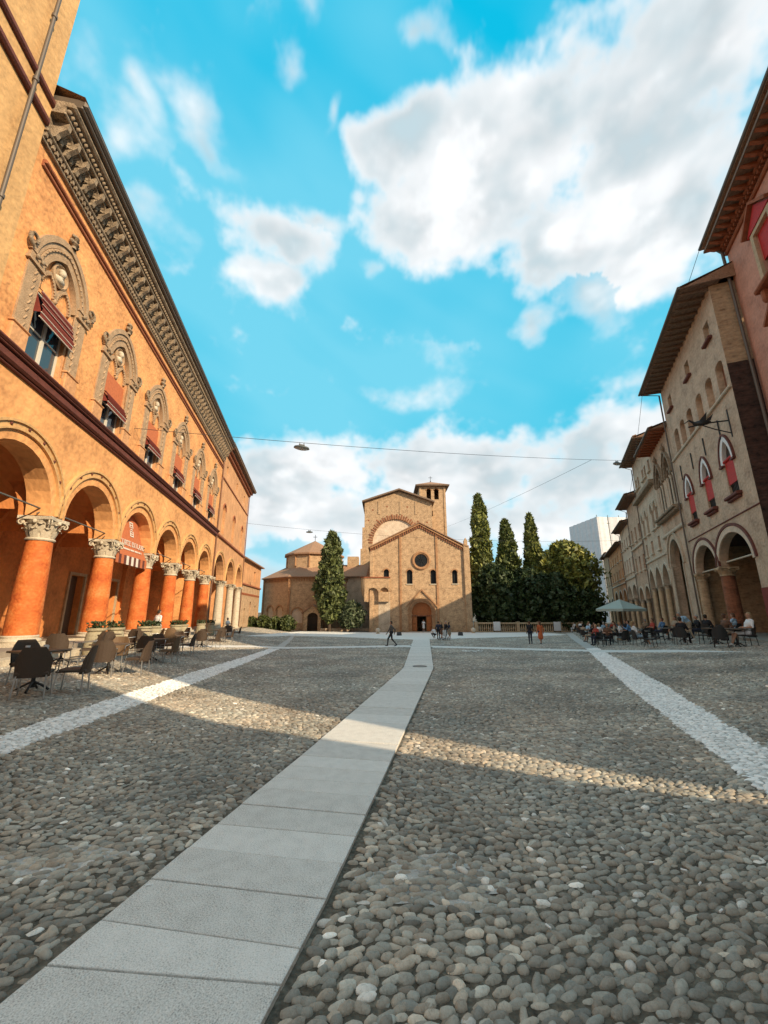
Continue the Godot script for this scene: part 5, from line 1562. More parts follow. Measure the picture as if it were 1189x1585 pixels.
	var skew := Transform3D(Basis(Vector3(1, 0, 0), Vector3(0, 1, 0), Vector3(-0.2875, 0, 1)), Vector3(-0.2875, 0, 0))   # both alley walls sheared along the sun to let its streak through
	var am := MB.new(); am.xf = skew; am.box(2.2, -0.3, -9, 11.15, 12.6, -1.0); part(am, "wall", M.cream_plaster, ha)
	var am2 := MB.new(); am2.box(0, -0.3, -9, 2.19, 12.6, -1.0); part(am2, "annex_wall", M.cream_plaster, ha)
	var ar := MB.new(); ar.xf = skew; ar.box(-0.02, 12.602, -9.0, 11.15, 12.8, -0.8); part(ar, "roof", M.roof_tile, ha)
	# unseen last house: gap and slanted gable invented to shape the blade of sun
	var hb := thing("light_slit_house", "unseen house across the gap, gable shaped to let a sun streak through", "building", at.call(22.35), th)
	var gb := MB.new(); gb.xf = skew
	gb.prism(PackedVector2Array([Vector2(2.02, -0.3), Vector2(2.02, 4.2), Vector2(3.3, 7.6), Vector2(3.9, 11.2), Vector2(16, 12.2), Vector2(32, 12.2), Vector2(32, -0.3)]), -9.0, -1.0)
	part(gb, "wall", M.tan_plaster, hb)

func row_house(b: Node3D, x0: float, x1: float, fy: float, m: Material, top: float, arches: Array, _pier: float, floors: Array, out: float, strings: Array) -> void:
	var w := MB.new()
	var ops := []
	for a in arches: ops.append({"c": a[0], "w": a[1], "y0": fy - 0.5, "y1": a[2], "k": a[3], "rise": a[4]})
	var y: float = arches[0][2]
	for o in ops: o.y1 = y
	var crest := 0.0
	for a in arches: crest = maxf(crest, a[4])
	var y1: float = y + crest + 0.3
	w.wall(x0, x1, y, y1, 0, -0.5, ops, true)
	for i in floors.size():
		var f: Dictionary = floors[i]
		var y2: float = floors[i + 1].y0 - 0.6 if i + 1 < floors.size() else top
		var fo := []
		for c in f.cs: fo.append({"c": c, "w": f.w, "y0": f.y0, "y1": f.y1, "k": f.k, "rise": 0.8 * f.w})
		w.wall(x0, x1, y1, y2, 0, -0.3, fo)
		opening_set(b, fo, f.m, 0.24, "window", M.window_white if f.m == M.glass_dark else null, M.pale_stone)
		if f.k == "point":
			for o in fo:
				var hd := MB.new(); hd.band(MB.outline(o, 12), 0.02, 0.2, -0.01, 0.12); part(hd, "window_hood", M.pale_stone, b)
		y1 = y2
	part(w, "wall", m, b)
	for o in ops:
		var r := MB.new(); r.band(MB.outline(o, 18), 0.0, 0.22, -0.01, 0.06); part(r, "arch_ring", M.pale_stone, b)
	var xs := [x0 + 0.2]
	for i in ops.size() - 1: xs.append((ops[i].c + ops[i + 1].c) / 2)
	xs.append(x1 - 0.2)
	for x in xs: column(b, x, -0.25, fy, y, 0.24, 0.21, 0.4, M.sandstone, M.pale_stone)
	loggia(b, x0, x1, fy, y + crest + 0.1, M.sooty_shade_brick)
	shell(b, x0, x1, fy - 0.5, top, 9.0, m)
	for s in strings:
		var q := MB.new(); q.bevel(x0, s[0], -0.01, x1, s[0] + 0.14 + s[1] * 0.5, s[1], 0.04); part(q, "string_course", M.cornice_stone if s[1] > 0.3 else M.pale_stone, b)
	eave(b, x0 - 0.05, x1 - 0.02, top + 0.01, out, M.eave_wood)
	var dp := MB.new(); dp.tube([Vector3(x0 + 0.1, top, out * 0.8), Vector3(x0 + 0.1, top - 0.4, 0.1), Vector3(x0 + 0.1, fy + 0.2, 0.1)], 0.05, 5); part(dp, "downpipe", M.lead_pipe, b)

# ---------------------------------------------------------------- the church at the far end, round church, trees
func mbo(o: Vector3) -> MB:
	var mb := MB.new(); mb.xf.origin = -o; return mb

func build_church() -> void:
	var B := Vector3(5.4, -1.45, -60.65)
	var zf := -60.65
	var c := thing("brick_church", "brick church with gabled front, rose window and arched portal", "church", B)
	var w := mbo(B)
	var xl := -2.15; var xr := 12.95
	var door := {"c": 5.57, "w": 2.97, "y0": -1.6, "y1": 1.42, "k": "round", "rise": 1.48}
	w.wall(xl, xr, -1.8, 4.95, zf, zf - 0.5, [door])
	var lan := [{"c": 0.35, "w": 0.8, "y0": 6.35, "y1": 7.35, "k": "round"}, {"c": 3.86, "w": 0.85, "y0": 5.57, "y1": 7.25, "k": "round"}, {"c": 7.42, "w": 0.85, "y0": 5.57, "y1": 7.25, "k": "round"}, {"c": 10.66, "w": 0.8, "y0": 5.6, "y1": 7.25, "k": "round"}]
	w.wall(xl, xr, 4.95, 8.2, zf, zf - 0.4, lan)
	w.face(xl, 8.2, xr, 10.93, zf, zf, false)
	w.tri(Vector3(xl, 10.93, zf), Vector3(12.4, 10.93, zf), Vector3(5.46, 14.55, zf))
	part(w, "facade", M.brick, c)
	var body := mbo(B)
	body.quad(Vector3(xl, -1.8, -78), Vector3(xl, -1.8, zf), Vector3(xl, 10.9, zf), Vector3(xl, 10.9, -78))
	body.quad(Vector3(xr, -1.8, zf), Vector3(xr, -1.8, -78), Vector3(xr, 10.9, -78), Vector3(xr, 10.9, zf))
	part(body, "nave_walls", M.old_brick, c)
	var rf := mbo(B)
	for k in [[xl - 0.25, 10.95, 5.46, 14.85], [5.46, 14.85, 12.75, 11.05]]:
		var p := PackedVector2Array([Vector2(k[0], k[1]), Vector2(k[2], k[3]), Vector2(k[2], k[3] + 0.16), Vector2(k[0], k[1] + 0.16)])
		rf.prism(p, -78.0, zf + 0.42)
	part(rf, "roof", M.roof_tile, c)
	# corbel table under the gable
	var cb := mbo(B)
	for k in [[xl, 10.8, 5.46, 14.55], [12.4, 10.8, 5.46, 14.55]]:
		var a := Vector2(k[0], k[1]); var b := Vector2(k[2], k[3])
		var n := int(a.distance_to(b) / 0.36)
		for i in n:
			var q := a.lerp(b, (i + 0.5) / n)
			cb.box(q.x - 0.09, q.y - 0.42, zf + 0.001, q.x + 0.09, q.y - 0.02, zf + 0.2)
	joined(part(cb, "corbel_table", M.dark_brick, c))
	for k in [[xl, 10.93, 5.46, 14.7], [5.46, 14.7, 12.4, 10.93]]:
		var mo := mbo(B)
		mo.prism(PackedVector2Array([Vector2(k[0], k[1] - 0.14), Vector2(k[2], k[3] - 0.14), Vector2(k[2], k[3] + 0.1), Vector2(k[0], k[1] + 0.1)]), zf + 0.002, zf + 0.3)
		part(mo, "gable_moulding", M.terracotta_brick, c)
	for k in [[2.47, 13.0], [8.0, 13.1]]:
		var le := mbo(B); le.bevel(k[0] - 0.17, -1.7, zf - 0.01, k[0] + 0.17, k[1], zf + 0.14, 0.03); part(le, "pilaster_strip", M.terracotta_brick, c)
	var le2 := mbo(B); le2.bevel(xl, -1.7, zf - 0.01, xl + 0.55, 10.6, zf + 0.16, 0.03); part(le2, "corner_pier", M.brick, c)
	var le3 := mbo(B); le3.bevel(12.05, -1.7, zf - 0.01, 12.96, 11.2, zf + 0.35, 0.05)
	le3.box(12.1, 11.2, zf - 0.5, 12.9, 11.35, zf + 0.4); part(le3, "corner_pier", M.brick, c)
	var tu := mbo(B); tu.box(12.25, 11.352, zf - 0.35, 12.75, 12.0, zf + 0.2); tu.prism(PackedVector2Array([Vector2(12.2, 12.0), Vector2(12.8, 12.0), Vector2(12.5, 12.55)]), zf - 0.35, zf + 0.2); part(tu, "turret", M.brick, c)
	# rose window
	var ro := group_node("rose_window", c)
	var ctr := Vector3(5.62, 9.06, zf)
	var r1 := MB.new(); r1.xf = Transform3D(Basis(Vector3.RIGHT, PI / 2), ctr - B)
	r1.lathe([Vector2(1.42, 0.0), Vector2(1.42, 0.16), Vector2(1.3, 0.24), Vector2(1.18, 0.24), Vector2(1.1, 0.14), Vector2(1.0, 0.14), Vector2(0.97, 0.01)], 32); part(r1, "ring", M.terracotta_brick, ro)
	var r2 := MB.new(); r2.xf = Transform3D(Basis(Vector3.RIGHT, PI / 2), ctr - B)
	r2.lathe([Vector2(0.98, 0.012), Vector2(0.0, 0.012)], 32); part(r2, "pane", M.glass_dark, ro)
	var r3 := MB.new(); r3.xf.origin = ctr - B
	for i in 8:
		var a := TAU * i / 8
		r3.tube([Vector3(cos(a) * 0.2, sin(a) * 0.2, 0.05), Vector3(cos(a) * 0.97, sin(a) * 0.97, 0.05)], 0.03, 4)
	r3.tube([Vector3(0.2, 0, 0.05), Vector3(0.0, 0.2, 0.05), Vector3(-0.2, 0, 0.05), Vector3(0, -0.2, 0.05), Vector3(0.2, 0, 0.05)], 0.03, 4)
	part(r3, "tracery", M.iron, ro)
	for o in lan:
		var g := group_node("lancet_window", c)
		var p := mbo(B); p.panel(o, zf - 0.36); part(p, "pane", M.glass_dark, g)
		var f := mbo(B); f.xf.origin.z = zf - B.z; f.band(MB.outline(o, 12), 0.0, 0.18, -0.01, 0.06)
		part(f, "hood", M.terracotta_brick, g)
		var s := mbo(B); s.box(o.c - o.w / 2 - 0.1, o.y0 - 0.14, zf + 0.001, o.c + o.w / 2 + 0.1, o.y0 - 0.002, zf + 0.12); part(s, "sill", M.pale_stone, g)
		var m2 := mbo(B); m2.box(o.c - 0.03, o.y0, zf - 0.33, o.c + 0.03, o.y1 + 0.3, zf - 0.28); part(m2, "mullion", M.iron, g)
	# portal
	var po := group_node("portal", c)
	var g1 := MB.new(); g1.xf.origin = Vector3(0, 0, zf) - B
	var ol := MB.outline(door, 20)
	g1.band(ol, -0.02, 0.22, -0.3, 0.06); g1.band(ol, 0.24, 0.42, -0.01, 0.16); g1.band(ol, 0.44, 0.56, -0.01, 0.1)
	part(g1, "arch_rings", M.terracotta_brick, po)
	for sg in [-1.0, 1.0]:
		var jb := MB.new(); jb.xf.origin = Vector3(0, 0, zf) - B
		jb.box(5.57 + sg * 1.72 - 0.24, -1.6, -0.01, 5.57 + sg * 1.72 + 0.24, 1.0, 0.16); jb.box(5.57 + sg * 1.75 - 0.4, 1.0, -0.01, 5.57 + sg * 1.75 + 0.4, 1.14, 0.24)
		jb.box(5.57 + sg * 1.72 - 0.22, 1.14, -0.01, 5.57 + sg * 1.72 + 0.22, 1.42, 0.14)
		part(jb, "jamb", M.terracotta_brick, po)
	var gb := MB.new(); gb.xf.origin = Vector3(0, 0, zf) - B
	for sg in [-1.0, 1.0]:
		gb.prism(PackedVector2Array([Vector2(5.6, 4.55), Vector2(5.6, 4.8), Vector2(5.6 + sg * 2.3, 2.38), Vector2(5.6 + sg * 2.3, 2.12)]), 0.001, 0.2)
	part(gb, "gablet", M.terracotta_brick, po)
	var ty := mbo(B); ty.panel({"c": 5.57, "w": 2.97, "y0": 0.92, "y1": 1.42, "k": "round", "rise": 1.48}, zf - 0.42); part(ty, "tympanum", M.door_wood, po)
	for k in 5:
		var tb := mbo(B); tb.box(4.3 + k * 0.55, 0.94, zf - 0.419, 4.3 + k * 0.55 + 0.06, 2.3, zf - 0.36); part(tb, "tympanum_board", M.door_wood, po)
	var lt := mbo(B); lt.box(4.09, 0.86, zf - 0.42, 7.05, 1.02, zf - 0.26); part(lt, "lintel", M.dark_brick, po)
	for sg in [-1.0, 1.0]:
		var dl := mbo(B); dl.box(5.57 + sg * 1.08 - 0.38, -1.55, zf - 0.44, 5.57 + sg * 1.08 + 0.38, 0.858, zf - 0.36)
		for y in [-1.2, -0.2]:
			dl.bevel(5.57 + sg * 1.08 - 0.28, y, zf - 0.361, 5.57 + sg * 1.08 + 0.28, y + 0.8, zf - 0.31, 0.03)
		part(dl, "door_leaf", M.door_wood, po)
	var dk := mbo(B); dk.quad(Vector3(4.8, -1.6, zf - 7.0), Vector3(6.3, -1.6, zf - 7.0), Vector3(6.3, 0.9, zf - 7.0), Vector3(4.8, 0.9, zf - 7.0))
	dk.quad(Vector3(4.8, -1.6, zf - 0.45), Vector3(4.8, -1.6, zf - 7.0), Vector3(4.8, 0.9, zf - 7.0), Vector3(4.8, 0.9, zf - 0.45)); dk.quad(Vector3(6.3, -1.6, zf - 0.45), Vector3(6.3, -1.6, zf - 7.0), Vector3(6.3, 0.9, zf - 7.0), Vector3(6.3, 0.9, zf - 0.45))
	dk.quad(Vector3(4.8, 0.9, zf - 0.45), Vector3(6.3, 0.9, zf - 0.45), Vector3(6.3, 0.9, zf - 7.0), Vector3(4.8, 0.9, zf - 7.0))
	part(dk, "doorway", M.old_brick, po)
	var stp := mbo(B); stp.box(3.7, -1.8, zf + 0.0, 7.4, -1.28, zf + 0.55); part(stp, "door_step", M.pale_stone, po)
	# corner pulpit
	var pu := group_node("corner_pulpit", c)
	var p1 := mbo(B)
	p1.wall(-2.9, 0.8, 2.95, 6.4, zf + 0.55, zf + 0.02, [{"c": -1.65, "w": 1.7, "y0": 2.0, "y1": 4.1, "k": "round"}, {"c": 0.05, "w": 1.25, "y0": 4.35, "y1": 4.4, "k": "round", "rise": 0.6}])
	p1.quad(Vector3(0.8, 2.95, zf + 0.55), Vector3(0.8, 2.95, zf), Vector3(0.8, 6.4, zf), Vector3(0.8, 6.4, zf + 0.55))
	p1.lathe([Vector2(0.0, 2.9), Vector2(0.25, 3.3), Vector2(0.55, 4.0), Vector2(0.7, 4.9), Vector2(0.75, 6.4)], 12, Vector3(-2.75, 0, zf - 0.2), true, PI * 0.5, PI * 1.75)
	part(p1, "parapet", M.brick, pu)
	var p2 := mbo(B); p2.box(-2.9, 6.402, zf + 0.0, 0.95, 6.56, zf + 0.68); p2.lathe([Vector2(0.85, 6.4), Vector2(0.88, 6.56), Vector2(0.0, 6.56)], 12, Vector3(-2.75, 0, zf - 0.2)); part(p2, "coping", M.terracotta, pu)
	var p3 := mbo(B); p3.box(-2.5, 2.9, zf + 0.001, -0.75, 5.0, zf + 0.02); part(p3, "niche_back", M.brick, pu)
	var p4 := mbo(B); p4.box(-0.6, 4.36, zf + 0.001, 0.7, 5.05, zf + 0.02); part(p4, "niche_back", M.brick, pu)
	var p5 := mbo(B); p5.box(-0.8, -1.6, zf + 0.001, 0.9, 4.34, zf + 0.03); part(p5, "patched_wall", M.cream_plaster, pu)
	# side roof on the left flank
	var sr := mbo(B); sr.quad(Vector3(-3.4, 4.5, -61.6), Vector3(-2.151, 8.9, -61.6), Vector3(-2.151, 8.9, -76), Vector3(-3.4, 4.5, -76)); sr.tri(Vector3(-3.4, 4.5, -61.6), Vector3(-2.151, 4.5, -61.6), Vector3(-2.151, 8.9, -61.6)); part(sr, "flank_roof", M.roof_tile, c)
	# raised choir behind, with the blind arch
	var z2 := -76.0
	var ch := group_node("choir", c)
	var q := mbo(B)
	var arch := {"c": 2.3, "w": 9.0, "y0": 10.0, "y1": 14.2, "k": "round", "rise": 4.9}
	q.wall(-3.8, 9.4, 8.0, 22.5, z2, z2 - 0.35, [arch])
	q.tri(Vector3(-3.8, 22.5, z2), Vector3(9.4, 22.5, z2), Vector3(2.97, 24.7, z2))
	q.quad(Vector3(-3.8, -1, z2 - 14), Vector3(-3.8, -1, z2), Vector3(-3.8, 22.5, z2), Vector3(-3.8, 22.5, z2 - 14)); q.quad(Vector3(9.4, -1, z2), Vector3(9.4, -1, z2 - 14), Vector3(9.4, 22.5, z2 - 14), Vector3(9.4, 22.5, z2))
	q.box(-4.5, -1, z2 - 6, -3.802, 13.2, z2 + 0.3); q.box(-4.2, 13.2, z2 - 6, -3.802, 17.4, z2 + 0.1)
	part(q, "choir_wall", M.old_brick, ch)
	var lu := mbo(B); lu.panel(arch, z2 - 0.3); part(lu, "lunette", M.white_plaster, ch)
	var vo := mbo(B)
	for i in 34:
		var a := PI * (i + 0.5) / 34
		var cs := Vector2(cos(a) * 4.5, sin(a) * 4.9)
		var r := 0.75 if i % 2 else 0.95
		vo.xf = Transform3D(Basis(Vector3.BACK, a), Vector3(2.3 + cs.x, 14.2 + cs.y, z2) - B)
		vo.box(0.0, -0.13, -0.05, r, 0.13, 0.07 if i % 3 else 0.1)
	joined(part(vo, "voussoirs", M.dark_brick, ch))
	for k in [[-2.2, 20.9], [0.6, 21.6], [4.6, 21.5], [-3.0, 18.8], [-1.4, 18.8], [6.6, 18.6], [8.4, 18.4]]:
		var hl := mbo(B); hl.box(k[0] - 0.16, k[1] - 0.16, z2 + 0.001, k[0] + 0.16, k[1] + 0.16, z2 + 0.01); part(hl, "putlog_shade_patch", M.dark_brick, ch)  # flat dark squares; the shade inside the holes is their colour
	for x in [-1.0, 3.2, 6.2]:
		var st := mbo(B); st.bevel(x - 0.2, 20.0, z2 - 0.01, x + 0.2, 22.6, z2 + 0.1, 0.03); part(st, "pilaster_strip", M.old_brick, ch)
	for k in [[-4.3, 22.35, 2.97, 24.85], [2.97, 24.85, 9.9, 22.3]]:
		var p := mbo(B)
		p.prism(PackedVector2Array([Vector2(k[0], k[1]), Vector2(k[2], k[3]), Vector2(k[2], k[3] + 0.3), Vector2(k[0], k[1] + 0.3)]), z2 - 14.4, z2 + 0.8)
		part(p, "choir_roof", M.eave_wood, ch)

	# bell tower
	var T := Vector3(10.1, -1.45, -80.0)
	var t := thing("bell_tower", "square brick bell tower with paired arched openings behind the church", "tower", T)
	var tw := mbo(T)
	var to := [{"c": 9.35, "w": 0.95, "y0": 24.2, "y1": 26.1, "k": "round"}, {"c": 10.95, "w": 0.95, "y0": 24.2, "y1": 26.1, "k": "round"}]
	tw.wall(7.35, 12.85, -1.45, 23.6, -80.0, -80.4, [{"c": 9.9, "w": 0.35, "y0": 20.6, "y1": 21.8, "k": "flat"}]); tw.wall(7.35, 12.85, 23.6, 27.0, -80.0, -80.5, to)
	for x in [7.35, 12.85]:
		tw.quad(Vector3(x, -1.45, -80.0), Vector3(x, -1.45, -85.5), Vector3(x, 27, -85.5), Vector3(x, 27, -80.0))
	tw.quad(Vector3(12.85, -1.45, -85.5), Vector3(7.35, -1.45, -85.5), Vector3(7.35, 27, -85.5), Vector3(12.85, 27, -85.5))
	part(tw, "wall", M.brick, t)
	for o in to:
		var h := MB.new(); h.xf.origin = Vector3(0, 0, -80.0) - T; h.band(MB.outline(o, 12), 0.0, 0.16, -0.01, 0.08); part(h, "hood", M.terracotta_brick, t)
	for x in [7.5, 12.55]:
		var lz := mbo(T); lz.bevel(x - 0.15, -1.4, -80.01, x + 0.3, 26.9, -79.88, 0.03); part(lz, "corner_strip", M.brick, t)
	var ev := mbo(T); ev.box(6.6, 27.0, -86.2, 13.6, 27.22, -79.2); part(ev, "eave", M.eave_wood, t)
	var pr := mbo(T)
	var ap := Vector3(10.1, 28.9, -82.7)
	var cs2 := [Vector3(6.55, 27.23, -79.15), Vector3(13.65, 27.23, -79.15), Vector3(13.65, 27.23, -86.25), Vector3(6.55, 27.23, -86.25)]
	for i in 4: pr.tri(cs2[i], cs2[(i + 1) % 4], ap)
	part(pr, "roof", M.roof_tile, t)
	var cr := mbo(T); cr.tube([ap, ap + Vector3(0, 1.3, 0)], 0.05, 5); cr.tube([ap + Vector3(-0.4, 0.95, 0), ap + Vector3(0.4, 0.95, 0)], 0.05, 5); cr.ball(ap + Vector3(0, 0.15, 0), Vector3(0.14, 0.14, 0.14), 6, 4); part(cr, "cross", M.iron, t)

	# eight-sided church on the left
	var R := Vector3(-12.6, -1.4, -72.0)
	var o8 := thing("octagonal_church", "eight-sided brick church with tiled drum roof left of the facade", "church", R)
	var ring := [Vector2(-9.6, -65.0), Vector2(-15.2, -65.0), Vector2(-20.6, -69.6), Vector2(-20.6, -75.5), Vector2(-15.5, -80.0), Vector2(-9.6, -80.0), Vector2(-5.2, -75.5), Vector2(-5.2, -69.0)]
	var cen := Vector2(-12.6, -72.2)
	for i in 8:
		var a: Vector2 = ring[(i + 1) % 8]; var b: Vector2 = ring[i]      # left to right seen from outside
		var dd := (b - a).normalized(); var L := a.distance_to(b)
		var face := group_node("side", o8, Vector3(a.x, 0, a.y) - Vector3(R.x, 0, R.z) + Vector3(0, 1.4, 0))
		face.rotation.y = atan2(-dd.y, dd.x)
		var wl := MB.new()
		var ops := []
		if i == 0: ops = [{"c": 1.5, "w": 1.7, "y0": -0.2, "y1": 1.2, "k": "round"}, {"c": 4.5, "w": 1.5, "y0": -0.2, "y1": 1.2, "k": "round"}]
		elif i == 1: ops = [{"c": 2.2, "w": 1.7, "y0": -0.2, "y1": 1.6, "k": "round"}, {"c": 4.8, "w": 1.7, "y0": -0.2, "y1": 1.6, "k": "round"}]
		wl.wall(0, L, -1.8, 7.0, 0, -0.25, ops)
		part(wl, "wall", M.old_brick if i == 1 else M.brick, face)
		for k in ops.size():
			var p := MB.new(); p.panel(ops[k], -0.22); part(p, "blind_arch", M.white_plaster if i == 0 else M.cream_plaster, face)
			var rg := MB.new(); rg.band(MB.outline(ops[k], 12), 0.0, 0.2, -0.01, 0.06); part(rg, "arch_ring", M.terracotta_brick, face)
		var cb2 := MB.new()
		var x := 0.3
		while x < L - 0.2:
			cb2.box(x - 0.1, 6.3, -0.01, x + 0.1, 6.7, 0.14); x += 0.42
		cb2.box(0, 6.7, -0.01, L, 7.0, 0.2)
		joined(part(cb2, "corbel_table", M.terracotta_brick, face))
		var pl := MB.new(); pl.box(-0.12, -1.8, -0.1, 0.25, 6.98, 0.12); part(pl, "corner_strip", M.terracotta_brick, face)
	var lr := mbo(R)
	for i in 8:
		var a := ring[(i + 1) % 8] as Vector2; var b := ring[i] as Vector2
		var a2 := cen + (a - cen) * 1.06; var b2 := cen + (b - cen) * 1.06
		var a3 := cen + (a - cen) * 0.55; var b3 := cen + (b - cen) * 0.55
		lr.quad(Vector3(a2.x, 7.02, a2.y), Vector3(b2.x, 7.02, b2.y), Vector3(b3.x, 9.2, b3.y), Vector3(a3.x, 9.2, a3.y))
		lr.quad(Vector3(a2.x, 6.9, a2.y), Vector3(b2.x, 6.9, b2.y), Vector3(b2.x, 7.02, b2.y), Vector3(a2.x, 7.02, a2.y))
	part(lr, "lower_roof", M.roof_tile, o8)
	var dr := mbo(R); var ur := mbo(R)
	for i in 12:
		var a := TAU * i / 12; var b := TAU * (i + 1) / 12
		var pa := Vector3(cen.x + cos(a) * 4.9, 0, cen.y - sin(a) * 4.9); var pb := Vector3(cen.x + cos(b) * 4.9, 0, cen.y - sin(b) * 4.9)
		dr.quad(pa + Vector3(0, 8.6, 0), pb + Vector3(0, 8.6, 0), pb + Vector3(0, 11.3, 0), pa + Vector3(0, 11.3, 0))
		var qa := Vector3(cen.x + cos(a) * 5.4, 11.25, cen.y - sin(a) * 5.4); var qb := Vector3(cen.x + cos(b) * 5.4, 11.25, cen.y - sin(b) * 5.4)
		ur.tri(qa, qb, Vector3(cen.x, 14.1, cen.y))
		ur.quad(qa - Vector3(0, 0.25, 0), qb - Vector3(0, 0.25, 0), qb, qa)
		ur.quad(pa + Vector3(0, 11.0, 0), pb + Vector3(0, 11.0, 0), qb - Vector3(0, 0.25, 0), qa - Vector3(0, 0.25, 0))
	part(dr, "drum", M.brick, o8); part(ur, "drum_roof", M.roof_tile, o8)
	for i in 12:
		var a := TAU * i / 12
		var ps := mbo(R); ps.tube([Vector3(cen.x + cos(a) * 4.95, 8.9, cen.y - sin(a) * 4.95), Vector3(cen.x + cos(a) * 4.95, 11.0, cen.y - sin(a) * 4.95)], 0.14, 4); part(ps, "drum_strip", M.terracotta_brick, o8)
	var fc := mbo(R); fc.tube([Vector3(cen.x, 14.0, cen.y), Vector3(cen.x, 15.2, cen.y)], 0.05, 5); fc.tube([Vector3(cen.x - 0.35, 14.8, cen.y), Vector3(cen.x + 0.35, 14.8, cen.y)], 0.05, 5); part(fc, "cross", M.iron, o8)

	# little gabled porch with a barred gate
	var G := Vector3(-10.95, -1.35, -63.0)
	var gt := thing("gate_porch", "small gabled brick porch with a dark barred gate", "porch", G)
	var gw := MB.new()
	gw.wall(-1.35, 1.35, -0.3, 2.75, 0, -0.5, [{"c": 0.05, "w": 1.6, "y0": -0.4, "y1": 2.1, "k": "round", "rise": 0.62}])
	gw.tri(Vector3(-1.35, 2.75, 0), Vector3(1.35, 2.75, 0), Vector3(0, 3.75, 0))
	gw.box(-1.35, -0.3, -1.8, -1.05, 2.75, -0.001); gw.box(1.05, -0.3, -1.8, 1.35, 2.75, -0.001)
	part(gw, "wall", M.old_brick, gt)
	for sg in [-1.0, 1.0]:
		var gr := MB.new(); gr.prism(PackedVector2Array([Vector2(0, 3.78), Vector2(0, 3.95), Vector2(sg * 1.65, 2.75), Vector2(sg * 1.65, 2.6)]), -1.9, 0.25); part(gr, "roof", M.roof_tile, gt)
	var ga := MB.new()
	for k in 9: ga.tube([Vector3(-0.68 + k * 0.18, 0, -0.35), Vector3(-0.68 + k * 0.18, 1.9, -0.35)], 0.02, 4)
	ga.tube([Vector3(-0.75, 1.9, -0.35), Vector3(0.85, 1.9, -0.35)], 0.03, 4); ga.tube([Vector3(-0.75, 0.9, -0.35), Vector3(0.85, 0.9, -0.35)], 0.03, 4)
	joined(part(ga, "gate_bars", M.iron, gt))
	var gd := MB.new(); gd.quad(Vector3(-1.3, -0.3, -1.79), Vector3(1.3, -0.3, -1.79), Vector3(1.3, 2.7, -1.79), Vector3(-1.3, 2.7, -1.79)); part(gd, "inner_door", M.dark_wood, gt)
	# low wall with railings from the porch to the church
	var F := Vector3(-6.0, -1.35, -62.4)
	var fe := thing("iron_fence", "low stone wall with thin iron railings beside the gate porch", "fence", F)
	var fb := MB.new(); fb.box(-3.55, -0.3, -0.15, 3.75, 0.45, 0.15); part(fb, "plinth", M.cream_plaster, fe)
	var barm := MB.new(); barm.tube([Vector3(0, 0.45, 0), Vector3(0, 1.9, 0)], 0.018, 4)
	var bm := barm.mesh()
	for k in 36:
		var o := part(bm, "bar", M.iron, fe); o.position.x = -3.5 + k * 0.205
	var frl := MB.new(); frl.tube([Vector3(-3.55, 1.75, 0), Vector3(3.75, 1.75, 0)], 0.025, 4); part(frl, "rail", M.iron, fe)
	# chapel block between
	var C := Vector3(-5.0, -1.4, -68.0)
	var cp := thing("side_chapel", "low grey walled chapel with tiled roof between the two churches", "building", C)
	var cw := MB.new(); cw.box(-4.2, -0.3, -8, 2.8, 8.6, 0); part(cw, "wall", M.cream_plaster, cp)
	var crf := MB.new(); crf.quad(Vector3(-4.4, 8.62, 0.5), Vector3(2.8, 8.62, 0.5), Vector3(2.8, 11.2, -5), Vector3(-4.4, 11.2, -5)); crf.box(-4.4, 8.601, -8.2, 2.8, 8.7, 0.5); part(crf, "roof", M.roof_tile, cp)
	var ct := MB.new(); ct.box(-1.6, 8.7, -6.0, 0.4, 12.6, -4.0); part(ct, "chimney_block", M.old_brick, cp)
	# balustrade right of the church
	var D := Vector3(20.5, -1.5, -60.4)
	var ba := thing("balustrade", "stone balustrade along the foot of the dark trees", "balustrade", D)
	var bb := MB.new(); bb.box(-7.3, -0.2, -0.3, 8.2, 0.28, 0.3); part(bb, "plinth", M.sandstone, ba)
	var bt := MB.new(); bt.bevel(-7.3, 1.28, -0.28, 8.2, 1.5, 0.28, 0.05); part(bt, "rail", M.sandstone, ba)
	var bu := MB.new(); bu.lathe([Vector2(0.1, 0.28), Vector2(0.07, 0.36), Vector2(0.13, 0.6), Vector2(0.07, 0.95), Vector2(0.06, 1.15), Vector2(0.1, 1.28)], 8)
	var bum := bu.mesh()
	for k in 52:
		var o := part(bum, "baluster", M.sandstone, ba); o.position.x = -7.1 + k * 0.3
	for k in 6:
		var ps := MB.new(); ps.bevel(-7.35 + k * 3.05, -0.2, -0.34, -6.9 + k * 3.05, 1.62, 0.34, 0.05); part(ps, "pier", M.sandstone, ba)
	for k in 2:
		var nb := thing("notice_board", ["white notice board on the balustrade near the church corner", "white notice board on the balustrade under the round tree"][k], "notice board", Vector3([16.3, 25.0][k], -1.4, -59.9))
		var ns := MB.new(); ns.box(-0.5, 0.25, -0.03, 0.5, 1.5, 0.03); part(ns, "panel", M.white_cloth, nb)
		for sg in [-0.42, 0.42]:
			var nl := MB.new(); nl.box(sg - 0.03, -0.1, -0.05, sg + 0.03, 1.5, -0.031); part(nl, "post", M.iron, nb)
	# stone balls and floodlights on the forecourt
	for k in [[585, 981, "left of the church door"], [733, 980, "at the church corner by the trees"]]:
		var p := gp(k[0], k[1])
		var sb := thing("stone_ball", "round stone ball bollard " + k[2], "bollard", p)
		var bm2 := MB.new(); bm2.ball(Vector3(0, 0.42, 0), Vector3(0.32, 0.32, 0.32), 14, 9); part(bm2, "ball", M.pale_stone, sb)
		var bs := MB.new(); bs.lathe([Vector2(0.26, 0.0), Vector2(0.26, 0.08), Vector2(0.16, 0.14)], 12); part(bs, "foot", M.sandstone, sb)
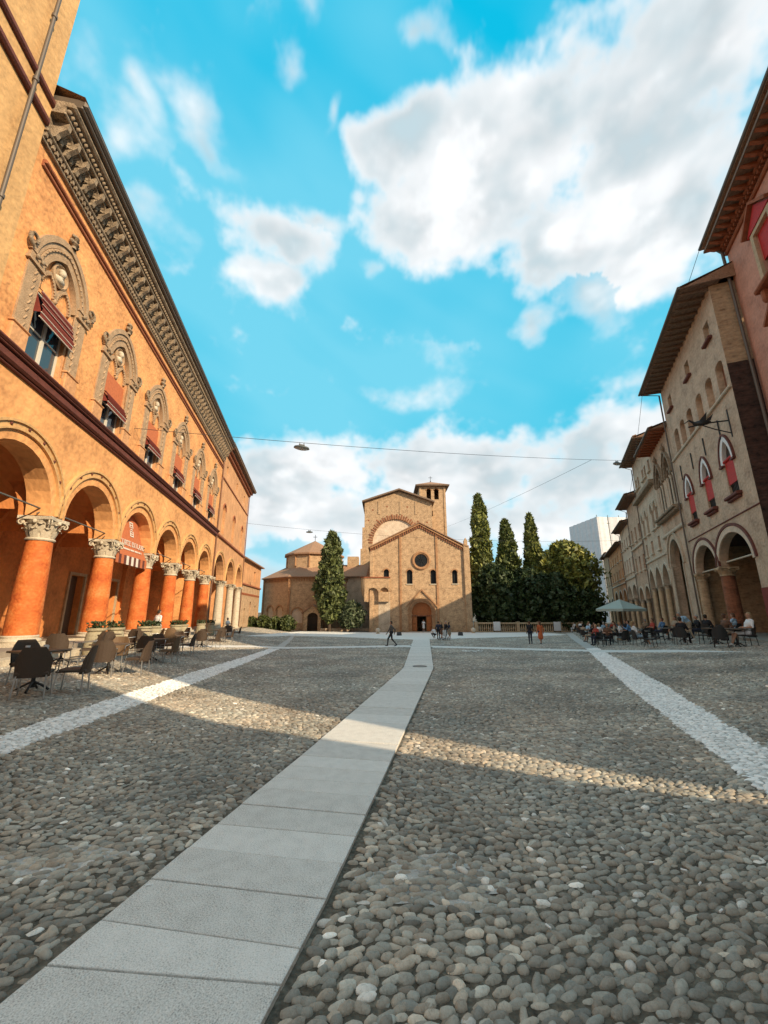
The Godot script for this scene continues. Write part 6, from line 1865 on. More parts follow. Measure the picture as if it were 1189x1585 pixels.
	for k in [[618, 984, "left of the granite path end"], [713, 984, "right of the waiting group"]]:
		var p := gp(k[0], k[1])
		var fl := thing("floodlight", "small black ground floodlight " + k[2], "floodlight", p)
		var f1 := MB.new(); f1.xf = Transform3D(Basis(Vector3.RIGHT, -0.4), Vector3(0, 0.22, 0)); f1.box(-0.26, -0.15, -0.12, 0.26, 0.15, 0.12); part(f1, "housing", M.black_plastic, fl)
		var f2 := MB.new(); f2.box(-0.3, 0, -0.1, 0.3, 0.05, 0.1); f2.box(-0.3, 0.05, -0.03, -0.27, 0.26, 0.03); f2.box(0.27, 0.05, -0.03, 0.3, 0.26, 0.03); part(f2, "bracket", M.iron, fl)

# ---------------------------------------------------------------- trees
func leafy(mb: MB, at: Vector3, size: float, r: RandomNumberGenerator, up: float) -> void:
	var d := Vector3(r.randfn(), r.randfn() + up, r.randfn()).normalized()
	var e := d.cross(Vector3(r.randfn(), r.randfn(), r.randfn())).normalized()
	var w := size * r.randf_range(0.3, 0.5)
	mb.tri(at - e * w, at + e * w, at + d * size)
	mb.tri(at - e * w, at - d * size * 0.4, at + e * w)

func tree(called: String, label: String, at: Vector3, h: float, prof: Callable, leaves: int, leaf: float, lo: Color, hi: Color, sd: int, up := 0.5, trunk := 0.25, group := "", category := "tree") -> void:
	var t := thing(called, label, category, at, 0.0, group)
	var r := RandomNumberGenerator.new(); r.seed = sd
	var tk := MB.new()
	tk.tube([Vector3(0, -0.3, 0), Vector3(0.05, h * 0.25, 0.03), Vector3(0, h * 0.7, 0)], trunk, 7, trunk * 0.35)
	for k in 7:
		var a := r.randf() * TAU; var y := h * r.randf_range(0.22, 0.6); var rr: float = prof.call(y / h, a) * 0.75
		tk.tube([Vector3(0, y, 0), Vector3(cos(a) * rr * 0.5, y + rr * 0.3, sin(a) * rr * 0.5), Vector3(cos(a) * rr, y + rr * 0.55, sin(a) * rr)], trunk * 0.3, 5, trunk * 0.1)
	part(tk, "trunk", M.bark, t)
	var mb := MB.new(); mb.use_c = true
	var nz := FastNoiseLite.new(); nz.seed = sd; nz.frequency = 0.55; nz.fractal_octaves = 3
	var placed := 0; var tries := 0
	while placed < leaves and tries < leaves * 4:
		tries += 1
		var y := pow(r.randf(), 0.85); var a := r.randf() * TAU
		var R: float = prof.call(y, a)
		if R <= 0.02: continue
		if r.randf() * 3.0 > R + 0.6: continue
		var bump := nz.get_noise_3d(cos(a) * R * 1.3, y * h, sin(a) * R * 1.3)
		var q := sqrt(r.randf_range(0.35, 1.0)) * R * (1.0 + bump * 0.45)
		if bump < -0.18 and q > R * 0.72: continue
		var p := Vector3(cos(a) * q, y * h, sin(a) * q)
		mb.col = lo.lerp(hi, r.randf())
		leafy(mb, p, leaf * r.randf_range(0.6, 1.4), r, up)
		placed += 1
	part(mb, "crown", M.leaf_tint, t)

func build_trees() -> void:
	var cyp := func(w: float, low: float) -> Callable:
		return func(y: float, a: float) -> float:
			if y < low: return w * 0.25 * smoothstep(low - 0.06, low, y)
			var t := (y - low) / (1.0 - low)
			return w * pow(1.0 - t, 0.42) * smoothstep(-0.3, 0.3, t) * (0.9 + 0.12 * sin(a * 3.0 + y * 9.0))
	var dome := func(w: float, low: float) -> Callable:
		return func(y: float, a: float) -> float:
			if y < low: return 0.0
			var t := (y - low) / (1.0 - low)
			return w * sqrt(maxf(0.0, 1.0 - pow(2.0 * t - 0.85, 2.0) / 1.33)) * (0.88 + 0.16 * sin(a * 4.0 + 1.3) + 0.1 * sin(a * 7.0))
	var dk := Color(0.026, 0.042, 0.012); var mdk := Color(0.05, 0.078, 0.022); var lt := Color(0.26, 0.28, 0.06)
	tree("cypress", "tall pointed cypress standing against the church corner", Vector3(16.0, -1.4, -65.5), 22.3, cyp.call(2.5, 0.04), 9000, 0.5, dk, lt, 31, 1.3, 0.3, "cypresses beside the church")
	tree("cypress", "broader dark cypress between two pointed ones", Vector3(20.6, -1.4, -66.5), 18.0, cyp.call(2.6, 0.04), 9000, 0.5, dk, Color(0.18, 0.21, 0.055), 32, 1.0, 0.3, "cypresses beside the church")
	tree("cypress", "slim cypress rising out of the round tree's edge", Vector3(25.0, -1.4, -67.0), 19.2, cyp.call(2.1, 0.04), 8000, 0.5, dk, Color(0.24, 0.26, 0.055), 33, 1.2, 0.3, "cypresses beside the church")
	tree("cypress", "dense cypress in front of the eight-sided church", Vector3(-8.1, -1.35, -61.4), 14.9, cyp.call(2.7, 0.12), 9000, 0.42, dk, Color(0.16, 0.19, 0.06), 34, 0.9, 0.26, "cypresses beside the church")
	tree("round_tree", "wide round-topped green tree at the street corner", Vector3(29.6, -1.3, -65.0), 14.0, dome.call(4.7, 0.2), 11000, 0.5, Color(0.06, 0.075, 0.016), Color(0.32, 0.31, 0.06), 35, 0.2, 0.4)
	tree("dark_tree", "dark bushy tree below the tall pointed cypress", Vector3(17.3, -1.4, -63.3), 10.2, dome.call(3.6, 0.05), 7000, 0.5, dk, mdk, 36, 0.2, 0.3, "dark trees behind the balustrade")
	tree("dark_tree", "dark bushy tree below the broad cypress", Vector3(22.3, -1.4, -63.6), 9.6, dome.call(3.8, 0.05), 7000, 0.5, dk, mdk, 37, 0.2, 0.3, "dark trees behind the balustrade")
	tree("dark_tree", "dark bushy tree beside the round-topped tree", Vector3(26.8, -1.4, -62.8), 8.6, dome.call(3.6, 0.05), 7000, 0.5, dk, mdk, 38, 0.2, 0.3, "dark trees behind the balustrade")
	tree("dark_tree", "low dark tree where balustrade meets the street", Vector3(30.2, -1.3, -61.8), 6.4, dome.call(2.7, 0.1), 5000, 0.45, dk, mdk, 41, 0.2, 0.25, "dark trees behind the balustrade")
	tree("far_conifer", "distant conifer tip showing right of the bell tower", Vector3(17.0, -1.4, -92.0), 17.6, cyp.call(2.2, 0.2), 2500, 0.6, dk, mdk, 39, 0.8, 0.3)
	tree("far_conifer", "distant conifer tip showing above the chapel roof", Vector3(-7.0, -1.4, -92.0), 14.0, cyp.call(3.0, 0.2), 2500, 0.6, dk, mdk, 40, 0.8, 0.3)
	tree("magnolia_shrub", "glossy leafed shrub between cypress and church pulpit", Vector3(-4.9, -1.35, -61.6), 4.4, dome.call(1.9, 0.12), 1800, 0.34, Color(0.02, 0.04, 0.012), Color(0.14, 0.17, 0.09), 42, 0.4, 0.08, "", "shrub")
	for i in 4:
		tree("hedge_bush", ["rounded oleander bush touching the low brick wing", "pale flowering oleander bush in the corner hedge", "oleander bush in the middle of the corner hedge", "last oleander bush of the hedge before the gate porch"][i], Vector3(-19.3 + i * 1.75, -1.2, -60.2 + 0.15 * i), 1.95 + 0.2 * (i % 2), dome.call(1.25, 0.0), 1500, 0.26, Color(0.02, 0.035, 0.01), Color(0.10, 0.12, 0.03), 50 + i, 0.7, 0.05, "oleander hedge by the low brick wing", "bush")

# ---------------------------------------------------------------- cafe furniture
func make_chair(called: String, label: String, m: Material, leg: Material, group: String) -> Node3D:
	var t := thing(called, label, "chair", Vector3.ZERO, 0.0, group)
	var s := MB.new()
	s.xf = Transform3D(Basis(Vector3.RIGHT, -PI / 2), Vector3(0, 0.40, 0))
	s.bevel(-0.24, -0.24, 0.0, 0.24, 0.24, 0.055, 0.02)
	part(s, "seat", m, t)
	var b := MB.new()                            # curved woven back, wraps round the sides
	for i in 8:
		var a0 := lerpf(-1.05, 1.05, i / 8.0); var a1 := lerpf(-1.05, 1.05, (i + 1) / 8.0)
		for k in 2:
			var r := 0.27 + 0.022 * k
			var p0 := Vector3(sin(a0) * r, 0.36, 0.02 + cos(a0) * r * 0.86); var p1 := Vector3(sin(a1) * r, 0.36, 0.02 + cos(a1) * r * 0.86)
			var h0 := lerpf(0.88, 0.66, smoothstep(0.55, 1.05, absf(a0))); var h1 := lerpf(0.88, 0.66, smoothstep(0.55, 1.05, absf(a1)))
			var q0 := Vector3(p0.x * 1.06, h0, p0.z + 0.06); var q1 := Vector3(p1.x * 1.06, h1, p1.z + 0.06)
			b.quad(p0, p1, q1, q0)
			if k == 0:
				var o0 := q0 + Vector3(sin(a0), 0, cos(a0)) * 0.022; var o1 := q1 + Vector3(sin(a1), 0, cos(a1)) * 0.022
				b.quad(q0, q1, o1, o0)
	part(b, "backrest", m, t)
	for k in [[-0.22, -0.21], [0.22, -0.21], [-0.21, 0.2], [0.21, 0.2]]:
		var l := MB.new(); l.tube([Vector3(k[0], 0.41, k[1]), Vector3(k[0] * 1.12, 0.0, k[1] * 1.15)], 0.014, 6); part(l, "leg", leg, t)
	for sg in [-1.0, 1.0]:
		var a := MB.new(); a.tube([Vector3(sg * 0.25, 0.42, -0.2), Vector3(sg * 0.265, 0.64, -0.19), Vector3(sg * 0.27, 0.66, 0.14)], 0.014, 6); part(a, "armrest", leg, t)
	return t

func make_table(called: String, label: String, group: String) -> Node3D:
	var t := thing(called, label, "table", Vector3.ZERO, 0.0, group)
	var p := MB.new(); p.xf = Transform3D(Basis(Vector3.RIGHT, -PI / 2), Vector3(0, 0.71, 0)); p.bevel(-0.36, -0.36, 0, 0.36, 0.36, 0.035, 0.008); part(p, "table_top", M.table_wood, t)
	var c := MB.new(); c.lathe([Vector2(0.05, 0.06), Vector2(0.035, 0.2), Vector2(0.03, 0.6), Vector2(0.1, 0.71)], 10); part(c, "pedestal", M.iron, t)
	for k in 4:
		var a := TAU * (k + 0.5) / 4
		var f := MB.new(); f.tube([Vector3(cos(a) * 0.03, 0.16, sin(a) * 0.03), Vector3(cos(a) * 0.16, 0.09, sin(a) * 0.16), Vector3(cos(a) * 0.27, 0.01, sin(a) * 0.27)], 0.022, 6); part(f, "foot", M.iron, t)
	return t

var used := {}
func put(src: Node3D, called: String, label: String, at: Vector3, turn: float) -> Node3D:
	if not used.has(src):
		used[src] = true
		src.position = at; src.rotation.y = turn; src.set_meta("label", label)
		return src
	return copy(src, called, label, at, turn)

func on_ground(x: float, z: float) -> Vector3: return Vector3(x, ground_y(x, z) + 0.02, z)

func build_cafe_left() -> void:
	var g := "woven chairs of the arcade cafe"; var gt := "tables of the arcade cafe"
	var ch := make_chair("cafe_chair", "x", M.rattan, M.chrome, g)
	var ch2 := make_chair("cafe_chair", "x", M.rattan_tan, M.chrome, g)
	var tb := make_table("cafe_table", "x", gt)
	var spots := [[48, 1071, "table with paper cups"], [166, 1043, "table before the second orange column"], [231, 1025, "table before the sign awning"], [266, 1013, "table before the fourth orange column"], [312, 1002, "table before the fifth orange column"], [337, 994, "table before the last orange column"], [352, 987, "table before the salmon palace"],
		[92, 1029, "back table by the first column"], [158, 1016, "back table by the sign awning"], [212, 1005, "back table by the third column"], [262, 999, "back table by the fifth column"]]
	var r := RandomNumberGenerator.new(); r.seed = 77
	for i in spots.size():
		var s: Array = spots[i]
		var p := gp(s[0], s[1])
		put(tb, "cafe_table", "small square cafe " + s[2], on_ground(p.x, p.z), r.randf_range(-0.3, 0.1) - 0.18)
		var angs := [2.75, 1.35, -0.3] if i < 7 else [2.6, 0.9]
		if i == 0: angs = [2.55, 1.25, -0.85]
		for k in angs.size():
			var a: float = angs[k] + r.randf_range(-0.2, 0.2)
			var q := p + Vector3(sin(a), 0, -cos(a)) * r.randf_range(0.58, 0.72)
			put(ch2 if (i + k) % 7 == 3 else ch, "cafe_chair", ("tan" if (i + k) % 7 == 3 else "dark") + " woven chair " + ["facing the church", "on the path side", "on the church side"][k] + " at the " + s[2], on_ground(q.x, q.z), PI - a + PI + r.randf_range(-0.25, 0.25) + PI)
	# cups on the first table
	var p0 := gp(48, 1071)
	for k in 3:
		var cu := thing("paper_cup", "small white paper cup on the cafe table nearest the first column", "cup", on_ground(p0.x, p0.z) + Vector3([-0.15, 0.02, 0.2][k], 0.7265, [0.1, -0.12, 0.08][k]), 0.0, "paper cups on the first table")
		var m := MB.new(); m.lathe([Vector2(0.0, 0.001), Vector2(0.028, 0.001), Vector2(0.04, 0.11), Vector2(0.036, 0.11), Vector2(0.025, 0.02), Vector2(0.0, 0.02)], 10); part(m, "cup", M.white_cloth, cu)
	# stone planters between the columns
	var th := atan2(0.98340, -0.18144)
	var n := 0
	for s in [1.9, 3.4, 6.3, 7.6, 10.9, 12.3, 16.6, 19.6]:
		var q := frame_at(L_AT, L_DIR, s) + Vector3(1.25 * 0.9834, 0, -1.25 * 0.1814)
		var lab: String = ["beside the first orange column", "between the first and second columns", "beside the second orange column", "under the sign awning", "beside the third orange column", "between third and fourth columns", "beside the fourth orange column", "beside the fifth orange column"][n]
		var pt := thing("stone_planter", "barrel-shaped pale stone planter " + lab, "planter", Vector3(q.x, ground_y(q.x, q.z), q.z), th, "stone planters along the arcade step")
		var m := MB.new(); m.lathe([Vector2(0.22, 0.0), Vector2(0.3, 0.06), Vector2(0.33, 0.35), Vector2(0.3, 0.75), Vector2(0.26, 0.84), Vector2(0.32, 0.88), Vector2(0.32, 0.96), Vector2(0.26, 0.96), Vector2(0.25, 0.86)], 18); part(m, "pot", M.planter_stone, pt)
		var e := MB.new(); e.lathe([Vector2(0.26, 0.87), Vector2(0.0, 0.89)], 14); part(e, "soil", M.bark, pt)
		var lf := MB.new(); lf.use_c = true
		var rr := RandomNumberGenerator.new(); rr.seed = 200 + n
		for k in 160:
			var a := rr.randf() * TAU; var d := sqrt(rr.randf()) * 0.3
			lf.col = Color(0.015, 0.03, 0.01).lerp(Color(0.06, 0.085, 0.03), rr.randf())
			leafy(lf, Vector3(cos(a) * d, 0.9 + rr.randf() * 0.28, sin(a) * d), 0.09, rr, 0.6)
		part(lf, "plant", M.leaf_tint, pt)
		n += 1

# ---------------------------------------------------------------- people
func capsule(p: Vector3, a: Vector3, b: Vector3, ra: float, rb: float) -> float:
	var ab := b - a
	var t := clampf((p - a).dot(ab) / maxf(1e-6, ab.length_squared()), 0.0, 1.0)
	return p.distance_to(a + ab * t) - lerpf(ra, rb, t)

# bones: [a, b, ra, rb, region]; regions: 0 skin 1 hair 2 top 3 bottom 4 shoes
func body(bones: Array, cell := 0.019) -> Dictionary:
	var lo := Vector3(9, 9, 9); var hi := -lo
	for b in bones:
		for k in 2:
			var rr: float = b[2 + k] + 0.07
			lo = lo.min(b[k] - Vector3.ONE * rr); hi = hi.max(b[k] + Vector3.ONE * rr)
	var n := Vector3i(((hi - lo) / cell).ceil()) + Vector3i.ONE
	var N := n.x * n.y * n.z
	var f := PackedFloat32Array(); f.resize(N); f.fill(1.0)
	var g := PackedFloat32Array(); g.resize(N); g.fill(9.0)
	var id := PackedByteArray(); id.resize(N)
	for b in bones:
		var m: float = maxf(b[2], b[3]) + 0.06
		var i0 := Vector3i((((b[0] as Vector3).min(b[1]) - Vector3.ONE * m - lo) / cell).floor()).clamp(Vector3i.ZERO, n - Vector3i.ONE)
		var i1 := Vector3i((((b[0] as Vector3).max(b[1]) + Vector3.ONE * m - lo) / cell).ceil()).clamp(Vector3i.ZERO, n - Vector3i.ONE)
		var kk: float = b[5] if b.size() > 5 else 0.035
		for z in range(i0.z, i1.z + 1):
			for y in range(i0.y, i1.y + 1):
				for x in range(i0.x, i1.x + 1):
					var d := capsule(lo + Vector3(x, y, z) * cell, b[0], b[1], b[2], b[3])
					if d > 0.06: continue
					var k := x + n.x * (y + n.y * z)
					var h := maxf(kk - absf(f[k] - d), 0.0) / kk
					f[k] = minf(f[k], d) - h * h * kk * 0.25
					if d < g[k]: g[k] = d; id[k] = b[4]
	var vid := PackedInt32Array(); vid.resize(N); vid.fill(-1)
	var V := PackedVector3Array(); var NR := PackedVector3Array(); var RG := PackedByteArray()
	var offs := [0, 1, n.x, n.x + 1, n.x * n.y, n.x * n.y + 1, n.x * n.y + n.x, n.x * n.y + n.x + 1]
	var cor := [Vector3(0, 0, 0), Vector3(1, 0, 0), Vector3(0, 1, 0), Vector3(1, 1, 0), Vector3(0, 0, 1), Vector3(1, 0, 1), Vector3(0, 1, 1), Vector3(1, 1, 1)]
	var eds := [[0, 1], [2, 3], [4, 5], [6, 7], [0, 2], [1, 3], [4, 6], [5, 7], [0, 4], [1, 5], [2, 6], [3, 7]]
	for z in n.z - 1:
		for y in n.y - 1:
			for x in n.x - 1:
				var k := x + n.x * (y + n.y * z)
				if f[k] > 0.06 or f[k] < -0.06: continue
				var neg := 0
				for c in 8:
					if f[k + offs[c]] < 0: neg += 1
				if neg == 0 or neg == 8: continue
				var s := Vector3.ZERO; var cnt := 0
				for e in eds:
					var A := f[k + offs[e[0]]]; var B := f[k + offs[e[1]]]
					if (A < 0) != (B < 0):
						s += (cor[e[0]] as Vector3).lerp(cor[e[1]], A / (A - B)); cnt += 1
				vid[k] = V.size()
				V.append(lo + (Vector3(x, y, z) + s / cnt) * cell)
				NR.append(Vector3(f[k + 1] - f[k] + f[k + offs[7]] - f[k + offs[6]], f[k + n.x] - f[k] + f[k + offs[7]] - f[k + offs[5]], f[k + offs[4]] - f[k] + f[k + offs[7]] - f[k + offs[3]]).normalized())
				RG.append(id[k])
	var I := PackedInt32Array()
	var st := [1, n.x, n.x * n.y]
	for z in range(1, n.z - 1):
		for y in range(1, n.y - 1):
			for x in range(1, n.x - 1):
				var k := x + n.x * (y + n.y * z)
				if f[k] > 0.06 or f[k] < -0.06: continue
				for ax in 3:
					var A := f[k]; var B := f[k + st[ax]]
					if (A < 0) == (B < 0): continue
					var u: int = st[(ax + 1) % 3]; var w: int = st[(ax + 2) % 3]
					var q := [vid[k], vid[k - u], vid[k - u - w], vid[k - w]]
					if q.min() < 0: continue
					if A >= 0: I.append_array(PackedInt32Array([q[0], q[1], q[2], q[0], q[2], q[3]]))
					else: I.append_array(PackedInt32Array([q[0], q[2], q[1], q[0], q[3], q[2]]))
	return {"v": V, "n": NR, "r": RG, "i": I}

func limb_bones(sh: Vector3, el: Vector3, wr: Vector3, sleeve: int) -> Array:
	var hd := (wr - el).normalized()
	return [[sh, el, 0.052, 0.043, 2], [el, wr, 0.042, 0.03, sleeve], [wr, wr + hd * 0.085, 0.03, 0.026, 0]]

# the pose of a whole figure, feet at y 0, facing -z
func figure(p: Dictionary) -> Dictionary:
	var hip: Vector3 = p.hip; var chest: Vector3 = p.chest; var neck: Vector3 = p.neck
	var head: Vector3 = p.head; var side := Vector3(1, 0, 0); var face: Vector3 = p.get("face", Vector3(0, 0, -1))
	var b := []
	b.append([hip + side * 0.05, hip - side * 0.05, 0.125, 0.125, 3, 0.06])
	b.append([hip + Vector3(0, 0.06, 0), chest, 0.125, 0.135, 2, 0.06])
	b.append([chest + side * 0.07, chest - side * 0.07, 0.115, 0.115, 2, 0.06])
	b.append([neck + side * 0.13 - Vector3(0, 0.06, 0), neck - side * 0.13 - Vector3(0, 0.06, 0), 0.062, 0.062, 2, 0.05])
	b.append([neck - Vector3(0, 0.03, 0), head - Vector3(0, 0.06, 0), 0.052, 0.05, 0])
	b.append([head + face * 0.012, head + Vector3(0, -0.05, 0) + face * 0.03, 0.085, 0.06, 0, 0.02])
	b.append([head + face * 0.09 - Vector3(0, 0.005, 0), head + face * 0.112 - Vector3(0, 0.035, 0), 0.012, 0.016, 0, 0.015])
	b.append([head + Vector3(0, 0.035, 0) - face * 0.02, head + Vector3(0, -0.02, 0) - face * 0.035, 0.09, 0.078, 1, 0.02])
	if p.get("long_hair", false): b.append([head - face * 0.06, head - face * 0.07 - Vector3(0, 0.2, 0), 0.07, 0.05, 1, 0.03])
	for s in [-1.0, 1.0]:
		b.append([head + side * 0.082 * s + Vector3(0, -0.01, 0), head + side * 0.086 * s + Vector3(0, -0.035, 0), 0.014, 0.012, 0, 0.01])
	var sl: int = p.get("sleeve", 0)
	b += limb_bones(neck + side * 0.185 - Vector3(0, 0.08, 0), p.el[0], p.wr[0], sl)
	b += limb_bones(neck - side * 0.185 - Vector3(0, 0.08, 0), p.el[1], p.wr[1], sl)
	for k in 2:
		var s := 1.0 if k == 0 else -1.0
		var kn: Vector3 = p.kn[k]; var an: Vector3 = p.an[k]; var toe: Vector3 = p.toe[k]
		b.append([hip + side * 0.09 * s, kn, 0.088, 0.058, 3, 0.04])
		b.append([kn, an, 0.056, 0.038, p.get("shin", 3), 0.03])
		b.append([an - Vector3(0, 0.03, 0), toe, 0.042, 0.034, 4, 0.02])
	for e in p.get("extra", []): b.append(e)
	var d := body(b)
	d["fingers"] = []
	for k in 2:
		var w: Vector3 = p.wr[k]; var dir: Vector3 = (w - (p.el[k] as Vector3)).normalized()
		d.fingers.append([w + dir * 0.075, dir, 1.0 if k == 0 else -1.0])
	d["head"] = head; d["face"] = face
	return d

func person_mesh(fig: Dictionary, cols: Array) -> ArrayMesh:
	var c := PackedColorArray()
	for r in fig.r: c.append(cols[r])
	var a := []; a.resize(Mesh.ARRAY_MAX)
	a[Mesh.ARRAY_VERTEX] = fig.v; a[Mesh.ARRAY_NORMAL] = fig.n; a[Mesh.ARRAY_COLOR] = c; a[Mesh.ARRAY_INDEX] = fig.i
	var mb := MB.new(); mb.use_c = true; mb.col = cols[0]
	for h in fig.fingers:
		var dir: Vector3 = h[1]
		var u := dir.cross(Vector3(0, 0, 1) if absf(dir.z) < 0.8 else Vector3.UP).normalized()
		var v := u.cross(dir)
		for i in 4:
			var q: Vector3 = h[0] + v * (i - 1.5) * 0.018
			var L: float = [0.07, 0.082, 0.076, 0.058][i]
			mb.tube([q, q + dir * L * 0.55, q + dir * L * 0.92 + u * 0.02 * h[2]], 0.009, 5, 0.0075)
		mb.tube([h[0] - dir * 0.05 + v * 0.026, h[0] - dir * 0.015 + v * 0.05, h[0] + dir * 0.01 + v * 0.055], 0.01, 5, 0.008)
	var hd: Vector3 = fig.head; var fc: Vector3 = fig.face; var sd := fc.cross(Vector3.UP)
	mb.col = Color(0.03, 0.02, 0.02)
	for s in [-1.0, 1.0]: mb.ball(hd + fc * 0.088 + sd * 0.032 * s + Vector3(0, 0.008, 0), Vector3.ONE * 0.011, 6, 4)
	mb.col = Color(0.3, 0.08, 0.06)
	mb.ball(hd + fc * 0.087 - Vector3(0, 0.062, 0), Vector3(0.02, 0.006, 0.012), 6, 4)
	var st := SurfaceTool.new()
	var m1 := ArrayMesh.new(); m1.add_surface_from_arrays(Mesh.PRIMITIVE_TRIANGLES, a)
	st.append_from(m1, 0, Transform3D.IDENTITY)
	st.append_from(mb.mesh(), 0, Transform3D.IDENTITY)
	return st.commit()

func person(fig: Dictionary, cols: Array, label: String, at: Vector3, turn: float, size := 1.0, group := "") -> Node3D:
	var t := thing("person", label, "person", at, turn, group)
	var o := part(person_mesh(fig, cols), "body", M.person_tint, t)
	o.scale = Vector3.ONE * size
	return t

func sit_pose(lean: float, arm: float, extra := {}) -> Dictionary:
	var hip := Vector3(0, 0.54, 0.02)
	var ch := hip + Vector3(0, 0.36, 0.1 * lean); var nk := hip + Vector3(0, 0.56, 0.14 * lean)
	var p := {"hip": hip, "chest": ch, "neck": nk, "head": nk + Vector3(0, 0.17, 0.0), "el": [nk + Vector3(0.25, -0.32, -0.06), nk + Vector3(-0.25, -0.32, -0.08)], "wr": [nk + Vector3(0.14, -0.36 + 0.1 * arm, -0.3), nk + Vector3(-0.1, -0.36 + 0.2 * arm, -0.31)],
		"kn": [Vector3(0.11, 0.53, -0.42), Vector3(-0.11, 0.53, -0.42)], "an": [Vector3(0.12, 0.08, -0.40), Vector3(-0.12, 0.08, -0.44)], "toe": [Vector3(0.13, 0.035, -0.55), Vector3(-0.13, 0.035, -0.59)]}
	p.merge(extra, true)
	return p

func stand_pose(stride: float, extra := {}) -> Dictionary:
	var hip := Vector3(0, 0.95, 0); var nk := Vector3(0, 1.47, -0.01)
	var p := {"hip": hip, "chest": Vector3(0, 1.29, 0), "neck": nk, "head": Vector3(0, 1.63, -0.02), "el": [Vector3(0.24, 1.12, 0.05 + stride * 0.2), Vector3(-0.24, 1.12, 0.05 - stride * 0.2)], "wr": [Vector3(0.25, 0.88, -0.02 + stride * 0.22), Vector3(-0.25, 0.88, -0.02 - stride * 0.3)],
		"kn": [Vector3(0.09, 0.5, -0.03 - stride * 0.26), Vector3(-0.09, 0.5, -0.03 + stride * 0.1)], "an": [Vector3(0.1, 0.09, 0.0 - stride * 0.34), Vector3(-0.1, 0.09 + stride * 0.06, 0.02 + stride * 0.42)], "toe": [Vector3(0.11, 0.035, -0.15 - stride * 0.34), Vector3(-0.11, 0.035 + stride * 0.02, -0.12 + stride * 0.42)]}
	p.merge(extra, true)
	return p

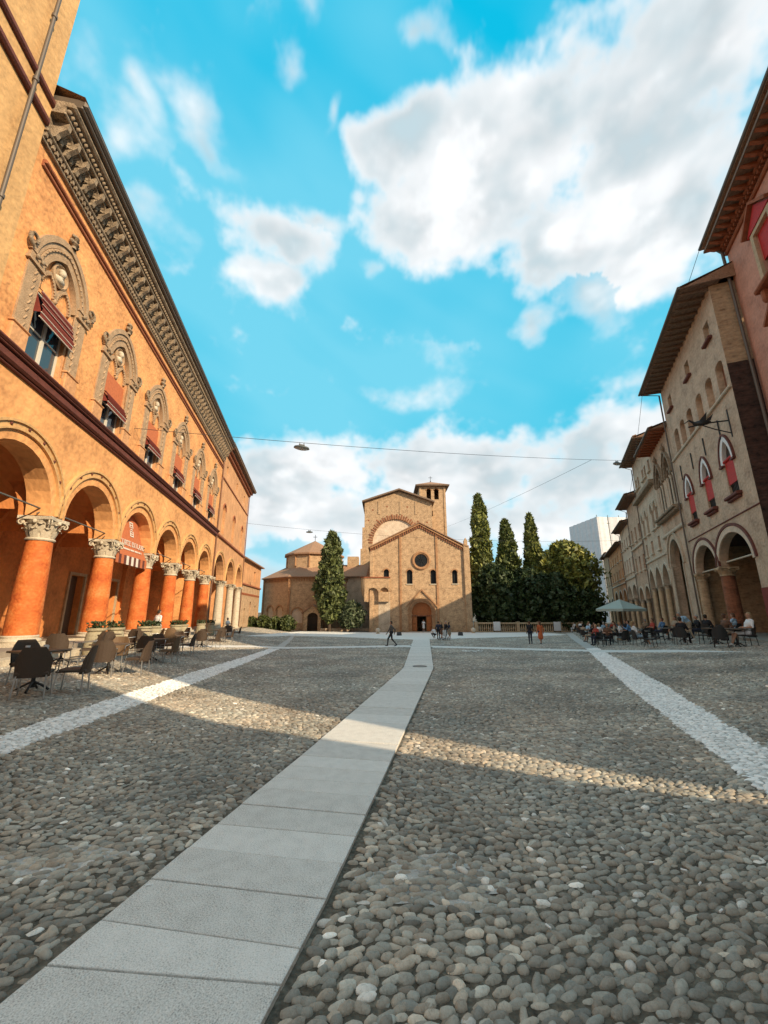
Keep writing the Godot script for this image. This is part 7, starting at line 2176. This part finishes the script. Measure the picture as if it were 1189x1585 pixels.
func build_people() -> void:
	var SK := Color(0.42, 0.23, 0.15); var DKH := Color(0.03, 0.02, 0.015); var BRH := Color(0.1, 0.05, 0.025); var BLH := Color(0.3, 0.2, 0.1); var GRH := Color(0.3, 0.29, 0.27)
	var WH := Color(0.68, 0.68, 0.68); var BK := Color(0.015, 0.015, 0.017); var NV := Color(0.02, 0.025, 0.05); var GY := Color(0.1, 0.09, 0.08); var LB := Color(0.32, 0.48, 0.62); var BL := Color(0.12, 0.25, 0.45); var BR := Color(0.13, 0.07, 0.04); var BG := Color(0.35, 0.28, 0.2); var RD := Color(0.35, 0.05, 0.03)
	var walk := figure(stand_pose(0.9, {"sleeve": 2}))
	var stand := figure(stand_pose(0.0, {"sleeve": 2}))
	var stand2 := figure(stand_pose(0.15, {"long_hair": true, "shin": 0, "wr": [Vector3(0.14, 1.1, -0.2), Vector3(-0.14, 1.12, -0.2)], "extra": [[Vector3(0, 0.9, 0), Vector3(0, 0.58, 0), 0.16, 0.2, 3, 0.05]]}))
	var coat := figure(stand_pose(0.3, {"long_hair": true, "sleeve": 2, "shin": 0, "extra": [[Vector3(0, 1.1, 0), Vector3(0, 0.52, 0), 0.15, 0.2, 2, 0.05]]}))
	var bend := figure(stand_pose(0.25, {"chest": Vector3(0, 1.24, -0.18), "neck": Vector3(0, 1.36, -0.32), "head": Vector3(0, 1.47, -0.45), "el": [Vector3(0.24, 1.05, -0.35), Vector3(-0.24, 1.05, -0.35)], "wr": [Vector3(0.18, 0.9, -0.55), Vector3(-0.18, 0.9, -0.55)]}))
	var crouch := figure(stand_pose(0.0, {"hip": Vector3(0, 0.42, 0.12), "chest": Vector3(0, 0.72, -0.02), "neck": Vector3(0, 0.9, -0.08), "head": Vector3(0, 1.06, -0.12), "el": [Vector3(0.24, 0.62, -0.2), Vector3(-0.24, 0.62, -0.2)], "wr": [Vector3(0.12, 0.6, -0.42), Vector3(-0.12, 0.6, -0.42)], "kn": [Vector3(0.12, 0.5, -0.3), Vector3(-0.12, 0.46, -0.3)]}))
	var sit := figure(sit_pose(0.3, 0.4))
	var sit2 := figure(sit_pose(1.3, 0.1, {"long_hair": true, "shin": 0, "an": [Vector3(0.1, 0.08, -0.55), Vector3(-0.05, 0.1, -0.62)], "toe": [Vector3(0.1, 0.04, -0.7), Vector3(-0.05, 0.06, -0.77)], "kn": [Vector3(0.1, 0.52, -0.42), Vector3(-0.1, 0.53, -0.43)]}))
	var sit3 := figure(sit_pose(-0.8, 0.9, {"sleeve": 2}))
	print("figures ", Time.get_ticks_msec())
	# in the open square
	person(walk, [SK, DKH, GY, BK, BK], "person in grey jacket and black trousers walking alone past the path", gp(606, 1000.5), 1.35)
	person(stand, [SK, BRH, BK, NV, BK], "person in black top standing beside the one in orange", gp(822, 997.5), 0.1)
	person(coat, [SK, BRH, Color(0.55, 0.14, 0.05), NV, BK], "person in long orange coat on the cobbles", gp(838, 997), 0.3)
	var grp := "people gathered by the church door"
	person(crouch, [SK, BLH, WH, BK, WH], "person in white crouching at the edge of the waiting group", gp(672.5, 988), 0.6, 1.0, grp)
	person(stand, [SK, DKH, NV, BK, BK], "person in navy in the middle of the waiting group", gp(679, 990), -0.5, 1.0, grp)
	person(stand2, [SK, BLH, BK, BR, BK], "person with long fair hair in the waiting group", gp(684, 988.5), 1.2, 0.97, grp)
	person(stand, [SK, GRH, BK, GY, BK], "grey-haired person in black in the waiting group", gp(691, 989.5), 2.2, 1.0, grp)
	person(stand2, [SK, DKH, NV, BG, WH], "person in beige skirt at the end of the waiting group", gp(696, 989), -1.6, 0.96, grp)
	person(stand2, [SK, BRH, WH, WH, WH], "person in white standing in the church doorway", Vector3(5.75, -1.28, -60.3), PI, 0.95)
	# a pushchair in the group
	var pc := thing("pushchair", "light pushchair with thin wheels standing in the waiting group", "pushchair", gp(687, 991.5) , 0.7)
	for k in [[-0.28, -0.3], [0.28, -0.3], [-0.28, 0.32], [0.28, 0.32]]:
		var w := MB.new(); w.xf = Transform3D(Basis(Vector3.BACK, PI / 2), Vector3(k[0], 0.14, k[1])); w.lathe([Vector2(0.11, -0.02), Vector2(0.14, -0.02), Vector2(0.14, 0.02), Vector2(0.11, 0.02), Vector2(0.11, -0.02)], 14); part(w, "wheel", M.black_plastic, pc)
	for s in [-1.0, 1.0]:
		var fr := MB.new(); fr.tube([Vector3(s * 0.26, 0.14, -0.3), Vector3(s * 0.25, 0.55, 0.1), Vector3(s * 0.24, 1.0, 0.45)], 0.014, 6); fr.tube([Vector3(s * 0.26, 0.14, 0.32), Vector3(s * 0.25, 0.55, 0.05)], 0.014, 6); part(fr, "frame", M.chrome, pc)
	var se := MB.new(); se.box(-0.22, 0.4, -0.2, 0.22, 0.46, 0.14); se.box(-0.22, 0.46, 0.1, 0.22, 0.95, 0.14); part(se, "seat", M.white_cloth, pc)
	var hn := MB.new(); hn.tube([Vector3(-0.24, 1.0, 0.45), Vector3(0.24, 1.0, 0.45)], 0.018, 6); part(hn, "handle", M.black_plastic, pc)
	# under the arcade
	var sp := frame_at(L_AT, L_DIR, 9.0) + Vector3(0.9 * 0.9834, 0, -0.9 * 0.18)
	person(stand, [SK, DKH, WH, BK, BK], "waiter in white shirt standing beside the third orange column", Vector3(sp.x, ground_y(sp.x, sp.z), sp.z), -0.4)
	var sp2 := frame_at(L_AT, L_DIR, 27.0) + Vector3(1.2 * 0.9834, 0, -0.2)
	person(sit, [SK, GRH, WH, GY, BK], "person in white sitting before the salmon palace", Vector3(sp2.x, ground_y(sp2.x, sp2.z), sp2.z), -2.0)

	# the busy cafe on the shaded side
	var g := "dark metal chairs of the shaded cafe"
	var ch := make_chair("terrace_chair", "x", M.black_plastic, M.iron, g)
	var tb := make_table("terrace_table", "x", "tables of the shaded cafe")
	var tg := "people sitting at the shaded cafe"
	# [u, v, turn, figure, colours, label, what the chair stands by]
	var seats := [
		[1160, 1001, 1.35, sit2, [SK, BLH, WH, WH, WH], "person in white dress with crossed ankles sitting by the red dado"],
		[1127, 998, -1.5, sit3, [SK, BRH, BR, BG, BK], "person in brown top leaning over a table by the red dado"],
		[1100, 992, -1.2, sit, [SK, DKH, BK, BG, BK], "person in black sitting before the brick-red column"],
		[1086, 990, 1.4, sit3, [SK, GRH, BK, NV, BK], "grey-haired person in black leaning on a table by the column"],
		[1028, 990, 0.3, sit, [SK, BRH, BL, NV, BK], "person in blue shirt sitting with back to the square"],
		[1045, 986, 1.7, sit2, [SK, DKH, BG, NV, WH], "person in beige sitting before the tall arch"],
		[990, 1000, -1.7, sit2, [SK, BLH, WH, LB, WH], "person in white top and pale jeans leaning back in a chair"],
		[1012, 990, 1.5, sit, [SK, DKH, RD, BK, BK], "person in dark red facing the one leaning back"],
		[956, 993, 1.2, sit3, [SK, BRH, BG, BK, BK], "person in beige at the table beside the parasol"],
		[943, 999, 2.6, sit, [SK, DKH, BR, BK, BK], "person in brown jacket at the edge of the white strip"],
		[929, 993, -1.2, sit3, [SK, BLH, WH, NV, BK], "fair-haired person in white close to the white strip"],
		[917, 995, 0.4, sit2, [SK, BRH, BK, BG, BK], "person in black with beige trousers near the strip's bend"],
		[905, 990, -0.9, sit, [SK, DKH, BG, BR, BK], "person in beige with brown trousers farther down the strip"],
		[936, 986, 0.2, sit, [SK, GRH, LB, NV, BK], "grey-haired person in pale blue beneath the parasol"],
		[951, 985, -0.5, sit2, [SK, BRH, RD, BK, BK], "person in red under the parasol"],
		[921, 985, 1.1, sit, [SK, DKH, WH, BK, BK], "dark-haired person in white left of the parasol pole"],
		[898, 985, -1.4, sit2, [SK, BLH, BR, NV, BK], "fair-haired person in brown at the far tables"],
		[972, 986, 1.6, sit3, [SK, BRH, BK, BK, BK], "person all in black right of the parasol"],
		[964, 995, -2.4, sit, [SK, BLH, WH, BK, BK], "fair-haired person in white facing the square by the cross strip"],
		[978, 992, 0.9, sit3, [SK, DKH, BL, GY, BK], "person in blue leaning over a table right of the parasol"],
		[1001, 988, 0.1, sit, [SK, GRH, BG, BK, BK], "grey-haired person in beige behind the one leaning back"],
		[1060, 999, -1.0, sit, [SK, DKH, BK, BK, WH], "person in black with white shoes below the bending one"],
		[1140, 993, 0.4, sit, [SK, BRH, LB, NV, BK], "person in pale blue behind the white dress table"],
		[910, 986, 2.0, sit2, [SK, BRH, LB, WH, BK], "person in pale blue top and white trousers along the strip"],
		[927, 999, 1.9, sit3, [SK, BLH, RD, NV, BK], "person in dark red right on the strip's edge"],
		[890, 979, 0.5, sit, [SK, DKH, WH, WH, BK], "person all in white at the farthest table"],
		[900, 979, -0.6, sit, [SK, BRH, WH, GY, BK], "person in white with grey trousers at the farthest table"],
		[911, 980, 1.9, sit2, [SK, BLH, WH, BG, BK], "fair-haired person in white at the farthest table"]]
	for i in seats.size():
		var s: Array = seats[i]
		var p := gp(s[0], s[1])
		person(s[3], s[4], s[5], p + Vector3(0, 0.015, 0), s[2], 1.0, tg)
		put(ch, "terrace_chair", "dark metal chair under the " + " ".join((s[5] as String).split(" ").slice(0, 11)), on_ground(p.x, p.z), s[2])
	var pm := gp(1071, 991)
	person(bend, [SK, GRH, LB, BG, WH], "person in pale blue shirt bending over a cafe table", pm, 1.2)
	var tabs := [[1143, 1002, "beside the person in the white dress"], [1110, 998, "before the brick-red column"], [1060, 994, "under the bending person"], [1036, 992, "before the tall arch"], [1001, 997, "beside the person leaning back"], [950, 996, "close to the white strip"], [923, 997, "at the strip's bend"], [943, 984, "beneath the parasol"], [910, 987, "farther down the white strip"], [964, 984, "right of the parasol pole"], [900, 981, "at the far end of the terrace"], [980, 989, "between parasol and leaning person"]]
	for s in tabs:
		var p := gp(s[0], s[1])
		put(tb, "terrace_table", "small dark cafe table " + s[2], on_ground(p.x, p.z), 0.4)
	# empty chairs in between
	var r := RandomNumberGenerator.new(); r.seed = 9
	for s in [[1118, 1004, "beside the person in brown leaning over"], [1096, 998, "in front of the brick-red column"], [1052, 998, "below the bending person"], [1020, 998, "behind the person in blue"], [1008, 1003, "on the outer edge near the cross strip"], [967, 999, "between the parasol and the cross strip"], [934, 1002, "on the white strip's edge"], [985, 985, "right of the parasol"], [1078, 985, "against the house wall"]]:
		var p := gp(s[0], s[1])
		put(ch, "terrace_chair", "empty dark metal cafe chair " + s[2], on_ground(p.x, p.z), r.randf() * TAU)
	# parasol
	var up := on_ground(18.2, -31.6)
	var u := thing("parasol", "wide pale green-white square parasol over the cafe tables", "parasol", up, 0.35)
	var pole := MB.new(); pole.tube([Vector3(0, 0, 0), Vector3(0, 2.95, 0)], 0.035, 8); part(pole, "pole", M.iron, u)
	var bs := MB.new(); bs.box(-0.4, 0.0, -0.4, 0.4, 0.1, 0.4); part(bs, "base", M.sandstone, u)
	var cn := MB.new()
	var R := 1.42
	for k in 4:
		var a := TAU * (k + 0.5) / 4; var b := TAU * (k + 1.5) / 4
		var A := Vector3(cos(a), 0, sin(a)) * R * 1.2; var B := Vector3(cos(b), 0, sin(b)) * R * 1.2
		for i in 6:
			for j in 5:
				var q := []
				for e in [[i, j], [i + 1, j], [i + 1, j + 1], [i, j + 1]]:
					var t: float = e[0] / 6.0; var w: float = e[1] / 5.0
					var p := A.lerp(B, w) * t
					p.y = 3.0 - 0.72 * t - 0.10 * sin(w * PI) * t * (1.0 - t) * 2.0
					q.append(p)
				cn.quad(q[0], q[1], q[2], q[3])
		for j in 6:
			var p0 := A.lerp(B, j / 6.0); var p1 := A.lerp(B, (j + 1) / 6.0)
			cn.quad(p0 + Vector3(0, 2.28, 0), p1 + Vector3(0, 2.28, 0), p1 + Vector3(0, 2.08 + 0.03 * (j % 2), 0), p0 + Vector3(0, 2.08 + 0.03 * ((j + 1) % 2), 0))
	part(cn, "canopy", M.parasol_cloth, u)
	for k in 4:
		var a := TAU * (k + 0.5) / 4
		var rb := MB.new(); rb.tube([Vector3(0, 2.93, 0), Vector3(cos(a) * R * 1.18, 2.24, sin(a) * R * 1.18)], 0.014, 5); part(rb, "rib", M.iron, u)

# ---------------------------------------------------------------- wires and hanging lamps
func hang(a: Vector3, b: Vector3, sag: float, n := 24) -> Array:
	var p := []
	for i in n + 1:
		var t := float(i) / n
		p.append(a.lerp(b, t) - Vector3(0, sag * 4 * t * (1 - t), 0))
	return p

func wire(label: String, a: Vector3, b: Vector3, sag: float, r := 0.014) -> Array:
	var p := hang(a, b, sag)
	var m := MB.new(); m.tube(p, r, 5)
	for i in m.v.size(): m.v[i] -= a
	var o := part(m, "overhead_wire", M.wire)
	o.position = a
	tag(o, label, "wire")
	return p

func street_lamp(at: Vector3, dir: Vector3, label: String) -> void:
	var l := thing("hanging_lamp", label, "street lamp", at, atan2(-dir.z, dir.x), "lamps hung on the overhead wire")
	var h := MB.new()
	h.tube([Vector3(-0.12, 0, 0), Vector3(-0.12, -0.14, 0)], 0.02, 5); h.tube([Vector3(0.12, 0, 0), Vector3(0.12, -0.14, 0)], 0.02, 5); h.box(-0.16, -0.2, -0.06, 0.16, -0.12, 0.06)
	part(h, "hanger", M.iron, l)
	var b := MB.new()
	b.xf = Transform3D(Basis.from_scale(Vector3(1.0, 1.0, 0.55)), Vector3(0, -0.36, 0))
	b.lathe([Vector2(0.0, 0.17), Vector2(0.2, 0.16), Vector2(0.42, 0.1), Vector2(0.46, 0.02), Vector2(0.44, 0.0)], 16)
	part(b, "housing", M.lamp_metal, l)
	var g := MB.new(); g.xf = b.xf; g.lathe([Vector2(0.42, 0.0), Vector2(0.3, -0.05), Vector2(0.0, -0.07)], 16); part(g, "lens", M.lamp_glass, l)

func build_wires() -> void:
	var la := frame_at(L_AT, L_DIR, 5.05) + Vector3(0, 10.12, 0)
	var ra := frame_at(R_AT, R_DIR, 14.0) + Vector3(-0.8, 14.9, -0.35)
	var p := wire("thin wire spanning the square between the two rows of houses", la, ra, 0.35)
	for k in [[450.0, "hanging street lamp on the wire nearer the orange palace"], [950.0, "hanging street lamp on the wire nearer the shaded houses"]]:
		var best := 0; var bd := 1e9
		for i in p.size():
			var q: Vector3 = p[i] - Vector3(0, CAM_H, 0)
			var pt := deg_to_rad(PITCH)
			var u: float = 594.5 + FPX * q.x / (-q.z * cos(pt) + q.y * sin(pt))
			if absf(u - k[0]) < bd: bd = absf(u - k[0]); best = i
		street_lamp(p[best], (ra - la).normalized(), k[1])
	wire("wire running from the spanning wire down to the bell tower", p[20], Vector3(12.9, 18.4, -79.9), 0.3)
	wire("cable from the tan house's gutter down along the shaded row", frame_at(R_AT, R_DIR, 7.5) + Vector3(-1.2, 18.0, -0.5), frame_at(R_AT, R_DIR, 38.5) + Vector3(-0.6, 9.5, -0.2), 1.2)
	wire("cable strung from the pink house's eave to the tan house's gutter", frame_at(R_AT, R_DIR, -4.2) + Vector3(0.0, 20.76, 0.0), frame_at(R_AT, R_DIR, 7.5) + Vector3(-1.2, 18.0, -0.5), 0.5)
	var lb := frame_at(L_AT, L_DIR, 38.0) + Vector3(0, 12.6, 0)
	var rb := frame_at(R_AT, R_DIR, 36.0) + Vector3(-0.5, 11.0, 0)
	var p2 := wire("lower wire crossing the far part of the square", lb, rb, 0.9)
	street_lamp(p2[4], (rb - lb).normalized(), "small hanging lamp on the far lower wire")

func build_all() -> void:
	build_left()
	build_right()
	print("rows ", Time.get_ticks_msec())
	build_church()
	build_trees()
	print("church ", Time.get_ticks_msec())
	build_cafe_left()
	build_people()
	build_wires()
